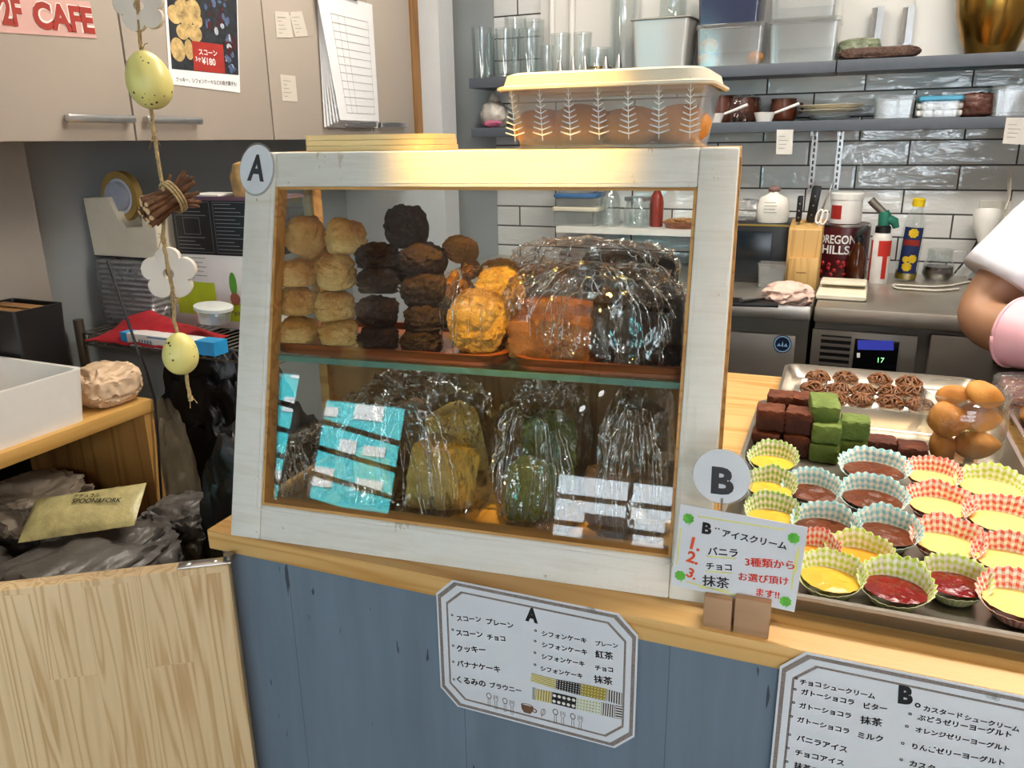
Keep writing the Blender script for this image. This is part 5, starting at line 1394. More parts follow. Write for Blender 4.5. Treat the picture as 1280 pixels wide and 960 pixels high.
m = MB(); fD.write(m, 'スコーン', (248, 68), (271, 70), bold=.02, lift=.0019); fD.write(m, '¥180', (252, 80), (269, 82), bold=.02, lift=.0019); fD.write(m, '3ヶ', (244, 76), (251, 77), bold=.02, lift=.0019)
m.part('price_lettering', M['white'], r, True, smooth=0)
m = MB(); fD.write(m, 'クッキー、シフォンケーキなどの焼き菓子も!', (220, 102), (296, 108), h=.011, bold=.008, lift=.0010); m.part('lettering', M['inkdark'], r, True, smooth=0)
# receipts
gN = 'small receipts on the third cabinet door'
thermal = plain('receipt_paper', '#D2CABE', .6, var=.05)
for i, (cs, lb) in enumerate((([(346, 47), (366, 47), (362, 15), (343, 14)], 'small receipt stuck on the cabinet door, left of the upper pair'), ([(369, 46), (385, 45), (377, 14), (361, 15)], 'small receipt stuck on the cabinet door, right of the upper pair'), ([(353, 126), (372, 127), (369, 95), (350, 93)], 'faint small receipt below the other two on the cabinet door'))):
    r, q = sheet('receipt', cs, thermal, lb, 'receipt', group=gN)
    m = MB(); a, b, c_, d = [Vector(p) for p in q]
    for j in range(5):
        t = .18+.15*j; fD.line(m, [a.lerp(d, t).lerp(b.lerp(c_, t), .15), a.lerp(d, t).lerp(b.lerp(c_, t), .35+.4*((j*37 % 10)/10))], .0012, .0009)
    m.part('printed_line', plain('receipt_print', '#8A847C', .6), r, True, smooth=0)
# hanging stack of paper forms
q = [fD.uv(*p) for p in [(400, 152), (466, 152), (461, 6), (394, 0)]]
r = T('paper_forms', 'stack of white printed forms hanging on the cabinet doors', 'papers', fD.P((q[0][0]+q[1][0])/2, q[0][1], .008))
for j in range(6):
    dx = .012*j
    m = MB(); u0, u1 = q[3][0]-dx*.3, q[2][0]; v1, v0 = q[2][1], q[1][1]
    def sh(u, v, j=j): 
        uu = u0+.012*j*(1-v)*0+(u1-u0)*u+(.045-.012*(5-j))*(1-v)*(1-u)*.8; vv = v0+(v1-v0)*v-.004*(5-j)*(1-v)
        return fD.P(uu, vv, .006+.006*j*(1-u)*(1-v*.8)+.0012*j+.010*math.sin(u*3.0)*(1-v)*.3)
    m.grid(10, 10, sh); m.part('sheet', M['paper'], r, True, smooth=80)
def top(u, v): return sh(u, v, 5)+Vector((.0008, 0, 0))
m = MB()
for j in range(13):
    v = .06+.065*j; 
    for i in range(10): 
        a, b = top(.18+.7*i/10, v), top(.18+.7*(i+1)/10, v); m.add([a, b, b+Vector((0, 0, .0014)), a+Vector((0, 0, .0014))], [(0, 1, 2, 3)])
for u in (.18, .30, .42, .88):
    for i in range(10):
        a, b = top(u, .06+.78*i/10), top(u, .06+.78*(i+1)/10); m.add([a, b, b+Vector((0, .0012, 0)), a+Vector((0, .0012, 0))], [(0, 1, 2, 3)])
m.part('ruled_lines', plain('form_lines', '#A6A2A0', .6), r, True, smooth=0)
m = MB(); p = fD.P((q[2][0]+q[3][0])/2, q[2][1]+.004, .01); m.box(p.x-.012, p.x+.012, p.y-.05, p.y+.05, p.z-.004, p.z+.018); m.part('clip', M['black'], r, True)

# ================================================================== LOW SHELF UNIT, WHITE BOX, BAGS (left)
sx = -1.35
sA, sB, sC = at_x(0, 583, sx), at_x(190, 495, sx), at_x(205, 640, sx)
zs = (sA.z+sB.z)/2+.008; ye = sB.y
low = T('low_shelf_unit', 'open wooden low shelf unit stuffed with plastic bags behind the gate', 'shelf', (sx-.2, ye-.5, 0))
m = MB(); m.box(sx-.40, sx, ye-1.0, ye, zs-.028, zs, bev=.002); m.part('top_board', M['shelfwood'], low, True)
m = MB(); m.box(sx-.40, sx-.004, ye-.024, ye-.001, .0, zs-.0285); m.part('end_panel', wood('shaded_shelf_wood', '#B98A4C', '#8A602C', 2, .8, .5), low, True)  # darker copy of the shelf wood, shade on the panel painted in
m = MB(); m.box(sx-.40, sx-.004, ye-1.0, ye-.977, .0, zs-.0285); m.part('end_panel', M['shelfwood'], low, True)
m = MB(); m.box(sx-.40, sx-.004, ye-.976, ye-.025, zs-.40, zs-.378); m.part('shelf_board', M['shelfwood'], low, True)
m = MB(); m.box(sx-.40, sx-.004, ye-.976, ye-.025, .08, .10); m.part('shelf_board', M['shelfwood'], low, True)
m = MB(); m.box(sx-.412, sx-.401, ye-1.0, ye, 0, zs-.001); m.part('back_panel', M['black'], low, True)
zsb = zs-.3775
# white box on top
wf = at_x(113, 505, sx-.01); wt = at_x(108, 440, sx-.01)
wb_ = T('white_bin', 'open rectangular white plastic box on the low wooden shelf unit', 'box', (sx-.165, wf.y-.243, zs+.0003))
hw = wt.z-wf.z
m = MB(); o, n = loft(m, [(rrect(.150, .235, .02), 0), (rrect(.155, .245, .02), hw), (rrect(.146, .236, .016), hw), (rrect(.142, .228, .016), .006)]); m.f.append([o+i for i in range(n)][::-1]); m.f.append([o+3*n+i for i in range(n)])
m.part('box_shell', plain('white_box_plastic', '#E6E2DC', .45, var=.03), wb_, smooth=50)
# crumpled paper bag beside it
def crumple(name, mat, c, rad, label, cat, seed, amp=.2, group=None, flat=None, freq=1.6, sub=5, power=.75):
    m = MB(); vs0, fs = ico(sub); off = Vector((seed*5.1, seed*2.9, seed*1.3)); vs = []
    for p in vs0:
        q = Vector([math.copysign(abs(x)**power, x) for x in p])
        n1 = .5-abs(noise.fractal(p*freq+off, .9, 2.1, 5))*1.6
        q = q*(1+amp*n1); w = Vector((q.x*rad[0], q.y*rad[1], q.z*rad[2]+rad[2])); w.z = max(w.z, 0)
        vs.append(w)
    m.add(vs, fs); return m.thing(name, mat, label, cat, c, group=group, smooth=50)
pb_ = at_x(150, 500, sx-.06)
crumple('paper_bag', M['kraft'], (sx-.062, (wf.y+.006+ye)/2+.012, zs+.0003), (.052, .062, .042), 'crumpled brown paper bag beside the white box', 'bag', 4, .2)
# dark bin behind
bpt = at_y(80, 378, 1.15)
bn = T('dark_bin', 'black bin with wooden slats on top behind the white box', 'bin', (bpt.x-.08, 1.093, zs+.0003))
zb1 = bpt.z-zs
m = MB(); o, n = loft(m, [(rrect(.070, .048, .008), 0), (rrect(.08, .056, .008), zb1), (rrect(.074, .050, .008), zb1), (rrect(.066, .044, .008), .006)]); m.f.append([o+i for i in range(n)][::-1]); m.f.append([o+3*n+i for i in range(n)])
m.part('bin_body', M['black'], bn, smooth=50)
m = MB(); m.box(-.072, .072, -.046, -.018, zb1-.010, zb1-.003); m.part('wooden_slat', M['strip'], bn)
m = MB(); m.box(-.072, .072, -.004, .028, zb1-.010, zb1-.003); m.part('wooden_slat', M['strip'], bn)
# bags inside the shelf
gL = 'plastic bags in the low shelf unit'
crumple('plastic_bag', M['greyfilm'], (sx-.15, ye-.16, zsb+.0003), (.12, .11, .085), 'grey plastic bag crammed at the end panel of the low shelf', 'bag', 11, .28, gL)
crumple('plastic_bag', M['greyfilm'], (sx-.12, ye-.42, zsb+.0003), (.11, .12, .09), 'grey plastic bag at the left in the low shelf', 'bag', 12, .28, gL)
crumple('plastic_bag', plain('grey_beige_bag', '#9A8C7A', .4, var=.25, vs=9, bump=.6, bs=20), (sx-.14, ye-.20, zsb+.155), (.085, .09, .045), 'twisted beige plastic bag on top of the pile in the low shelf', 'bag', 13, .34, gL)
sp = at_x(105, 640, sx+.06)
crumple('plastic_bag', M['greyfilm'], (sx+.11, ye-.33, sp.z-.16), (.115, .19, .062), 'large grey plastic bag bulging out of the shelf behind the gate', 'bag', 14, .26, gL)
crumple('plastic_bag', M['greyfilm'], (sx+.10, ye-.05, sp.z-.2), (.085, .085, .07), 'small grey plastic bag behind the hinge end of the gate', 'bag', 15, .3, gL)
sp = at_z(88, 655, zsb+.115)
sp = at_x(105, 640, sx+.06)
r = T('cutlery_pack', 'yellowish film pack of wooden spoons lying on the grey bags', 'pack', sp, .62, rot=Matrix.Rotation(.55, 3, 'Z') @ Matrix.Rotation(.42, 3, 'X') @ Matrix.Rotation(-.12, 3, 'Y'))
m = MB(); 
m.grid(24, 16, lambda u, v: ((u-.5)*.21, (v-.5)*.105, .014*math.sin(PI*u)**.4*math.sin(PI*v)**.4+.002*noise.noise(Vector((u*14, v*3, 1)))))
m.grid(24, 16, lambda u, v: ((u-.5)*.21, (.5-v)*.105, -.003*math.sin(PI*u)**.4*math.sin(PI*v)**.4)); m.part('film_pouch', M['spoonpack'], r, smooth=60)
fp = Face(WM[r.name] @ Vector((0, 0, .0165)), WM[r.name].to_3x3() @ Vector((1, 0, 0)), WM[r.name].to_3x3() @ Vector((0, 0, 1)))
m = MB(); fp.write(m, 'SPOON&FORK', (-.02, .012), (.075, -.004), bold=.02, lift=0, uvpts=True); fp.write(m, 'ナチュラル', (-.02, .026), (.03, .018), bold=.02, lift=0, uvpts=True); m.part('lettering', M['ink'], r, True, smooth=0)
# black cord down the end panel
m = MB(); c = [at_x(x, y, sx+.004) for x, y in ((166, 425), (180, 462), (191, 500), (194, 545), (196, 590), (199, 640), (201, 690))]
c = [Vector((p.x+.004, p.y+.001*i, p.z)) for i, p in enumerate(c)]
m.tube([Vector((c[0].x-.1, c[0].y+.05, c[0].z+.15))]+c, .0028, 8); m.thing('power_cord', M['black'], 'black cord running down beside the low shelf end panel', 'cord', c[-1], world=True, smooth=80)

# ================================================================== WIRE RACK AND ITS LOAD
RY = 1.36
def rP(x, y, dy=0): return at_y(x, y, RY+dy)
r0 = rP(100, 415); zr = rP(100, 414).z; rx0 = r0.x; rx1 = rx0+.60
rack = T('wire_rack', 'black wire rack holding tape dispenser, packs and boxes under the cabinets', 'rack', ((rx0+rx1)/2, RY+.15, 0))
for (x, y) in ((rx0, RY), (rx1, RY), (rx0, RY+.33), (rx1, RY+.33)):
    m = MB(); m.tube([(x, y, 0), (x, y, zr+.03)], .0125, 14); m.part('post', M['darksteel'], rack, True, smooth=60)
m = MB()
for z in (zr-.004, zr-.032):
    for y in (RY, RY+.33): m.tube([(rx0, y, z), (rx1, y, z)], .003, 8)
    for x in (rx0, rx1): m.tube([(x, RY, z), (x, RY+.33, z)], .003, 8)
n = 17
for i in range(n): 
    a = rx0+(rx1-rx0)*i/n; b = rx0+(rx1-rx0)*(i+1)/n; m.tube([(a, RY, zr-.004), ((a+b)/2, RY, zr-.032), (b, RY, zr-.004)], .002, 6)
m.part('shelf_edge', M['darksteel'], rack, True, smooth=60)
m = MB()
for i in range(24): x = rx0+(rx1-rx0)*(i+.5)/24; m.tube([(x, RY, zr-.0015), (x, RY+.33, zr-.0015)], .0016, 6)
m.part('shelf_wires', M['darksteel'], rack, True, smooth=60)
zr += .0005
# plastic wrapped stack of trays
a, b = rP(116, 320, .10), rP(190, 320, .10)
st_ = T('tray_stack', 'film wrapped stack of clear food trays under the tape dispenser', 'trays', ((a.x+b.x)/2, RY+.17, zr))
hs = rP(150, 323, .1).z-zr
m = MB(); nl = 13
for i in range(nl):
    z = hs*i/nl; m.box(-.088+.003*(i % 2), .088-.002*(i % 3), -.075, .075, z+.001, z+hs/nl*.55, bev=.001)
m.part('tray_layers', plain('pale_tray_plastic', '#B4B6BA', .3, var=.15), st_)
m = MB(); vs = []
for p in ico(5)[0]:
    q = (p/max(abs(p.x), abs(p.y), abs(p.z))).lerp(p, .12); nn = .5-abs(noise.fractal(Vector((p.x*4, p.y*4, p.z*2)), 1, 2, 3))*1.6
    q *= 1+.035*nn; vs.append((q.x*.096, q.y*.083, min(max(q.z*hs*.5+hs*.5, .0003), hs+.002)))
m.add(vs, ico(5)[1]); m.part('film', M['filmdense'], st_, smooth=180)
# tape dispenser on the stack
zd = zr+hs+.0025
a, b = rP(112, 320, .10), rP(198, 320, .10); L = (b.x-a.x); kx_ = L/86
td_ = T('tape_dispenser', 'cream desk tape dispenser with a roll of clear tape', 'tape dispenser', ((a.x+b.x)/2, RY+.14, zd))
H_ = 54*kx_
prof = [(-.47, 0), (.47, 0), (.5, .95), (.32, 1.02), (.29, .52), (.06, .50), (-.02, .62), (-.12, .98), (-.5, .96)]
m = MB(); q = [(x*L, z*H_) for x, z in prof]; n = len(q); hw_ = .032
vs = [(x, -hw_, z) for x, z in q]+[(x, hw_, z) for x, z in q]
m.add(vs, [list(range(n)), list(range(2*n-1, n-1, -1))]+[[i, n+i, n+(i+1) % n, (i+1) % n] for i in range(n)]); o = m.part('body', M['cream'], td_)
bm_ = o.modifiers.new('bev', 'BEVEL'); bm_.width = .003; bm_.segments = 2
rc = Vector((-.16*L+.02, 0, H_*.98)); rr = 22*kx_
m = MB(); m.lathe([(rr*.72, -.010), (rr, -.010), (rr, .010), (rr*.72, .010), (rr*.72, -.010)], 40, Matrix.Translation(rc) @ Matrix.Rotation(PI/2, 4, 'X'), False, False); m.part('tape_roll', plain('clear_tape_roll', '#A88A4E', .25), td_, smooth=40)
m = MB(); m.lathe([(rr*.60, -.009), (rr*.715, -.009), (rr*.715, .009), (rr*.60, .009), (rr*.60, -.009)], 40, Matrix.Translation(rc) @ Matrix.Rotation(PI/2, 4, 'X'), False, False); m.part('tape_core', plain('white_tape_core', '#CCD0DC', .5), td_, smooth=40)
m = MB(); m.lathe([(.001, -.022), (rr*.58, -.022), (rr*.58, .022), (.001, .022)], 30, Matrix.Translation(rc) @ Matrix.Rotation(PI/2, 4, 'X'), False, False); m.part('hub', plain('grey_hub', '#A8B0C0', .4), td_, smooth=40)
m = MB(); m.box(-.47*L, .47*L, -.03, .03, -.002, .0005); m.part('rubber_base', M['black'], td_)
# red cloth
m = MB(); ca = rP(200, 392, .02)
def cloth(u, v):
    x = (u-.5)*.30; y = (v-.5)*.16
    h = .050*math.exp(-((u-.32)/.28)**2-((v-.6)/.4)**2)+.03*math.exp(-((u-.75)/.3)**2-((v-.5)/.4)**2)
    h *= (1-abs(2*u-1)**6)*(1-abs(2*v-1)**6); h += .006*(.5+noise.fractal(Vector((u*6, v*5, 2)), 1, 2, 3))*(1-abs(2*u-1)**8)
    return (x, y, max(h, .0006)+.0006)
m.grid(50, 30, cloth); rcth = m.thing('red_cloth', M['red'], 'crumpled dark red cloth on the wire rack', 'cloth', (rP(204, 405, .03).x, RY+.012, zr), smooth=180)
rcth.location.y = RY+.005
md = rcth.modifiers.new('thick', 'SOLIDIFY'); md.thickness = .0015; md.offset = 1
# lidded round tub lying in the cloth
a = rP(246, 398, -.03)
tub = T('lidded_tub', 'small clear tub with pale lid tucked in the red cloth', 'tub', (a.x, RY+.02, zr+.053), rot=Matrix.Rotation(.12, 3, 'Y'))
w_ = px2m(a, 24)
m = MB(); m.lathe([(w_*.82, 0), (w_*.95, .030), (w_*.93, .030), (w_*.8, .0015)], 36); m.part('tub_body', M['clearbox'], tub)
m = MB(); m.lathe([(w_*1.0, .030), (w_*1.0, .037), (w_*.9, .0385)], 36); m.part('lid', plain('pale_lid', '#C8CCC8', .35), tub)
# green and white carton
gx0, gx1 = rP(213, 350, .16), rP(330, 350, .16); gz0, gz1 = rP(250, 398, .16).z, rP(260, 318, .16).z
gz0 = zr
crt = T('piping_set_box', 'white and lime green carton of a piping set behind the red cloth', 'box', ((gx0.x+gx1.x)/2, RY+.2, gz0), .0)
hw_ = (gx1.x-gx0.x)/2; hh = gz1-gz0
hw_ = min(hw_, .15)
m = MB(); m.box(-hw_, hw_, -.045, .045, 0, hh, bev=.001); m.part('carton', M['white'], crt)
fG = Face(WM[crt.name] @ Vector((0, -.0455, 0)), (1, 0, 0), (0, -1, 0)); lime = plain('lime_print', '#BCD22E', .4)
m = MB(); fG.poly(m, [(-hw_+.02, .03), (.0, .03), (.0, hh*.62), (-hw_+.02, hh*.62)], .0005); fG.poly(m, [(.005, .02), (hw_-.002, .02), (hw_-.002, hh*.36), (.005, hh*.36)], .0005); m.part('lime_panel', lime, crt, True, smooth=0)
m = MB(); fG.disc(m, (.06, hh*.62), .012, .03, .0008, 16); m.part('green_print', plain('leaf_green_print', '#5FA83A', .4), crt, True, smooth=0)
m = MB(); fG.disc(m, (.062, hh*.42), .016, .016, .0009, 16); m.part('hand_print', plain('hand_print', '#B0705A', .4), crt, True, smooth=0)
m = MB(); fG.write(m, 'een Piping', (.012, hh*.2), (.085, hh*.2), bold=.01, lift=.001, uvpts=True); 
for j in range(5): fG.line(m, [(-hw_+.02, hh*(.95-.06*j)), (-.02-.01*(j % 2), hh*(.95-.06*j))], .0012, .0008)
m.part('lettering', plain('grey_print', '#50554E', .5), crt, True, smooth=0)
# black printed carton on top
bz0 = gz0+hh+.0005; bz1 = rP(260, 250, .16).z
bx = T('appliance_box', 'black carton with fine white print on the wire rack', 'box', (crt.location.x+.02, RY+.2, bz0), .04)
hb = bz1-bz0
m = MB(); m.box(-.125, .16, -.05, .1, 0, hb, bev=.001); m.part('carton', plain('black_carton', '#17181C', .45), bx)
m = MB(); m.box(-.126, .161, -.051, .101, hb, hb+.008); m.part('purple_edge', plain('dull_purple', '#6A4A5C', .5), bx)
fK = Face(WM[bx.name] @ Vector((0, -.0505, 0)), WM[bx.name].to_3x3() @ Vector((1, 0, 0)), WM[bx.name].to_3x3() @ Vector((0, -1, 0)))
m = MB()
for cxx in (-.11, .01):
    for j in range(13):
        if cxx < 0 and 3 < j < 9: continue
        v = hb*(.93-.068*j); fK.line(m, [(cxx, v), (cxx+.05+.045*((j*53 % 10)/10), v)], .0016, .0006)
    fK.line(m, [(cxx-.004, hb*.97), (cxx+.105, hb*.97), (cxx+.105, hb*.05), (cxx-.004, hb*.05)], .0008, .0006, True)
fK.line(m, [(-.09, hb*.68), (-.04, hb*.68), (-.04, hb*.38), (-.09, hb*.38)], .001, .0006, True)
m.part('fine_print', plain('grey_fine_print', '#8A9098', .5), bx, True, smooth=0)
# white lid, beige bag on the carton
a = rP(287, 214, .16)
m = MB(); m.lathe([(.035, 0), (.04, .045), (.028, .075), (.012, .08)], 24, sx=1, sy=.8); m.thing('beige_pouch', plain('beige_pouch', '#B8945E', .6, var=.35, vs=40, bump=.5), 'beige pouch standing on the black carton behind the round A label', 'pouch', (a.x+.01, RY+.2, bz0+hb+.0085))
m = MB(); m.box(-.05, .05, -.04, .04, 0, .006, bev=.002); m.thing('white_slab', M['white'], 'flat white board on the black carton beside the pouch', 'board', (a.x-.085, RY+.19, bz0+hb+.0085))
# blue and white wrap carton at the front
a, b = rP(172, 418, -.02), rP(288, 420, -.02)
wr = T('wrap_carton', 'long blue and white carton of wrap lying at the rack front', 'box', ((a.x+b.x)/2, RY-.045, zr+.0), -.02)
hl = (b.x-a.x)/2
m = MB(); m.box(-hl, hl, -.02, .02, 0, .03, bev=.001); m.part('carton', M['white'], wr)
m = MB(); m.box(-hl-.0005, -hl+.02, -.0205, .0205, -.0002, .0305); m.part('blue_end', plain('bright_blue_print', '#2E9AD8', .35), wr); m = MB(); m.box(hl-.055, hl+.0005, -.0205, .0205, -.0002, .0305); m.part('blue_end', plain('bright_blue_print', '#2E9AD8', .35), wr)
fW = Face(WM[wr.name] @ Vector((0, -.0205, 0)), WM[wr.name].to_3x3() @ Vector((1, 0, 0)), WM[wr.name].to_3x3() @ Vector((0, -1, 0)))
m = MB(); fW.poly(m, [(-hl*.4, .024), (hl*.1, .024), (hl*.1, .0275), (-hl*.4, .0275)], .0004)
for j in range(5): fW.poly(m, [(-hl*.6+j*.009, .006), (-hl*.6+j*.009+.005, .006), (-hl*.6+j*.009+.005, .018), (-hl*.6+j*.009, .018)], .0004)
m.part('print', plain('blue_grey_print', '#6A8AA8', .4), wr, True, smooth=0)
wr.location.z = zr; wr.location.y = RY+.03-.1+.02
m = MB()
for xx in (-hl*.7, hl*.7): m.tube([(xx, .0, .0), (xx, .07, -.001)], .0015, 6)
# dark bags under the rack
crumple('black_bag', M['blackbag'], (at_y(268, 560, RY+.1).x, RY+.165, .0), (.185, .12, .405), 'large black plastic bag bulging under the wire rack', 'bag', 21, .22)
crumple('black_bag', M['blackbag'], (-1.0, 1.12, .0), (.13, .13, .40), 'black plastic bag standing behind the left end of the counter', 'bag', 22, .22)
b_ = at_y(213, 530, 1.32)
crumple('pale_bag', plain('dim_beige_bag', '#5E5442', .6, var=.3), (at_y(208, 540, 1.26).x-.02, 1.262, .0), (.05, .07, .36), 'dim tall beige bag between the shelf end and the black bag', 'bag', 23, .2)
for n_ in ('pale_bag',): pass
# ================================================================== BACK WALL SHELVES
SY = YB-.20
zu = at_y(1000, 77.5, SY).z; zl = at_y(1000, 151, SY).z
xL_ = at_y(586, 95, SY).x; xJ = at_y(1046, 76, SY).x
for i, (a, b, lb) in enumerate(((xL_, xJ-.002, 'long grey blue upper shelf with glasses and clear boxes'), (xJ+.002, 2.2, 'grey blue upper shelf carrying the big brass bowl'))):
    m = MB(); m.box(a, b, SY, YB-.031, zu-.034, zu, bev=.001); m.thing('wall_shelf', M['greyblue'], lb, 'shelf', ((a+b)/2, YB-.031, zu-.034), world=True)
m = MB(); m.box(xL_+.004, 2.2, SY, YB-.001, zl-.032, zl, bev=.001); m.thing('wall_shelf', M['greyblue'], 'long grey blue lower shelf with pots, plates and tubs', 'shelf', (.3, YB-.001, zl-.032), world=True)
# slotted standards and brackets under the shelves
for i, (x, y0, y1) in enumerate(((1021, 91, 240), (1053, 88, 240))):
    p = at_y(x, 150, YB-.006); m = MB(); zb_ = at_y(x, y1, YB).z
    m.box(p.x-.009, p.x+.009, YB-.0045, YB-.0005, zb_, zl-.034); 
    r = m.thing('slotted_standard', M['chrome'], ('left', 'right')[i]+' slotted metal standard on the tiles above the knife block', 'shelf standard', (p.x, YB-.0005, zb_), world=True)
    for k in range(9):
        z = zb_+.012+k*(zl-.05-zb_)/9; m = MB(); m.box(p.x-.003, p.x+.003, YB-.0052, YB-.0044, z, z+.012); m.part('slot', M['inkdark'], r, True)
    m = MB(); m.box(p.x-.004, p.x+.004, YB-.17, YB-.0055, zl-.046, zl-.0325); m.part('bracket', M['chrome'], r, True)

def sx_(x, Y, z): # x coordinate on plane Y of photo column x at height z
    p = at_y(x, 100, Y); y = 100
    for _ in range(3):
        v = Vector((p.x, Y, z))-CAMP; y = 480-F_PX*v.dot(_up)/v.dot(_fw); p = at_y(x, y, Y)
    return p.x, px2m(Vector((p.x, Y, z)), 1)
# drinking glasses
def tumbler(name, x, w, hpx, Y, label, base=None, taper=.86, group='drinking glasses on the upper shelf', mat='tumbler'):
    z = (zu if base is None else base)+.0004; X, k = sx_(x, Y, z); R = w*k/2; H_ = hpx*k; t = .0022
    r = T(name, label, 'glass', (X, Y, z), 0, group)
    m = MB(); m.lathe([(R*taper*.96, 0), (R*taper, .003), (R, H_), (R-t, H_), (R*taper-t, .012), (.001, .009)], 28, capt=False); m.part('bowl', M[mat], r, smooth=60)
    m = MB(); m.lathe([(R-t, H_-.001), (R-t*.5, H_+.0012), (R, H_-.001)], 28, None, False, False); m.part('rim', M['tumbler'], r, smooth=90)
    return r
for i, (x, w, hp, Y, lb) in enumerate([(604, 27, 58, 2.80, 'tall ribbed drinking glass at the left end of the upper shelf'), (633, 26, 56, 2.80, 'drinking glass second from the shelf left end'),
    (662, 28, 54, 2.80, 'drinking glass third from the shelf left end'), (684, 18, 34, 2.79, 'short slim glass before the pipes, fourth in the row'), (701, 26, 47, 2.80, 'drinking glass just right of the short slim one'),
    (728, 24, 47, 2.80, 'drinking glass left of the low beaker with gold band'), (645, 28, 70, 2.88, 'tall glass behind the second and third glasses'), (668, 26, 66, 2.87, 'glass stacked high behind the third glass'),
    (612, 24, 52, 2.88, 'glass at the back behind the leftmost tall glass')]): tumbler('drinking_glass', x, w, hp, Y, lb)
b_ = tumbler('beaker', 747, 34, 30, 2.86, 'low wide glass beaker with a gold band behind the piping tips', taper=.95, group=None)
X, k = sx_(747, 2.86, zu); m = MB(); m.lathe([(17.2*k, .018), (17.4*k, .018), (17.4*k, .023), (17.2*k, .023)], 28, capb=False, capt=False); m.part('gold_band', M['brass'], b_)
t_ = tumbler('tall_carafe', 778, 34, 110, 2.88, 'tall clear glass carafe behind the grey plastic pitcher', taper=.98, group=None)
for i, (x, h) in enumerate(((700, 18), (716, 20), (731, 20), (757, 18), (773, 20))):
    X, k = sx_(x, 2.775, zu); m = MB(); m.lathe([(5.2*k, 0), (5.2*k, .002), (1.4*k, h*k), (1.0*k, h*k), (4.6*k, .001)], 18, Matrix.Identity(4), False, False)
    m.thing('piping_tip', M['chrome'], ('first', 'second', 'third', 'fourth', 'fifth')[i]+' steel piping tip from the left on the upper shelf edge', 'piping tip', (X, 2.775, zu+.0003), group='steel piping tips on the upper shelf', smooth=50)
# grey plastic pitcher with mason jar on top
X, k = sx_(830, 2.84, zu); hw_, hh = 36*k, 58*k
r = T('plastic_pitcher', 'grey translucent square plastic pitcher on the upper shelf', 'pitcher', (X, 2.84, zu+.0004))
bowlbox(hw_*.86, hw_*.75, hw_*.98, hw_*.85, hh, .012).part('body', glass('grey_plastic', (.85, .86, .84), .05, .2, diff=.6, dcol=(.62, .62, .60)), r, smooth=50)
m = MB(); loft(m, [(rrect(hw_*.98, hw_*.85, .012), hh-.006), (rrect(hw_*1.04, hw_*.91, .014), hh-.004), (rrect(hw_*1.04, hw_*.91, .014), hh), (rrect(hw_*.9, hw_*.77, .012), hh+.001)]); o=len(m.v)-28; m.f.append([o+i for i in range(28)]); m.part('lid', plain('grey_lid', '#A8A69E', .4), r, smooth=40)
X2, k = sx_(841, 2.84, zu+hh); R = 17*k
r = T('preserving_jar', 'wire clip glass preserving jar standing on the grey pitcher', 'jar', (X2, 2.84, zu+hh+.0018))
m = MB(); m.lathe([(R*.9, 0), (R, .004), (R, R*1.5), (R*.86, R*1.9), (R*.86, R*2.1), (R*.8, R*2.1), (R*.8, R*1.9), (R*.93, R*1.5), (R*.93, .008), (.001, .006)], 28, capt=False); m.part('glass_body', M['tumbler'], r, smooth=60)
m = MB(); m.lathe([(R*.92, R*2.12), (R*.95, R*2.25), (R*.6, R*2.4), (.001, R*2.42)], 28, capt=False); m.part('lid', M['tumbler'], r, smooth=60)
m = MB(); m.tube([(R*.9*math.cos(a), R*.9*math.sin(a), R*2.0) for a in [i*PI/12 for i in range(25)]], .0018, 6); m.tube([(-R*.95, -.0, R*2.0), (-R*.97, -R*.3, R*1.4), (-R*.3, -R*1.05, R*1.3), (R*.3, -R*1.05, R*1.3), (R*.97, -R*.3, R*1.4), (R*.95, 0, R*2.0)], .0016, 6); m.part('wire_clip', M['chrome'], r, smooth=80)
# clear stacking boxes
def clearbox(x0, x1, y0, y1, Y, label, name='clear_box', group='clear stacking boxes on the upper shelf', zbase=None, tint='clearbox', lidmat=None, dep=.075):
    z = zbase; X0, k = sx_(x0, Y-dep, z); X1, _ = sx_(x1, Y-dep, z); hw_ = (X1-X0)/2; hh = (y1-y0)*k
    r = T(name, label, 'box', ((X0+X1)/2, Y, z), 0, group)
    bowlbox(hw_*.93, dep*.93, hw_*.98, dep*.98, hh-.012, .010).part('tub', M[tint], r, smooth=50)
    m = MB(); loft(m, [(rrect(hw_, dep, .012), hh-.0155), (rrect(hw_+.003, dep+.003, .014), hh-.012), (rrect(hw_+.003, dep+.003, .014), hh-.003), (rrect(hw_-.002, dep-.002, .012), hh)]); o = len(m.v)-28; m.f.append([o+i for i in range(28)]); m.part('lid', lidmat or M['clearbox'], r, smooth=40)
    return r, hh, (X0+X1)/2
r1, h1, X1 = clearbox(868, 952, 30, 79, 2.85, 'clear box holding bread rolls, lower left of the four stacked boxes', zbase=zu+.0004)
r2, h2, X2 = clearbox(958, 1046, 26, 77, 2.85, 'empty looking clear box, lower right of the four stacked boxes', zbase=zu+.0004)
clearbox(870, 950, -18, 29, 2.85, 'navy filled box, upper left of the four stacked boxes', zbase=zu+h1+.001, tint='navybox') if False else None
M['navybox'] = glass('dark_blue_box', (.35, .37, .5), .06, .12, diff=.75, dcol=(.05, .06, .12))
clearbox(870, 950, -18, 29, 2.85, 'navy filled box, upper left of the four stacked boxes', zbase=zu+h1+.001, tint='navybox')
clearbox(960, 1046, -20, 26, 2.85, 'clear box with white bags inside, upper right of the four stacked boxes', zbase=zu+h2+.001)
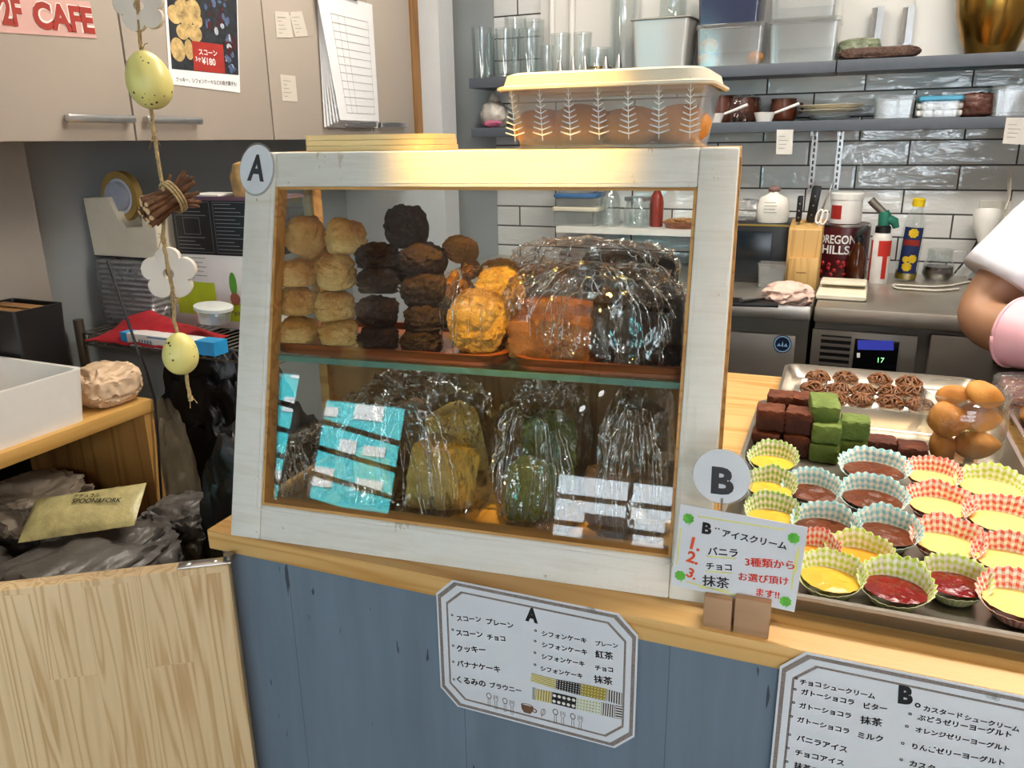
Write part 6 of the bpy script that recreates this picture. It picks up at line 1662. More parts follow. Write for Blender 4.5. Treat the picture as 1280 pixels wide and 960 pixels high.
for i, (dx, dy, dz) in enumerate(((-.075, -.03, 0), (-.07, .025, 0), (.078, -.03, 0), (.07, .02, 0), (-.07, -.02, .045))):
    m = MB(); m.blob((0, 0, .022), (.028, .026, .022), .08, 1.7, 90+i, 3, flat=-.02); m.thing('bread_roll', M['bun'], ('bread roll at the front left of the clear box on the shelf', 'bread roll at the back left of the clear box on the shelf', 'bread roll at the front right of the clear box on the shelf', 'bread roll at the back right of the clear box on the shelf', 'bread roll on top of the left ones in the clear box')[i], 'bread roll', (X1+dx, 2.85+dy, zu+.0022+dz), i, 'bread rolls in the clear box', smooth=180)
# bags on the right upper shelf
def pillow(name, x, y, w, hpx, dep, Y, z, mat, label, cat, seed, amp=.15, tilt=0):
    X, k = sx_(x, Y, z); m = MB(); vs = []; off = Vector((seed*3.3, seed, seed*1.7))
    for p in ico(4)[0]:
        q = (p/max(abs(p.x), abs(p.y), abs(p.z))).lerp(p, .5); nn = .5-abs(noise.fractal(p*2.4+off, 1, 2, 4))*1.5; q *= 1+amp*nn
        vs.append((q.x*w*k/2, q.y*dep/2, max(q.z*hpx*k/2+hpx*k/2, 0)))
    m.add(vs, ico(4)[1]); return m.thing(name, mat, label, cat, (X, Y, z+.0004), smooth=60)
pillow('greens_bag', 1072, 55, 50, 27, .10, 2.86, zu, plain('greens_in_film', '#7E8668', .3, var=.5, vs=40, bump=.6, bs=30), 'film bag of pale greens on the upper shelf right of the boxes', 'bag', 3)
pillow('seed_bag', 1097, 65, 96, 14, .07, 2.785, zu, plain('dark_seeds', '#5C4236', .3, var=.6, vs=160, bump=.7, bs=150), 'flat film bag of dark seeds lying along the upper shelf edge', 'bag', 4, .08)
# brass bowl
X, k = sx_(1237, 2.84, zu); R = 47*k
r = T('brass_bowl', 'large shiny brass coloured mixing bowl on the upper shelf', 'bowl', (X, 2.845, zu+.0004))
m = MB(); m.lathe([(R*.58, 0), (R*.62, R*.1), (R*.78, R*.5), (R*.92, R*1.0), (R*.98, R*1.5), (R*1.0, R*1.9), (R*.985, R*1.9), (R*.965, R*1.5), (R*.9, R*1.0), (R*.76, R*.5), (R*.55, R*.08), (.001, R*.06)], 48, capt=False, sy=.92); m.part('bowl_shell', M['brass'], r, smooth=60)
m = MB(); m.lathe([(R*.985, R*1.885), (R*1.02, R*1.9), (R*1.02, R*1.93), (R*.985, R*1.94)], 48, capb=False, capt=False, sy=.92); m.part('rim', M['chrome'], r, smooth=60)

# ---- lower shelf
def pot(x, w, hpx, Y, label, handle=0):
    X, k = sx_(x, Y, zl); R = w*k/2; H_ = hpx*k
    r = T('brown_pot', label, 'pot', (X, Y, zl+.0004), 0, 'brown pots on the lower shelf')
    m = MB(); m.lathe([(R*.8, 0), (R*.96, H_*.15), (R, H_*.5), (R*.92, H_*.85), (R*.95, H_), (R*.85, H_), (R*.84, H_*.85), (R*.9, H_*.4), (R*.7, .006), (.001, .005)], 32, capt=False); m.part('pot_body', M['browncup'], r, smooth=60)
    if handle:
        m = MB(); m.tube([(R*.9, 0, H_*.8), (R*1.35, 0, H_*.75), (R*1.4, 0, H_*.45), (R*.95, 0, H_*.3)], .005, 8); m.part('handle', M['browncup'], r, smooth=80)
    return r
pot(900, 30, 32, 2.85, 'brown pot half hidden by the frosted box on the lower shelf'); 
rp = pot(928, 40, 29, 2.86, 'brown pot wrapped in clear film on the lower shelf')
X, k = sx_(928, 2.86, zl); m = MB(); m.lathe([(21*k, .002), (22*k, 18*k), (20*k, 29*k), (9*k, 33*k), (.001, 30*k)], 26, capb=False, capt=False); m.part('film', M['film'], rp, smooth=80)
pot(978, 32, 27, 2.87, 'small brown pot with handle behind the white measuring spoon', 1)
for i, x in enumerate((892, 955)):
    X, k = sx_(x, 2.785, zl); r = T('measuring_spoon', ('white measuring spoon poking out beside the frosted box', 'white measuring spoon in front of the small brown pot')[i], 'spoon', (X, 2.785, zl+.0004), 0, 'white measuring spoons on the lower shelf')
    m = MB(); R = 13*k; m.lathe([(R*.7, 0), (R, R*.85), (R*.93, R*.85), (R*.62, .003), (.001, .003)], 26, capt=False); m.part('spoon_bowl', M['white'], r, smooth=60)
    m = MB(); m.tube([(R*.95, 0, R*.78), (R*1.9, -.004, R*1.1), (R*3.1, -.008, R*1.55)], [.004, .0045, .005], 8); m.part('handle', M['white'], r, smooth=80)
X, k = sx_(1037, 2.845, zl); zz = zl+.0004
for i, (w, h, mt) in enumerate(((48, .012, 'white'), (60, .012, 'white'), (76, .012, 'cream'), (80, .016, 'cream'))):
    m = MB(); R = w*k/2; R = min(R, .105); m.lathe([(R*.6, 0), (R*.62, .003), (R, h-.001), (R, h), (R*.95, h), (R*.55, .004), (.001, .004)], 40, capt=False)
    m.thing('plate', M[mt], ('small white plate at the bottom of the stack on the lower shelf', 'white plate second from the bottom of the shelf stack', 'cream plate second from the top of the shelf stack', 'wide cream plate on top of the shelf stack')[i], 'plate', (X, 2.85, zz), group='stack of plates on the lower shelf', smooth=50); zz += h*.8+.0006
clearbox(1090, 1142, 122, 150, 2.84, 'clear empty tub left of the blue lidded one on the lower shelf', name='clear_tub', group=None, zbase=zl+.0004, dep=.06)
rb_, hb_, Xb = clearbox(1147, 1201, 121, 147, 2.84, 'clear tub with bright blue lid full of marshmallows', name='blue_lid_tub', group=None, zbase=zl+.0004, lidmat=plain('sky_blue_lid', '#4FA0C4', .35), dep=.06)
rnd = random.Random(5); q = 0
mm = MB(); mm.blob((0, 0, 0), (.012, .011, .009), .05, 1.5, 3, 2, power=.6); 
for ix in range(5):
    for iy in range(3):
        for iz in range(2):
            lb = f"white marshmallow in the blue lidded tub, {('bottom', 'upper')[iz]} layer"
            lab_ = 'white marshmallow lying among others in the blue lidded tub'
            P = (Xb-.05+.0245*ix+rnd.uniform(-.002, .002), 2.80+.036*iy, zl+.0135+.021*iz)
            if q == 0: proto = mm.thing('marshmallow', M['white'], lab_, 'marshmallow', P, 0, 'marshmallows in the blue lidded tub', smooth=180)
            else: dup(proto, TR(P, rnd.uniform(0, 3)))
            q += 1
pillow('brown_packet', 1218, 140, 40, 29, .06, 2.84, zl, plain('brown_film_packet', '#5A3022', .25, var=.4, vs=50, bump=.6, bs=40), 'brown film packet between blue lidded tub and clear box', 'packet', 9)
clearbox(1238, 1300, 110, 147, 2.85, 'large clear box at the right end of the lower shelf', name='clear_bin', group=None, zbase=zl+.0004)
# bag with pink content at the left end of the lower shelf
X, k = sx_(618, 2.83, zl); r = T('pink_bag', 'clear bag with white and pink contents at the lower shelf left end', 'bag', (X, 2.83, zl+.0004))
m = MB(); m.blob((0, 0, .045), (.052, .045, .05), .2, 2, 6, 4, flat=-.0445); m.part('bag_body', plain('greyish_clear_bag', '#B8B2AA', .25, var=.25, vs=30, bump=.6, bs=30), r, smooth=60)
m = MB(); m.blob((0, -.006, .016), (.040, .042, .016), .2, 2, 7, 3, flat=-.0155); m.part('pink_contents', plain('pink_contents', '#C86A8A', .5, var=.3, vs=40), r, smooth=60)
m = MB(); m.blob((.0, 0, .10), (.02, .012, .022), .3, 3, 8, 3); m.part('twisted_neck', plain('greyish_clear_bag', '#B8B2AA', .25), r, smooth=60)
# paper notes under the lower shelf
for i, (cs, lb) in enumerate((([(970, 193), (990, 193), (992, 162), (971, 162)], 'small paper note hanging from the lower shelf above the flour bag'), ([(1253, 179), (1284, 181), (1284, 147), (1258, 147)], 'small paper note hanging from the lower shelf at the right'))):
    f = Face((0, SY-.0008, CZ), (1, 0, 0), (0, -1, 0)); q_ = [f.uv(*p) for p in cs]
    r = T('paper_note', lb, 'note', f.P((q_[0][0]+q_[1][0])/2, q_[0][1], 0), 0, 'paper notes on the lower shelf edge'); m = MB(); f.poly(m, q_, .0005, .0004); m.part('sheet', plain('note_paper', '#DAD6D0', .6), r, True, smooth=0)
    m = MB(); a, b, c_, d = [Vector(p) for p in q_]
    for j in range(4): t = .25+.16*j; f.line(m, [a.lerp(d, t).lerp(b.lerp(c_, t), .15), a.lerp(d, t).lerp(b.lerp(c_, t), .5+.3*((j*7 % 3)/3))], .002, .0008)
    m.part('writing', plain('note_ink', '#9A9690', .6), r, True, smooth=0)

# ---- small white shelf seen through the display case
wz = at_y(780, 286, SY).z; wx0, wx1 = at_y(695, 288, SY).x, at_y(872, 290, SY).x+.01
m = MB(); m.box(wx0, wx1, SY, YB-.001, wz-.02, wz); m.thing('white_shelf', M['white'], 'short white shelf on the tiles seen through the display case', 'shelf', ((wx0+wx1)/2, YB-.001, wz-.02), world=True)
gT = 'plastic tubs on the short white shelf'
ra, ha, Xa = clearbox(690, 746, 262, 285, 2.84, 'cream plastic tub at the bottom of the stack on the white shelf', name='plastic_tub', group=gT, zbase=wz+.0004, tint='clearbox', lidmat=M['cream'], dep=.06)
rb_, hb2, _ = clearbox(692, 744, 246, 262, 2.84, 'blue lidded plastic tub second from the bottom on the white shelf', name='plastic_tub', group=gT, zbase=wz+ha+.001, lidmat=plain('mid_blue_lid', '#3E6EA4', .4), dep=.06)
clearbox(694, 740, 228, 246, 2.84, 'pinkish plastic tub at the top of the stack on the white shelf', name='plastic_tub', group=gT, zbase=wz+ha+hb2+.002, lidmat=plain('pink_lid', '#B87A84', .4), dep=.055)
def bottle(name, x, w, hpx, Y, z, label, bodymat, capmat, cat='bottle', neck=.45):
    X, k = sx_(x, Y, z); R = w*k/2; H_ = hpx*k
    r = T(name, label, cat, (X, Y, z+.0004))
    m = MB(); m.lathe([(R*.9, 0), (R, .004), (R, H_*.58), (R*.85, H_*.7), (R*neck, H_*.83), (R*neck, H_*.9), (R*neck*.85, H_*.9), (R*neck*.85, H_*.83), (R*.78, H_*.69), (R*.93, H_*.58), (R*.93, .006), (.001, .005)], 28, capt=False); m.part('bottle_body', bodymat, r, smooth=60)
    m = MB(); m.lathe([(R*neck*1.12, H_*.885), (R*neck*1.12, H_), (R*neck, H_*1.005), (.001, H_*1.005)], 24, capb=False, capt=False); m.part('cap', capmat, r, smooth=60)
    return r, R, H_
bottle('glass_bottle', 762, 26, 54, 2.83, wz, 'clear glass bottle with white cap on the white shelf', M['tumbler'], M['white'])
bottle('glass_jar_silver_lid', 797, 36, 36, 2.83, wz, 'squat glass jar with silver lid and red contents on the white shelf', M['tumbler'], M['chrome'], 'jar', .85)
bottle('red_bottle', 820, 17, 52, 2.85, wz, 'slim red sauce bottle on the white shelf', plain('sauce_red', '#8A2A1E', .3), M['black'])
X, k = sx_(852, 2.82, wz); r = T('nut_tray', 'shallow tray of nuts at the right end of the white shelf', 'tray', (X, 2.83, wz+.0004))
m = MB(); m.lathe([(.055, 0), (.07, .022), (.067, .022), (.052, .003), (.001, .003)], 30, capt=False, sy=.8); m.part('dish', M['walnut'], r, smooth=60)
m = MB(); m.blob((0, 0, .019), (.060, .048, .014), .35, 6, 3, 4); m.part('nuts', plain('mixed_nuts', '#B8864E', .6, var=.5, vs=80, bump=.8, bs=90), r); r.children[-1]['kind'] = 'stuff'

# ================================================================== WORKTOP FRIDGES
zw = at_y(1130, 341, YB).z; yf = at_z(1110, 389, zw).y; xs_ = at_z(1013, 392, zw).x
def fridge(x0, x1, label):
    r = T('worktop_fridge', label, 'fridge', ((x0+x1)/2, (yf+YB)/2, 0))
    m = MB(); m.box(x0, x1, yf, YB-.002, zw-.042, zw, bev=.006); m.part('worktop', M['steel'], r, True)
    m = MB(); m.box(x0+.004, x1-.004, yf+.03, YB-.01, .1, zw-.0425); m.part('cabinet_body', M['darksteel'], r, True)
    for xx in (x0+.05, x1-.05):
        m = MB(); m.tube([(xx, yf+.1, 0), (xx, yf+.1, .0995)], .018, 12); m.part('foot', M['black'], r, True)
    return r
fl = fridge(-1.36, xs_-.004, 'steel worktop fridge with round blue emblem below the knife block')
fr = fridge(xs_+.004, 2.4, 'steel worktop fridge with vent and digital display below the oil bottle')
fY = yf+.012
def fx(x, y): return at_y(x, y, fY)
a, b = fx(905, 410), fx(1008, 412)
m = MB(); m.box(-1.3, b.x-.025, fY, yf+.029, .14, a.z-.008, bev=.003); d = m.part('door', M['darksteel'], fl, True)
f = Face((0, fY-.0005, CZ), (1, 0, 0), (0, -1, 0)); c = f.uv(978, 430); s_ = px2m(fx(978, 430), 1)
m = MB(); f.disc(m, c, 11*s_, 11.5*s_, .0008, 28); em = m.part('emblem', plain('dark_blue_emblem', '#16243C', .3), d, True, smooth=0)
m = MB(); f.disc(m, c, 10*s_, 10.4*s_, .0014, 28, .86)
for dx, w, h in ((-4, 5, 4), (0, 3, 7), (4, 5, 4.5)): f.poly(m, [(c[0]+(dx-w/2)*s_, c[1]-3*s_), (c[0]+(dx+w/2)*s_, c[1]-3*s_), (c[0]+dx*s_+.3*s_, c[1]+(h-3)*s_)], .0014)
m.part('emblem_print', plain('pale_blue_emblem', '#8AB4DC', .3), fl, True, smooth=0)
# control panel of the right unit
p0, p1 = fx(1016, 411), fx(1141, 470); m = MB(); m.box(p0.x, p1.x, fY, yf+.029, p1.z-.25, p0.z, bev=.002); cp = m.part('control_panel', M['darksteel'], fr, True)
m = MB(); q0, q1 = fx(1027, 418), fx(1061, 452)
m.box(q0.x, q1.x, fY-.0012, fY-.0002, q1.z-.02, q0.z); m.part('vent_recess', M['black'], cp, True)
for j in range(5):
    z = q0.z-(q0.z-q1.z+.02)*(j+.5)/5; m = MB(); m.box(q0.x, q1.x, fY-.004, fY-.0012, z-.0035, z+.0035); m.part('vent_slat', M['darksteel'], cp, True)
q0, q1 = fx(1069, 423), fx(1119, 470)
m = MB(); m.box(q0.x, q1.x, fY-.003, fY-.0002, q1.z, q0.z, bev=.001); ds = m.part('display', plain('display_black', '#0A0A0E', .15), cp, True)
fd = Face((0, fY-.0032, CZ), (1, 0, 0), (0, -1, 0))
m = MB(); fd.poly(m, [fd.uv(1072, 437), fd.uv(1117, 438), fd.uv(1117, 426), fd.uv(1072, 425)], .0004); m.part('blue_strip', lamp_mat('display_blue', (.03, .04, .35), .35), cp, True, smooth=0)
m = MB(); fd.write(m, '17', (1097, 453), (1105, 453.4), bold=.0, lift=.0006); m.part('digits', lamp_mat('display_digits', (.25, .8, .3), 1.2), cp, True, smooth=0)
m = MB(); fd.poly(m, [fd.uv(1071, 447), fd.uv(1075, 447), fd.uv(1075, 441), fd.uv(1071, 441)], .0006); m.part('indicator', M['white'], cp, True, smooth=0)
p0 = fx(1164, 418); m = MB(); m.box(p0.x, p0.x+.62, fY-.006, yf+.029, .14, p0.z, bev=.003); dd = m.part('door', M['darksteel'], fr, True)
p1 = fx(1240, 446); m = MB(); m.box(p1.x, p1.x+.22, fY-.03, fY-.007, p1.z-.012, p1.z+.012, bev=.004); m.part('handle', M['black'], dd, True)
m = MB(); m.box(p0.x+.63, 2.38, fY-.006, yf+.029, .14, p0.z, bev=.003); m.part('door', M['darksteel'], fr, True)

# ---- things on the worktop
def wP(x, y): return at_z(x, y, zw)
# black box
a, b = wP(915, 374), wP(986, 376); k = px2m(b, 1)
yb_ = 2.60
X1 = at_y(984, 330, yb_).x; X0 = X1-.27; hz = at_y(950, 281, yb_).z-zw
r = T('black_oven', 'black boxy countertop oven beside the knife block', 'oven', ((X0+X1)/2, yb_+.14, zw+.0004))
m = MB(); m.box(X0, X1, yb_, yb_+.28, zw+.001, zw+hz, bev=.004); m.part('oven_body', M['black'], r, True)
m = MB(); m.box(X0+.02, X1-.05, yb_-.006, yb_-.0004, zw+.02, zw+hz-.02, bev=.002); m.part('oven_door', plain('dark_teal_door', '#0E1A22', .2), r, True)
m = MB(); m.box(X0, X1, yb_-.002, yb_+.002, zw+hz-.004, zw+hz+.0015); m.part('top_trim', plain('ochre_trim', '#8A7430', .4), r, True)
ztop = zw+hz+.0016
# flour bag
X, k = sx_(964, 2.66, ztop); r = T('flour_bag', 'white flour bag with twisted neck on the black oven', 'bag', (X, 2.68, ztop))
m = MB(); R = 20*k; m.lathe([(R*.9, 0), (R*1.0, R*.4), (R*.98, R*1.0), (R*.8, R*1.5), (R*.3, R*1.75), (R*.2, R*1.9)], 28, sy=.75); m.part('bag_body', plain('flour_paper', '#E2DED6', .6, var=.08, bump=.4, bs=20), r, smooth=60)
m = MB(); m.blob((0, 0, R*2.0), (R*.35, R*.25, R*.22), .3, 3, 4, 3); m.part('twisted_neck', plain('brown_tie', '#7A5A54', .5), r, smooth=60)
fF = Face((X, 2.68-R*.75-.002, ztop), (1, 0, 0), (0, -1, 0)); m = MB()
for j in range(4): fF.line(m, [(-R*.45, R*(1.25-.2*j)), (R*(.2+.1*(j % 2)), R*(1.25-.2*j))], .002, .0)
m.part('printed_lines', plain('grey_brown_lines', '#8E8880', .6), r, True, smooth=0)
pillow('clear_bag', 932, 270, 34, 26, .08, 2.70, ztop, M['filmdense'], 'loose clear plastic bag beside the flour bag', 'bag', 17, .25)
# knife block
kb0 = wP(1000, 361); k = px2m(kb0, 1)
r = T('knife_block', 'pale wooden knife block with knives and scissors on the worktop', 'knife block', (kb0.x, kb0.y+.05, zw+.0004), .0)
hw_ = 19.5*k; hk = 78*k
m = MB(); vs = [(-hw_, -.045, 0), (hw_, -.045, 0), (hw_, .055, 0), (-hw_, .055, 0), (-hw_, -.045, hk*.94), (hw_, -.045, hk*.94), (hw_, .055, hk*1.05), (-hw_, .055, hk*1.05)]
m.add(vs, [(3, 2, 1, 0), (4, 5, 6, 7), (0, 1, 5, 4), (1, 2, 6, 5), (2, 3, 7, 6), (3, 0, 4, 7)]); o = m.part('block', M['knifewood'], r); bm_ = o.modifiers.new('b', 'BEVEL'); bm_.width = .003; bm_.segments = 2
m = MB(); m.box(-hw_*.8, hw_*.95, -.066, -.0455, 0, hk*.5, bev=.002); m.part('front_step', M['knifewood'], r)
m = MB(); m.box(-hw_*.3, hw_*.3, -.0668, -.0661, hk*.26, hk*.28); m.part('stamp', M['strip'], r)
KW = WM[r.name]
def knife(name, x, y, lx, L, w, mat, label, lean):
    q = T(name, label, 'knife', KW @ Vector((lx, y, hk*1.0)), rot=Matrix.Rotation(lean, 3, 'Y') @ Matrix.Rotation(.12, 3, 'X'))
    m = MB(); m.box(-w/2, w/2, -.011, .011, .006, L, bev=.004); m.part('handle', mat, q)
    m = MB(); m.box(-.0012, .0012, -.012, .012, -.03, .006); m.part('blade', M['chrome'], q)
    for j in range(3): 
        m = MB(); m.lathe([(.0022, 0), (.0022, .0008)], 10, Matrix.Translation((0, -.0112, L*(.25+.25*j))) @ Matrix.Rotation(PI/2, 4, 'X')); m.part('rivet', M['chrome'], q)
knife('kitchen_knife', 0, .0, -hw_*.55, 34*k, .016, M['black'], 'black handled riveted knife at the left of the knife block', .02)
knife('kitchen_knife', 0, .02, hw_*.15, 46*k, .026, M['black'], 'broad black handled knife in the middle of the knife block', .10)
knife('honing_steel', 0, .035, hw_*.55, 52*k, .006, M['chrome'], 'thin steel rod rising behind the knives in the block', .28)
q = T('scissors', 'white handled kitchen scissors stuck in the knife block', 'scissors', KW @ Vector((hw_*.75, -.01, hk*1.0)), rot=Matrix.Rotation(.2, 3, 'Y'))
for s_ in (-1, 1):
    m = MB(); m.tube([(s_*.007+.009*math.cos(a)*.9, 0, .022+.020*math.sin(a)) for a in [i*PI/12 for i in range(25)]], .003, 8); m.part('finger_loop', M['white'], q, smooth=80)
m = MB(); m.box(-.004, .004, -.0012, .0012, -.03, .006); m.part('blade', M['chrome'], q)
# cans, jars, bottles
c0 = wP(1048, 350); k = px2m(c0, 1); R = 31*k; H_ = 67*k
r = T('syrup_can', 'large dark red can with cherries reading OREGON HILLS', 'can', (c0.x, c0.y+R, zw+.0004))
m = MB(); m.lathe([(R*.98, 0), (R, .004), (R, H_-.004), (R*.98, H_), (.001, H_-.002)], 44, capt=False); m.part('can_body', plain('dark_red_label', '#4A1418', .3, var=.25), r, smooth=50)
m = MB(); m.lathe([(R*1.015, H_-.006), (R*1.02, H_-.001), (R*.95, H_+.001)], 44, None, False, False); m.part('can_rim', M['chrome'], r, smooth=60)
def wrap_text(parent, body, R, z, h, ang_w, a0, mat, name='lettering', bold=.02):
    vs, fs = text_mesh(body, bold); x0, x1 = min(v.x for v in vs), max(v.x for v in vs); y0, y1 = min(v.y for v in vs), max(v.y for v in vs)
    m = MB(); 
    P = []
    for v in vs:
        a = a0+((v.x-x0)/(x1-x0)-.5)*ang_w; P.append((R*math.sin(a), -R*math.cos(a), z+(v.y-y0)/(y1-y0)*h))
    m.add(P, fs); return m.part(name, mat, parent, smooth=0)
wrap_text(r, 'OREGON', R*1.012, H_*.66, H_*.16, 1.5, -.25, M['white']); wrap_text(r, 'HILLS', R*1.012, H_*.47, H_*.16, 1.1, -.25, M['white'])
rnd = random.Random(9); m = MB()
for j in range(26):
    a = rnd.uniform(-1.5, 1.3); z = H_*rnd.uniform(.06, .34); m.blob((R*.985*math.sin(a), -R*.985*math.cos(a), z), (.009, .004, .009), 0, 1, 0, 1)
m.part('cherry_print', plain('cherry_red', '#A81E24', .3, var=.4, vs=80), r, smooth=180)
zt_ = zw+H_+.0016
c1, k1_ = sx_(1056, c0.y+R, zt_)
R2 = 19*k1_; H2 = 37*k1_
r = T('white_tub', 'round white tub with red label standing on the dark red can', 'tub', (c1, c0.y+R, zt_))
m = MB(); m.lathe([(R2*.96, 0), (R2*.98, .004), (R2*.98, H2*.78), (R2*.9, H2*.8)], 36, capt=True); m.part('tub_body', M['white'], r, smooth=50)
m = MB(); m.lathe([(R2*1.02, H2*.78), (R2*1.03, H2*.97), (R2*.97, H2), (.001, H2)], 36, capb=True, capt=False); m.part('screw_lid', M['white'], r, smooth=40)
m = MB(); vs = []; n = 8
for z in (H2*.15, H2*.6):
    for i in range(n+1): a = -1.1+.85*i/n; vs.append((R2*.992*math.sin(a), -R2*.992*math.cos(a), z))
m.add(vs, [(i, i+1, n+1+i+1, n+1+i) for i in range(n)]); m.part('red_label', plain('label_red', '#A82A26', .4), r, smooth=50)
# trigger spray bottle, amber
c2 = wP(1068, 352); k = px2m(c2, 1)
bY = c2.y-.0
r = T('spray_bottle', 'amber spray bottle with black trigger head before the can', 'bottle', (c2.x, bY-.005, zw+.0004)); R = 10.5*k; H_ = 50*k
m = MB(); m.lathe([(R*.9, 0), (R, .005), (R, H_*.6), (R*.45, H_*.92), (R*.4, H_)], 28); m.part('bottle_body', plain('amber_glass', '#4A220E', .12, var=.3), r, smooth=60)
m = MB(); m.lathe([(R*.5, H_), (R*.5, H_+.014)], 20); m.tube([(-.008, 0, H_+.014), (.0, 0, H_+.03), (.024, 0, H_+.045)], [.011, .012, .007], 10); m.tube([(.006, -.004, H_+.024), (.016, -.006, H_+.006), (.012, -.006, H_-.012)], .004, 8); m.part('trigger_head', M['black'], r, smooth=60)
# kitchen torch
c3 = wP(1096, 355); k = px2m(c3, 1); R = 12*k; H_ = 62*k
r = T('kitchen_torch', 'red and white gas can with green torch head', 'gas torch', (c3.x, c3.y+R, zw+.0004))
m = MB(); m.lathe([(R, 0), (R, H_*.9), (R*.7, H_), (R*.45, H_*1.03)], 32); m.part('gas_can', plain('white_can', '#DDD8D4', .3), r, smooth=40)
m = MB(); n = 12
for (a0, a1, z0, z1) in ((-.25, 1.2, H_*.55, H_*.86), (-1.2, -.9, H_*.05, H_*.86), (.25, .75, H_*.1, H_*.55)):
    vs = [(R*1.01*math.sin(a0+(a1-a0)*i/n), -R*1.01*math.cos(a0+(a1-a0)*i/n), z) for z in (z0, z1) for i in range(n+1)]; m.add(vs, [(i, i+1, n+2+i, n+1+i) for i in range(n)])
m.part('red_print', plain('can_red', '#C42E24', .35), r, smooth=50)
m = MB(); m.lathe([(R*.75, H_*1.0), (R*.75, H_*1.12), (R*.55, H_*1.15)], 20); m.part('collar', M['black'], r, smooth=40)
m = MB(); m.tube([(0, 0, H_*1.13), (0, 0, H_*1.34), (-.004, 0, H_*1.42)], [R*.55, R*.62, R*.5], 14); m.tube([(.0, 0, H_*1.3), (R*1.0, 0, H_*1.22), (R*1.2, 0, H_*1.1)], [R*.5, R*.45, R*.3], 12); m.part('torch_body', plain('torch_green', '#1E6E5A', .4), r, smooth=60)
m = MB(); m.tube([(-.002, 0, H_*1.38), (-R*1.1, 0, H_*1.56), (-R*1.5, 0, H_*1.64)], [R*.35, R*.4, R*.42], 14); m.part('nozzle', M['darksteel'], r, smooth=60)
# oil bottle
c4 = wP(1131, 352); k = px2m(c4, 1); R = 13*k; H_ = 101*k
r = T('oil_bottle', 'clear sunflower oil bottle with yellow cap against the tiles', 'bottle', (c4.x, c4.y+R, zw+.0004), rot=Matrix.Rotation(.05, 3, 'Y'))
m = MB(); m.lathe([(R*.9, 0), (R, .005), (R, H_*.6), (R*.9, H_*.72), (R*.5, H_*.88), (R*.45, H_*.92)], 32); m.part('bottle_body', M['tumbler'], r, smooth=60)
m = MB(); m.lathe([(R*.55, H_*.90), (R*.58, H_*.99), (R*.5, H_), (.001, H_)], 24, capt=False); m.part('cap', plain('yellow_cap', '#E8C822', .35), r, smooth=40)
m = MB(); m.lathe([(R*.86, .004), (R*.94, .01), (R*.94, H_*.12), (.001, H_*.12)], 32, capt=False); m.part('oil', plain('golden_oil', '#B89A22', .1), r, smooth=60)
m = MB(); n = 14; vs = [(R*1.012*math.sin(-.9+1.8*i/n), -R*1.012*math.cos(-.9+1.8*i/n), z) for z in (H_*.1, H_*.66) for i in range(n+1)]; m.add(vs, [(i, i+1, n+2+i, n+1+i) for i in range(n)]); lbm = m.part('label_wrap', plain('label_navy', '#1E2C5A', .35), r, smooth=60)
for (a, z, rad) in ((-.1, H_*.18, .013), (.28, H_*.28, .012), (0, H_*.59, .013), (-.3, H_*.27, .009)):
    m = MB(); pts_ = [(R*1.03*math.sin(a), -R*1.03*math.cos(a), z)]
    for rr_ in (.5, 1):
        for t in range(16): aa = a+rr_*rad/R*math.cos(2*PI*t/16)*(1+.15*(t % 2)); pts_.append((R*1.025*math.sin(aa), -R*1.025*math.cos(aa), z+rr_*rad*math.sin(2*PI*t/16)*(1+.15*(t % 2))))
    m.add(pts_, [(0, 1+t, 1+(t+1) % 16) for t in range(16)]+[(1+t, 17+t, 17+(t+1) % 16, 1+(t+1) % 16) for t in range(16)])
    m.part('sunflower_print', plain('sunflower_yellow', '#E2BE22', .4, var=.2, vs=90), lbm, smooth=0)
m = MB(); n = 8; vs = [(R*1.035*math.sin(-.7+1.4*i/n), -R*1.035*math.cos(-.7+1.4*i/n), z) for z in (H_*.44, H_*.51) for i in range(n+1)]; m.add(vs, [(i, i+1, n+2+i, n+1+i) for i in range(n)]); m.part('red_band', plain('label_band_red', '#9A2A1E', .4), lbm, smooth=60)
wrap_text(lbm, 'SUNFLOWER', R*1.03, H_*.36, H_*.04, 1.3, 0, M['inkyellow']) if False else None
# scale
a, b = wP(1019, 374), wP(1080, 375)
k = px2m(a, 1)
r = T('kitchen_scale', 'flat cream kitchen scale on the steel worktop edge', 'scale', ((a.x+b.x)/2+.004, a.y+.055, zw+.0004), -.02); hw_ = (b.x-a.x)/2*1.04
m = MB(); vs = [(-hw_, -.06, 0), (hw_, -.06, 0), (hw_, .085, 0), (-hw_, .085, 0), (-hw_, -.06, .016), (hw_, -.06, .016), (hw_*.95, .08, .034), (-hw_*.95, .08, .034)]
m.add(vs, [(3, 2, 1, 0), (4, 5, 6, 7), (0, 1, 5, 4), (1, 2, 6, 5), (2, 3, 7, 6), (3, 0, 4, 7)]); o = m.part('scale_body', M['cream'], r); bm_ = o.modifiers.new('b', 'BEVEL'); bm_.width = .004; bm_.segments = 2
m = MB(); m.box(-hw_*.93, hw_*.93, -.005, .08, .034, .042, bev=.003); m.part('weighing_plate', M['cream'], r)
m = MB(); m.box(-hw_*.5, hw_*.3, -.061+.012, -.03, .0205, .0215, Matrix.Rotation(.09, 4, 'X')); m.part('display', plain('scale_display', '#8E8E80', .3), r)
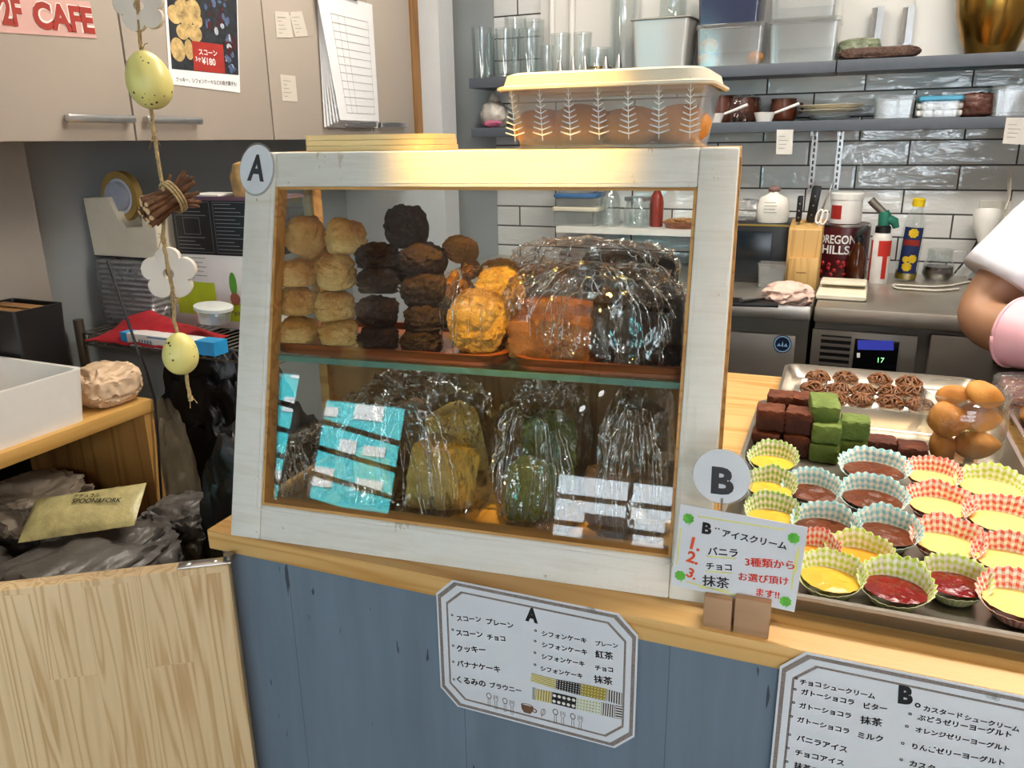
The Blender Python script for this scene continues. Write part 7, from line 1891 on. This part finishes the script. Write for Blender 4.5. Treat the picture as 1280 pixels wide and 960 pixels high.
# coffee jug
c5 = wP(1172, 352); k = px2m(c5, 1); R = 19*k; H_ = 38*k
r = T('coffee_jug', 'glass coffee jug with dark coffee near the hand blender', 'jug', (c5.x, c5.y+R, zw+.0004))
m = MB(); m.lathe([(R*.85, 0), (R, R*.35), (R*.95, R*.9), (R*.75, R*1.4), (R*.8, H_), (R*.74, H_), (R*.7, R*1.4), (R*.9, R*.9), (R*.95, R*.35), (R*.8, .004), (.001, .003)], 32, capt=False); m.part('jug_body', M['tumbler'], r, smooth=60)
m = MB(); m.lathe([(R*.78, .0035), (R*.93, R*.36), (R*.88, R*.88), (.001, R*.88)], 32, capt=False); m.part('coffee', plain('dark_coffee', '#2E140A', .1), r, smooth=60)
m = MB(); m.tube([(R*.8, 0, H_*.95), (R*1.5, 0, H_*.95), (R*1.5, 0, H_*.4), (R*.95, 0, H_*.3)], .004, 8); m.part('handle', M['tumbler'], r, smooth=80)
# pink cloth, small tray, tub on the left fridge
a = wP(982, 383); m = MB(); vs = []
for p in ico(4)[0]:
    nn = .5-abs(noise.fractal(p*1.9+Vector((5, 2, 1)), 1, 2, 4))*1.6; q = p*(1+.28*nn); vs.append((q.x*.064, q.y*.05, max(q.z*.036+.022, 0)))
m.add(vs, ico(4)[1]); m.thing('pink_cloth', plain('pale_pink_cloth', '#DDBEB0', .8, var=.1, bump=.4, bs=60), 'crumpled pale pink cloth on the worktop left of the scale', 'cloth', (a.x, a.y+.05, zw+.0004), smooth=60)
a = wP(940, 385); m = MB(); m.box(-.075, .06, -.035, .05, 0, .010, bev=.003); m.thing('utensil_tray', M['black'], 'small black tray with utensils left of the pink cloth', 'tray', (a.x, a.y+.045, zw+.0004), .2)
zz_ = zw+.0108; r = T('whisk_handle', 'short grey utensil lying on the small black tray', 'utensil', (a.x, a.y+.045, zz_), .9)
m = MB(); m.tube([(-.05, 0, .008), (.05, 0, .008)], [.007, .0055], 10); m.part('handle', M['chrome'], r, smooth=60); m = MB(); m.tube([(.05, 0, .008), (.075, 0, .0075)], [.005, .007], 10); m.part('end_cap', M['black'], r, smooth=60)
c6 = wP(960, 364); k = px2m(c6, 1)
r = T('small_clear_tub', 'small empty clear tub before the black oven', 'tub', (c6.x, yb_-.058, zw+.0004)); h6 = 30*k
bowlbox(15*k, .03, 17*k, .034, h6, .006).part('tub_body', M['clearbox'], r, smooth=50)
m = MB(); loft(m, [(rrect(17*k, .034, .006), h6-.001), (rrect(18*k, .036, .007), h6+.001), (rrect(17*k, .034, .006), h6+.002)]); m.part('rim', M['clearbox'], r, smooth=50)
# outlet, hand blender and cable
f = Face((0, YB-.0005, CZ), (1, 0, 0), (0, -1, 0))
q = [f.uv(*p) for p in ((1218, 297), (1257, 299), (1259, 251), (1220, 250))]
u0, u1, v0, v1 = q[0][0], q[1][0], q[0][1], q[2][1]
r = T('wall_outlet', 'pale wall outlet plate behind the hand blender', 'outlet', (( u0+u1)/2, YB, CZ+v0))
m = MB(); m.box(u0, u1, YB-.010, YB-.0004, CZ+v0, CZ+v1, bev=.002); m.part('plate', plain('outlet_plate', '#D6D2C8', .4), r, True)
m = MB(); 
for dv in (.3, .62): m.box((u0+u1)/2-.012, (u0+u1)/2+.012, YB-.0112, YB-.0101, CZ+v0+(v1-v0)*dv, CZ+v0+(v1-v0)*dv+.016)
m.part('socket', plain('socket_grey', '#9A968C', .4), r, True)
bt, bb = at_y(1236, 264, 2.86), at_y(1226, 335, 2.80)
bbw = Vector((bb.x, 2.82, zw+.001)); btw = Vector((bt.x, 2.885, bt.z))
r = T('hand_blender', 'white hand blender with steel shaft leaning on the wall', 'blender', bbw)
ax_ = (btw-bbw).normalized(); L_ = (btw-bbw).length; k = px2m(bt, 1)
m = MB(); m.tube([btw, btw-ax_*.012, btw-ax_*.05, btw-ax_*.085, btw-ax_*.10], [15*k, 16*k, 14.5*k, 8*k, 6*k], 24); m.part('motor_body', M['white'], r, True, smooth=50)
m = MB(); m.tube([btw-ax_*.10, bbw+ax_*.04], 5*k, 16); m.tube([bbw+ax_*.04, bbw+ax_*.02, bbw+ax_*.006], [5*k, 11*k, 12*k], 20); m.part('steel_shaft', M['chrome'], r, True, smooth=50)
m = MB(); m.tube([btw+ax_*.0005, btw+ax_*.003], 11*k, 20); m.part('top_cap', M['inkdark'], r, True)
c = [at_y(1256, 262, 2.90), at_y(1262, 245, 2.91), at_y(1262, 215, 2.915), at_y(1257, 270, 2.915), at_y(1238, 310, 2.90)]
c2_ = [wP(1240, 345), wP(1212, 354), wP(1185, 359), wP(1158, 360), wP(1132, 358.5), wP(1117, 358), wP(1122, 362), wP(1150, 364), wP(1175, 365), wP(1198, 363)]
c2_ = [Vector((p.x, min(p.y, 2.9), zw+.0042)) for p in c2_]
def smooth_path(P, n=6):
    out = []
    for i in range(len(P)-1):
        p0, p1, p2, p3 = P[max(i-1, 0)], P[i], P[i+1], P[min(i+2, len(P)-1)]
        for t in range(n): t = t/n; out.append(.5*((2*p1)+(-p0+p2)*t+(2*p0-5*p1+4*p2-p3)*t*t+(-p0+3*p1-3*p2+p3)*t**3))
    return out+[P[-1]]
m = MB(); m.tube(smooth_path(c+c2_), .0034, 8); m.thing('white_cable', plain('cable_white', '#DAD4C6', .45), 'white cable looping over the worktop from the wall outlet', 'cable', c2_[3], world=True, smooth=80)
c = [at_y(1190, 345, 2.9), at_y(1212, 318, 2.92), at_y(1230, 285, 2.93), at_y(1238, 275, 2.935)]
m = MB(); m.tube(smooth_path([Vector(p) for p in c]), .0032, 8); m.thing('black_cable', M['black'], 'thin black cable running up to the wall outlet behind the blender', 'cable', c[0], world=True, smooth=80)
pillow('clear_bottles_bag', 1275, 330, 40, 60, .10, 2.86, zw, M['filmdense'], 'clear plastic bag standing behind the raised elbow', 'bag', 31, .2)
# ================================================================== PERSON AT THE RIGHT (only arm and sleeve in view)
PYE = 1.86
elb = at_y(1204, 400, PYE); 
wri = at_y(1325, 425, PYE-.16); sh = at_y(1335, 255, PYE+.06)
bx0, by0 = sh.x+.20, PYE+.06
def skin_mesh(name, verts, edges, radii, mat, parent=None, sub=2, root=0):
    me = bpy.data.meshes.new(name); me.from_pydata([tuple(v) for v in verts], edges, [])
    o = bpy.data.objects.new(name, me); COL.objects.link(o)
    sk = o.modifiers.new('skin', 'SKIN'); sk.use_smooth_shade = True
    for i, r in enumerate(radii):
        r = r if isinstance(r, tuple) else (r, r); me.skin_vertices[0].data[i].radius = r
        me.skin_vertices[0].data[i].use_root = (i == root)
    ss = o.modifiers.new('sub', 'SUBSURF'); ss.levels = ss.render_levels = sub
    dg = bpy.context.evaluated_depsgraph_get(); ev = bpy.data.meshes.new_from_object(o.evaluated_get(dg))
    vs = [v.co.copy() for v in ev.vertices]; fs = [list(p.vertices) for p in ev.polygons]
    bpy.data.objects.remove(o)
    return vs, fs
pz = Vector((bx0, by0, 0))
headc = pz+Vector((0, -.05, 1.505))
V = []; E = []; Rr = []
def add(p, r, par=None):
    V.append(Vector(p)); Rr.append(r)
    if par is not None: E.append((par, len(V)-1))
    return len(V)-1
pel = add(pz+Vector((0, 0, .86)), (.15, .12))
sp1 = add(pz+Vector((0, 0, 1.02)), (.14, .105), pel); sp2 = add(pz+Vector((0, -.01, 1.17)), (.155, .11), sp1); nk = add(pz+Vector((0, -.02, 1.335)), .062, sp2)
hd0 = add(pz+Vector((0, -.035, 1.41)), .060, nk); hd1 = add(headc, (.080, .098), hd0); hd2 = add(headc+Vector((0, .005, .09)), (.072, .088), hd1)
for s in (-1, 1):
    h1_ = add(pz+Vector((s*.09, 0, .78)), .092, pel); kn_ = add(pz+Vector((s*.10, -.015, .44)), .058, h1_); an = add(pz+Vector((s*.10, .01, .08)), .04, kn_); add(pz+Vector((s*.11, -.13, .035)), .035, an)
shR = add(Vector((sh.x+.03, sh.y, min(sh.z, 1.26))), .066, sp2)
mid = Vector((sh.x+.03, sh.y, min(sh.z, 1.26))).lerp(elb, .55)
uaR = add(mid, .066, shR); elR = add(elb+Vector((.018, 0, 0)), .062, uaR)
faR = add((elb+Vector((.018, 0, 0))).lerp(wri, .45)+Vector((0, 0, -.004)), .060, elR); wrR = add(wri+Vector((.05, -.03, -.01)), .038, faR)
shL = add(pz+Vector((.21, 0, 1.22)), .064, sp2); uaL = add(pz+Vector((.27, -.02, 1.08)), .058, shL); elL = add(pz+Vector((.31, -.05, 1.01)), .05, uaL); faL = add(pz+Vector((.22, -.16, 1.04)), .046, elL); wrL = add(pz+Vector((.12, -.23, 1.06)), .034, faL)
vs, fs = skin_mesh('b', V, E, Rr, None)
per = T('person', 'person at the right edge in white shirt and pink glove, elbow bent', 'person', (pz.x, pz.y, 0))
m = MB(); m.add(vs, fs)
# hands: palm and five fingers each
def hand(wr, fdir, pdir, side):
    f = fdir.normalized(); p = (pdir-f*pdir.dot(f)).normalized(); s = f.cross(p)*side
    hv = []; he = []; hr = []
    def a(q, r, par=None):
        hv.append(Vector(q)); hr.append(r)
        if par is not None: he.append((par, len(hv)-1))
        return len(hv)-1
    w0 = a(wr, (.03, .024)); pm = a(wr+f*.045, (.038, .016), w0)
    for i, (o_, L) in enumerate(((-.027, .068), (-.009, .078), (.009, .072), (.027, .056))):
        k0 = a(wr+f*.082+s*o_, .0115, pm); k1 = a(wr+f*(.082+L*.42)+s*o_*1.1+p*.012, .0095, k0); k2 = a(wr+f*(.082+L*.70)+s*o_*1.1+p*.034, .0085, k1); a(wr+f*(.082+L*.78)+s*o_*1.05+p*.054, .0075, k2)
    t0 = a(wr+f*.030-s*.036+p*.008, .0125, w0); t1 = a(wr+f*.062-s*.050+p*.026, .0105, t0); a(wr+f*.085-s*.044+p*.044, .009, t1)
    return skin_mesh('h', hv, he, hr, None, sub=2)
body = m.part('body', M['skin'], per, True, smooth=180)
wR = V[wrR]; dirR = (V[wrR]-V[faR]).normalized()
# glove: cuff over the forearm and the gloved hand
def sleeve(path, rad, n=36, folds=.05, seed=0, thick=.003):
    m = MB(); path = [Vector(p) for p in path]; vs = []; prev = None; N_ = len(path)
    for i, p in enumerate(path):
        t = (path[min(i+1, N_-1)]-path[max(i-1, 0)]).normalized()
        if prev is None: prev = t.cross(Vector((0, 0, 1))).normalized()
        prev = (prev-t*prev.dot(t)).normalized(); b = t.cross(prev)
        for j in range(n):
            a = 2*PI*j/n; nn = noise.fractal(Vector((math.cos(a)*1.5, math.sin(a)*1.5, i*.22+seed)), 1, 2, 3)
            vs.append(p+(prev*math.cos(a)+b*math.sin(a))*rad[i]*(1+folds*nn))
    fs = [(i*n+j, i*n+(j+1) % n, (i+1)*n+(j+1) % n, (i+1)*n+j) for i in range(N_-1) for j in range(n)]
    m.add(vs, fs); return m
eR = V[elR]; fR_ = V[faR]
P = [fR_.lerp(wR, .10), fR_.lerp(wR, .16), fR_.lerp(wR, .3), fR_.lerp(wR, .5), wR]
m = sleeve(P, [.0675, .066, .0645, .056, .043], folds=.03, seed=3)
hv, hf = hand(wR, dirR+Vector((0, -.3, .1)), Vector((0, -.3, -1)), 1); m.add(hv, hf); g = m.part('glove', M['glove'], per, True, smooth=180)
m = MB(); c_ = P[0]; t = (P[1]-P[0]).normalized(); a_ = t.cross(Vector((0, 0, 1))).normalized(); b_ = t.cross(a_)
m.tube([c_+(a_*math.cos(i*PI/18)+b_*math.sin(i*PI/18))*.0680 for i in range(37)], .003, 8); m.part('rolled_cuff', M['glove'], g, True, smooth=180)
wL = V[wrL]; fL = V[faL]; m = sleeve([fL, fL.lerp(wL, .6), wL], [.054, .046, .04], folds=.03, seed=5)
hv, hf = hand(wL, (wL-fL)+Vector((0, -.02, -.03)), Vector((0, -.3, -1)), -1); m.add(hv, hf); m.part('glove', M['glove'], per, True, smooth=180)
# shirt: short sleeves and torso
sR = V[shR]; uR = V[uaR]; 
m = sleeve([pz+Vector((.10, 0, 1.22)), sR, sR.lerp(uR, .5), uR.lerp(sR, .1), uR.lerp(eR, .12), uR.lerp(eR, .30), uR.lerp(eR, .29)], [.085, .092, .088, .088, .092, .089, .070], folds=.12, seed=1)
sL = V[shL]; uL = V[uaL]; eL = V[elL]
m2 = sleeve([pz+Vector((-.05, 0, 1.22)), sL, sL.lerp(uL, .5), uL, uL.lerp(eL, .5), uL.lerp(eL, .75), uL.lerp(eL, .73)], [.08, .088, .084, .082, .084, .082, .066], folds=.12, seed=2)
m.v, m.f = m.v, m.f; o_ = len(m.v); m.v += m2.v; m.f += [[i+o_ for i in f_] for f_ in m2.f]
o_ = len(m.v); n = 40; R_ = [(.86, .165, .135), (.95, .163, .130), (1.05, .160, .128), (1.15, .170, .130), (1.24, .178, .122), (1.30, .15, .10), (1.335, .10, .085), (1.355, .072, .070)]
for z, rx, ry in R_:
    for j in range(n): a = 2*PI*j/n; nn = 1+.03*noise.noise(Vector((math.cos(a)*2, math.sin(a)*2, z*6))); m.v.append(pz+Vector((rx*math.cos(a)*nn, -.012+ry*math.sin(a)*nn, z)))
for i in range(len(R_)-1):
    for j in range(n): m.f.append([o_+i*n+j, o_+i*n+(j+1) % n, o_+(i+1)*n+(j+1) % n, o_+(i+1)*n+j])
m.part('shirt', M['shirt'], per, True, smooth=180)
# trousers, shoes
m = MB()
for s in (-1, 1):
    q = sleeve([pz+Vector((s*.06, 0, .90)), pz+Vector((s*.09, 0, .78)), pz+Vector((s*.10, -.012, .45)), pz+Vector((s*.10, .008, .09))], [.118, .108, .078, .07], folds=.06, seed=s+5); o_ = len(m.v); m.v += q.v; m.f += [[i+o_ for i in f_] for f_ in q.f]
m.part('trousers', M['navy'], per, True, smooth=180)
for s in (-1, 1):
    m = MB(); m.blob(pz+Vector((s*.11, -.07, .045)), (.05, .13, .045), .0, 1, 0, 3, flat=-.044); m.part('shoe', M['black'], per, True, smooth=180)
# face and hair
for s in (-1, 1):
    m = MB(); m.blob(headc+Vector((s*.032, -.097, -.005)), (.012, .006, .007), 0, 1, 0, 2); m.part('eye', M['inkdark'], per, True, smooth=180)
    m = MB(); m.blob(headc+Vector((s*.083, .0, -.012)), (.010, .02, .03), .05, 1, 0, 2); m.part('ear', M['skin'], per, True, smooth=180)
m = MB(); m.blob(headc+Vector((0, -.106, -.03)), (.013, .018, .022), 0, 1, 0, 2); m.part('nose', M['skin'], per, True, smooth=180)
m = MB(); m.blob(headc+Vector((0, -.094, -.062)), (.024, .008, .006), 0, 1, 0, 2); m.part('mouth', plain('lips', '#A8564E', .5), per, True, smooth=180)
m = MB(); m.blob(headc+Vector((0, .030, .070)), (.094, .108, .088), .05, 3, 2, 4, flat=-.06); m.part('hair', M['hair'], per, True, smooth=180)
# ================================================================== LAMPS
def added_panel_lamp(x, y, sx, sy, power, color, label):  # unseen ceiling panels, added to brighten the kitchen and the hall
    r = T('added_ceiling_lamp', label, 'lamp', (x, y, ZC-.03))
    m = MB(); m.box(x-sx/2, x+sx/2, y-sy/2, y+sy/2, ZC-.03, ZC-.0005, bev=.004); m.part('lamp_frame', M['white'], r, True)
    m = MB(); m.box(x-sx/2+.02, x+sx/2-.02, y-sy/2+.02, y+sy/2-.02, ZC-.034, ZC-.0305); m.part('diffuser', lamp_mat('lamp_diffuser', color, 2.0), r, True)
    area('added_ceiling_light', (x, y, ZC-.036), sx-.05, sy-.05, power, color)
added_panel_lamp(.4, 1.55, 1.2, .3, P_CEIL_KITCHEN, (1, .93, .82), 'added unseen white ceiling panel lamp brightening the kitchen worktop')
added_panel_lamp(-.9, 1.7, .3, .9, P_CEIL_KITCHEN*.5, (1, .92, .8), 'added unseen white ceiling panel lamp brightening the wire rack')
added_panel_lamp(2.0, -2.6, 1.2, .6, P_CEIL_HALL, (1, .97, .93), 'added unseen white ceiling panel lamp brightening the customer side')
def spot_fixture(loc, aim, label, power=0, color=(1, .68, .30), size=.5, blend=.4, bulb=2.0):
    loc = Vector(loc); d = (Vector(aim)-loc).normalized()
    r = T('track_spotlight', label, 'spotlight', loc, rot=d.to_track_quat('-Z', 'Y').to_matrix(), group='black track spotlights')
    m = MB(); m.lathe([(.032, -.01), (.036, .0), (.036, .11), (.02, .125), (.001, .125)], 28, capb=False, capt=False); m.lathe([(.031, -.01), (.030, .06)], 28, None, False, False); m.part('lamp_can', M['black'], r, smooth=50)
    m = MB(); m.lathe([(.001, .012), (.028, .012)], 24, capb=False, capt=False); m.part('bulb', lamp_mat('bulb_'+label[:6], color if power else (1, 1, 1), bulb), r)
    m = MB(); q = WM[r.name].inverted() @ Vector((loc.x, loc.y, ZC-.022)); p_ = WM[r.name].inverted() @ (loc-d*.07); m.tube([p_, q], .008, 10); m.part('stem', M['black'], r)
    if power:
        l = bpy.data.lights.new('spot_light', 'SPOT'); l.energy = power; l.color = color; l.spot_size = size; l.spot_blend = blend; l.shadow_soft_size = .02
        o = bpy.data.objects.new('spot_light', l); COL.objects.link(o); o.location = loc+d*.012; o.rotation_euler = d.to_track_quat('-Z', 'Y').to_euler()
def track(x0, x1, y, label):
    m = MB(); m.box(x0, x1, y-.018, y+.018, ZC-.0225, ZC-.0005); m.thing('lamp_track', M['black'], label, 'track', ((x0+x1)/2, y, ZC-.0225), world=True)
track(-1.2, 1.4, .42, 'black ceiling track above the sales counter')
aim = KM @ Vector((.345, .122, .452))
spot_fixture((aim.x+.03, .42, 2.38), aim, 'warm track spotlight aimed at the top rail of the display case', P_SPOT_CASE, (1, .60, .11), .29, .85)
tA = Vector((.14, 1.0, .83))
spot_fixture((.25, .42, 2.38), tA, 'warm track spotlight aimed at the sweets on the trays', P_SPOT_TRAY, (1, .74, .40), .62, .9)
# two spotlights whose reflection shows in the case glass
def mirror_point(px, py, Y):
    h = at_pl(px, py, FRM @ Vector((0, .013, 0)), kn); d = (h-CAMP).normalized(); rd = d-2*d.dot(kn)*kn
    return h+rd*((Y-h.y)/rd.y)
ms = [mirror_point(728, 511, -3.6), mirror_point(752, 492, -3.6)]
spot_fixture(ms[0], ms[0]+Vector((.55, .6, -.5)), 'left of the two hall spotlights near the shop window', 0, bulb=8)
spot_fixture(ms[1], ms[1]+Vector((.55, .6, -.5)), 'right of the two hall spotlights near the shop window', 0, bulb=8)
track(min(ms[0].x, ms[1].x)-.4, max(ms[0].x, ms[1].x)+.4, -3.6, 'black ceiling track on the customer side of the room')
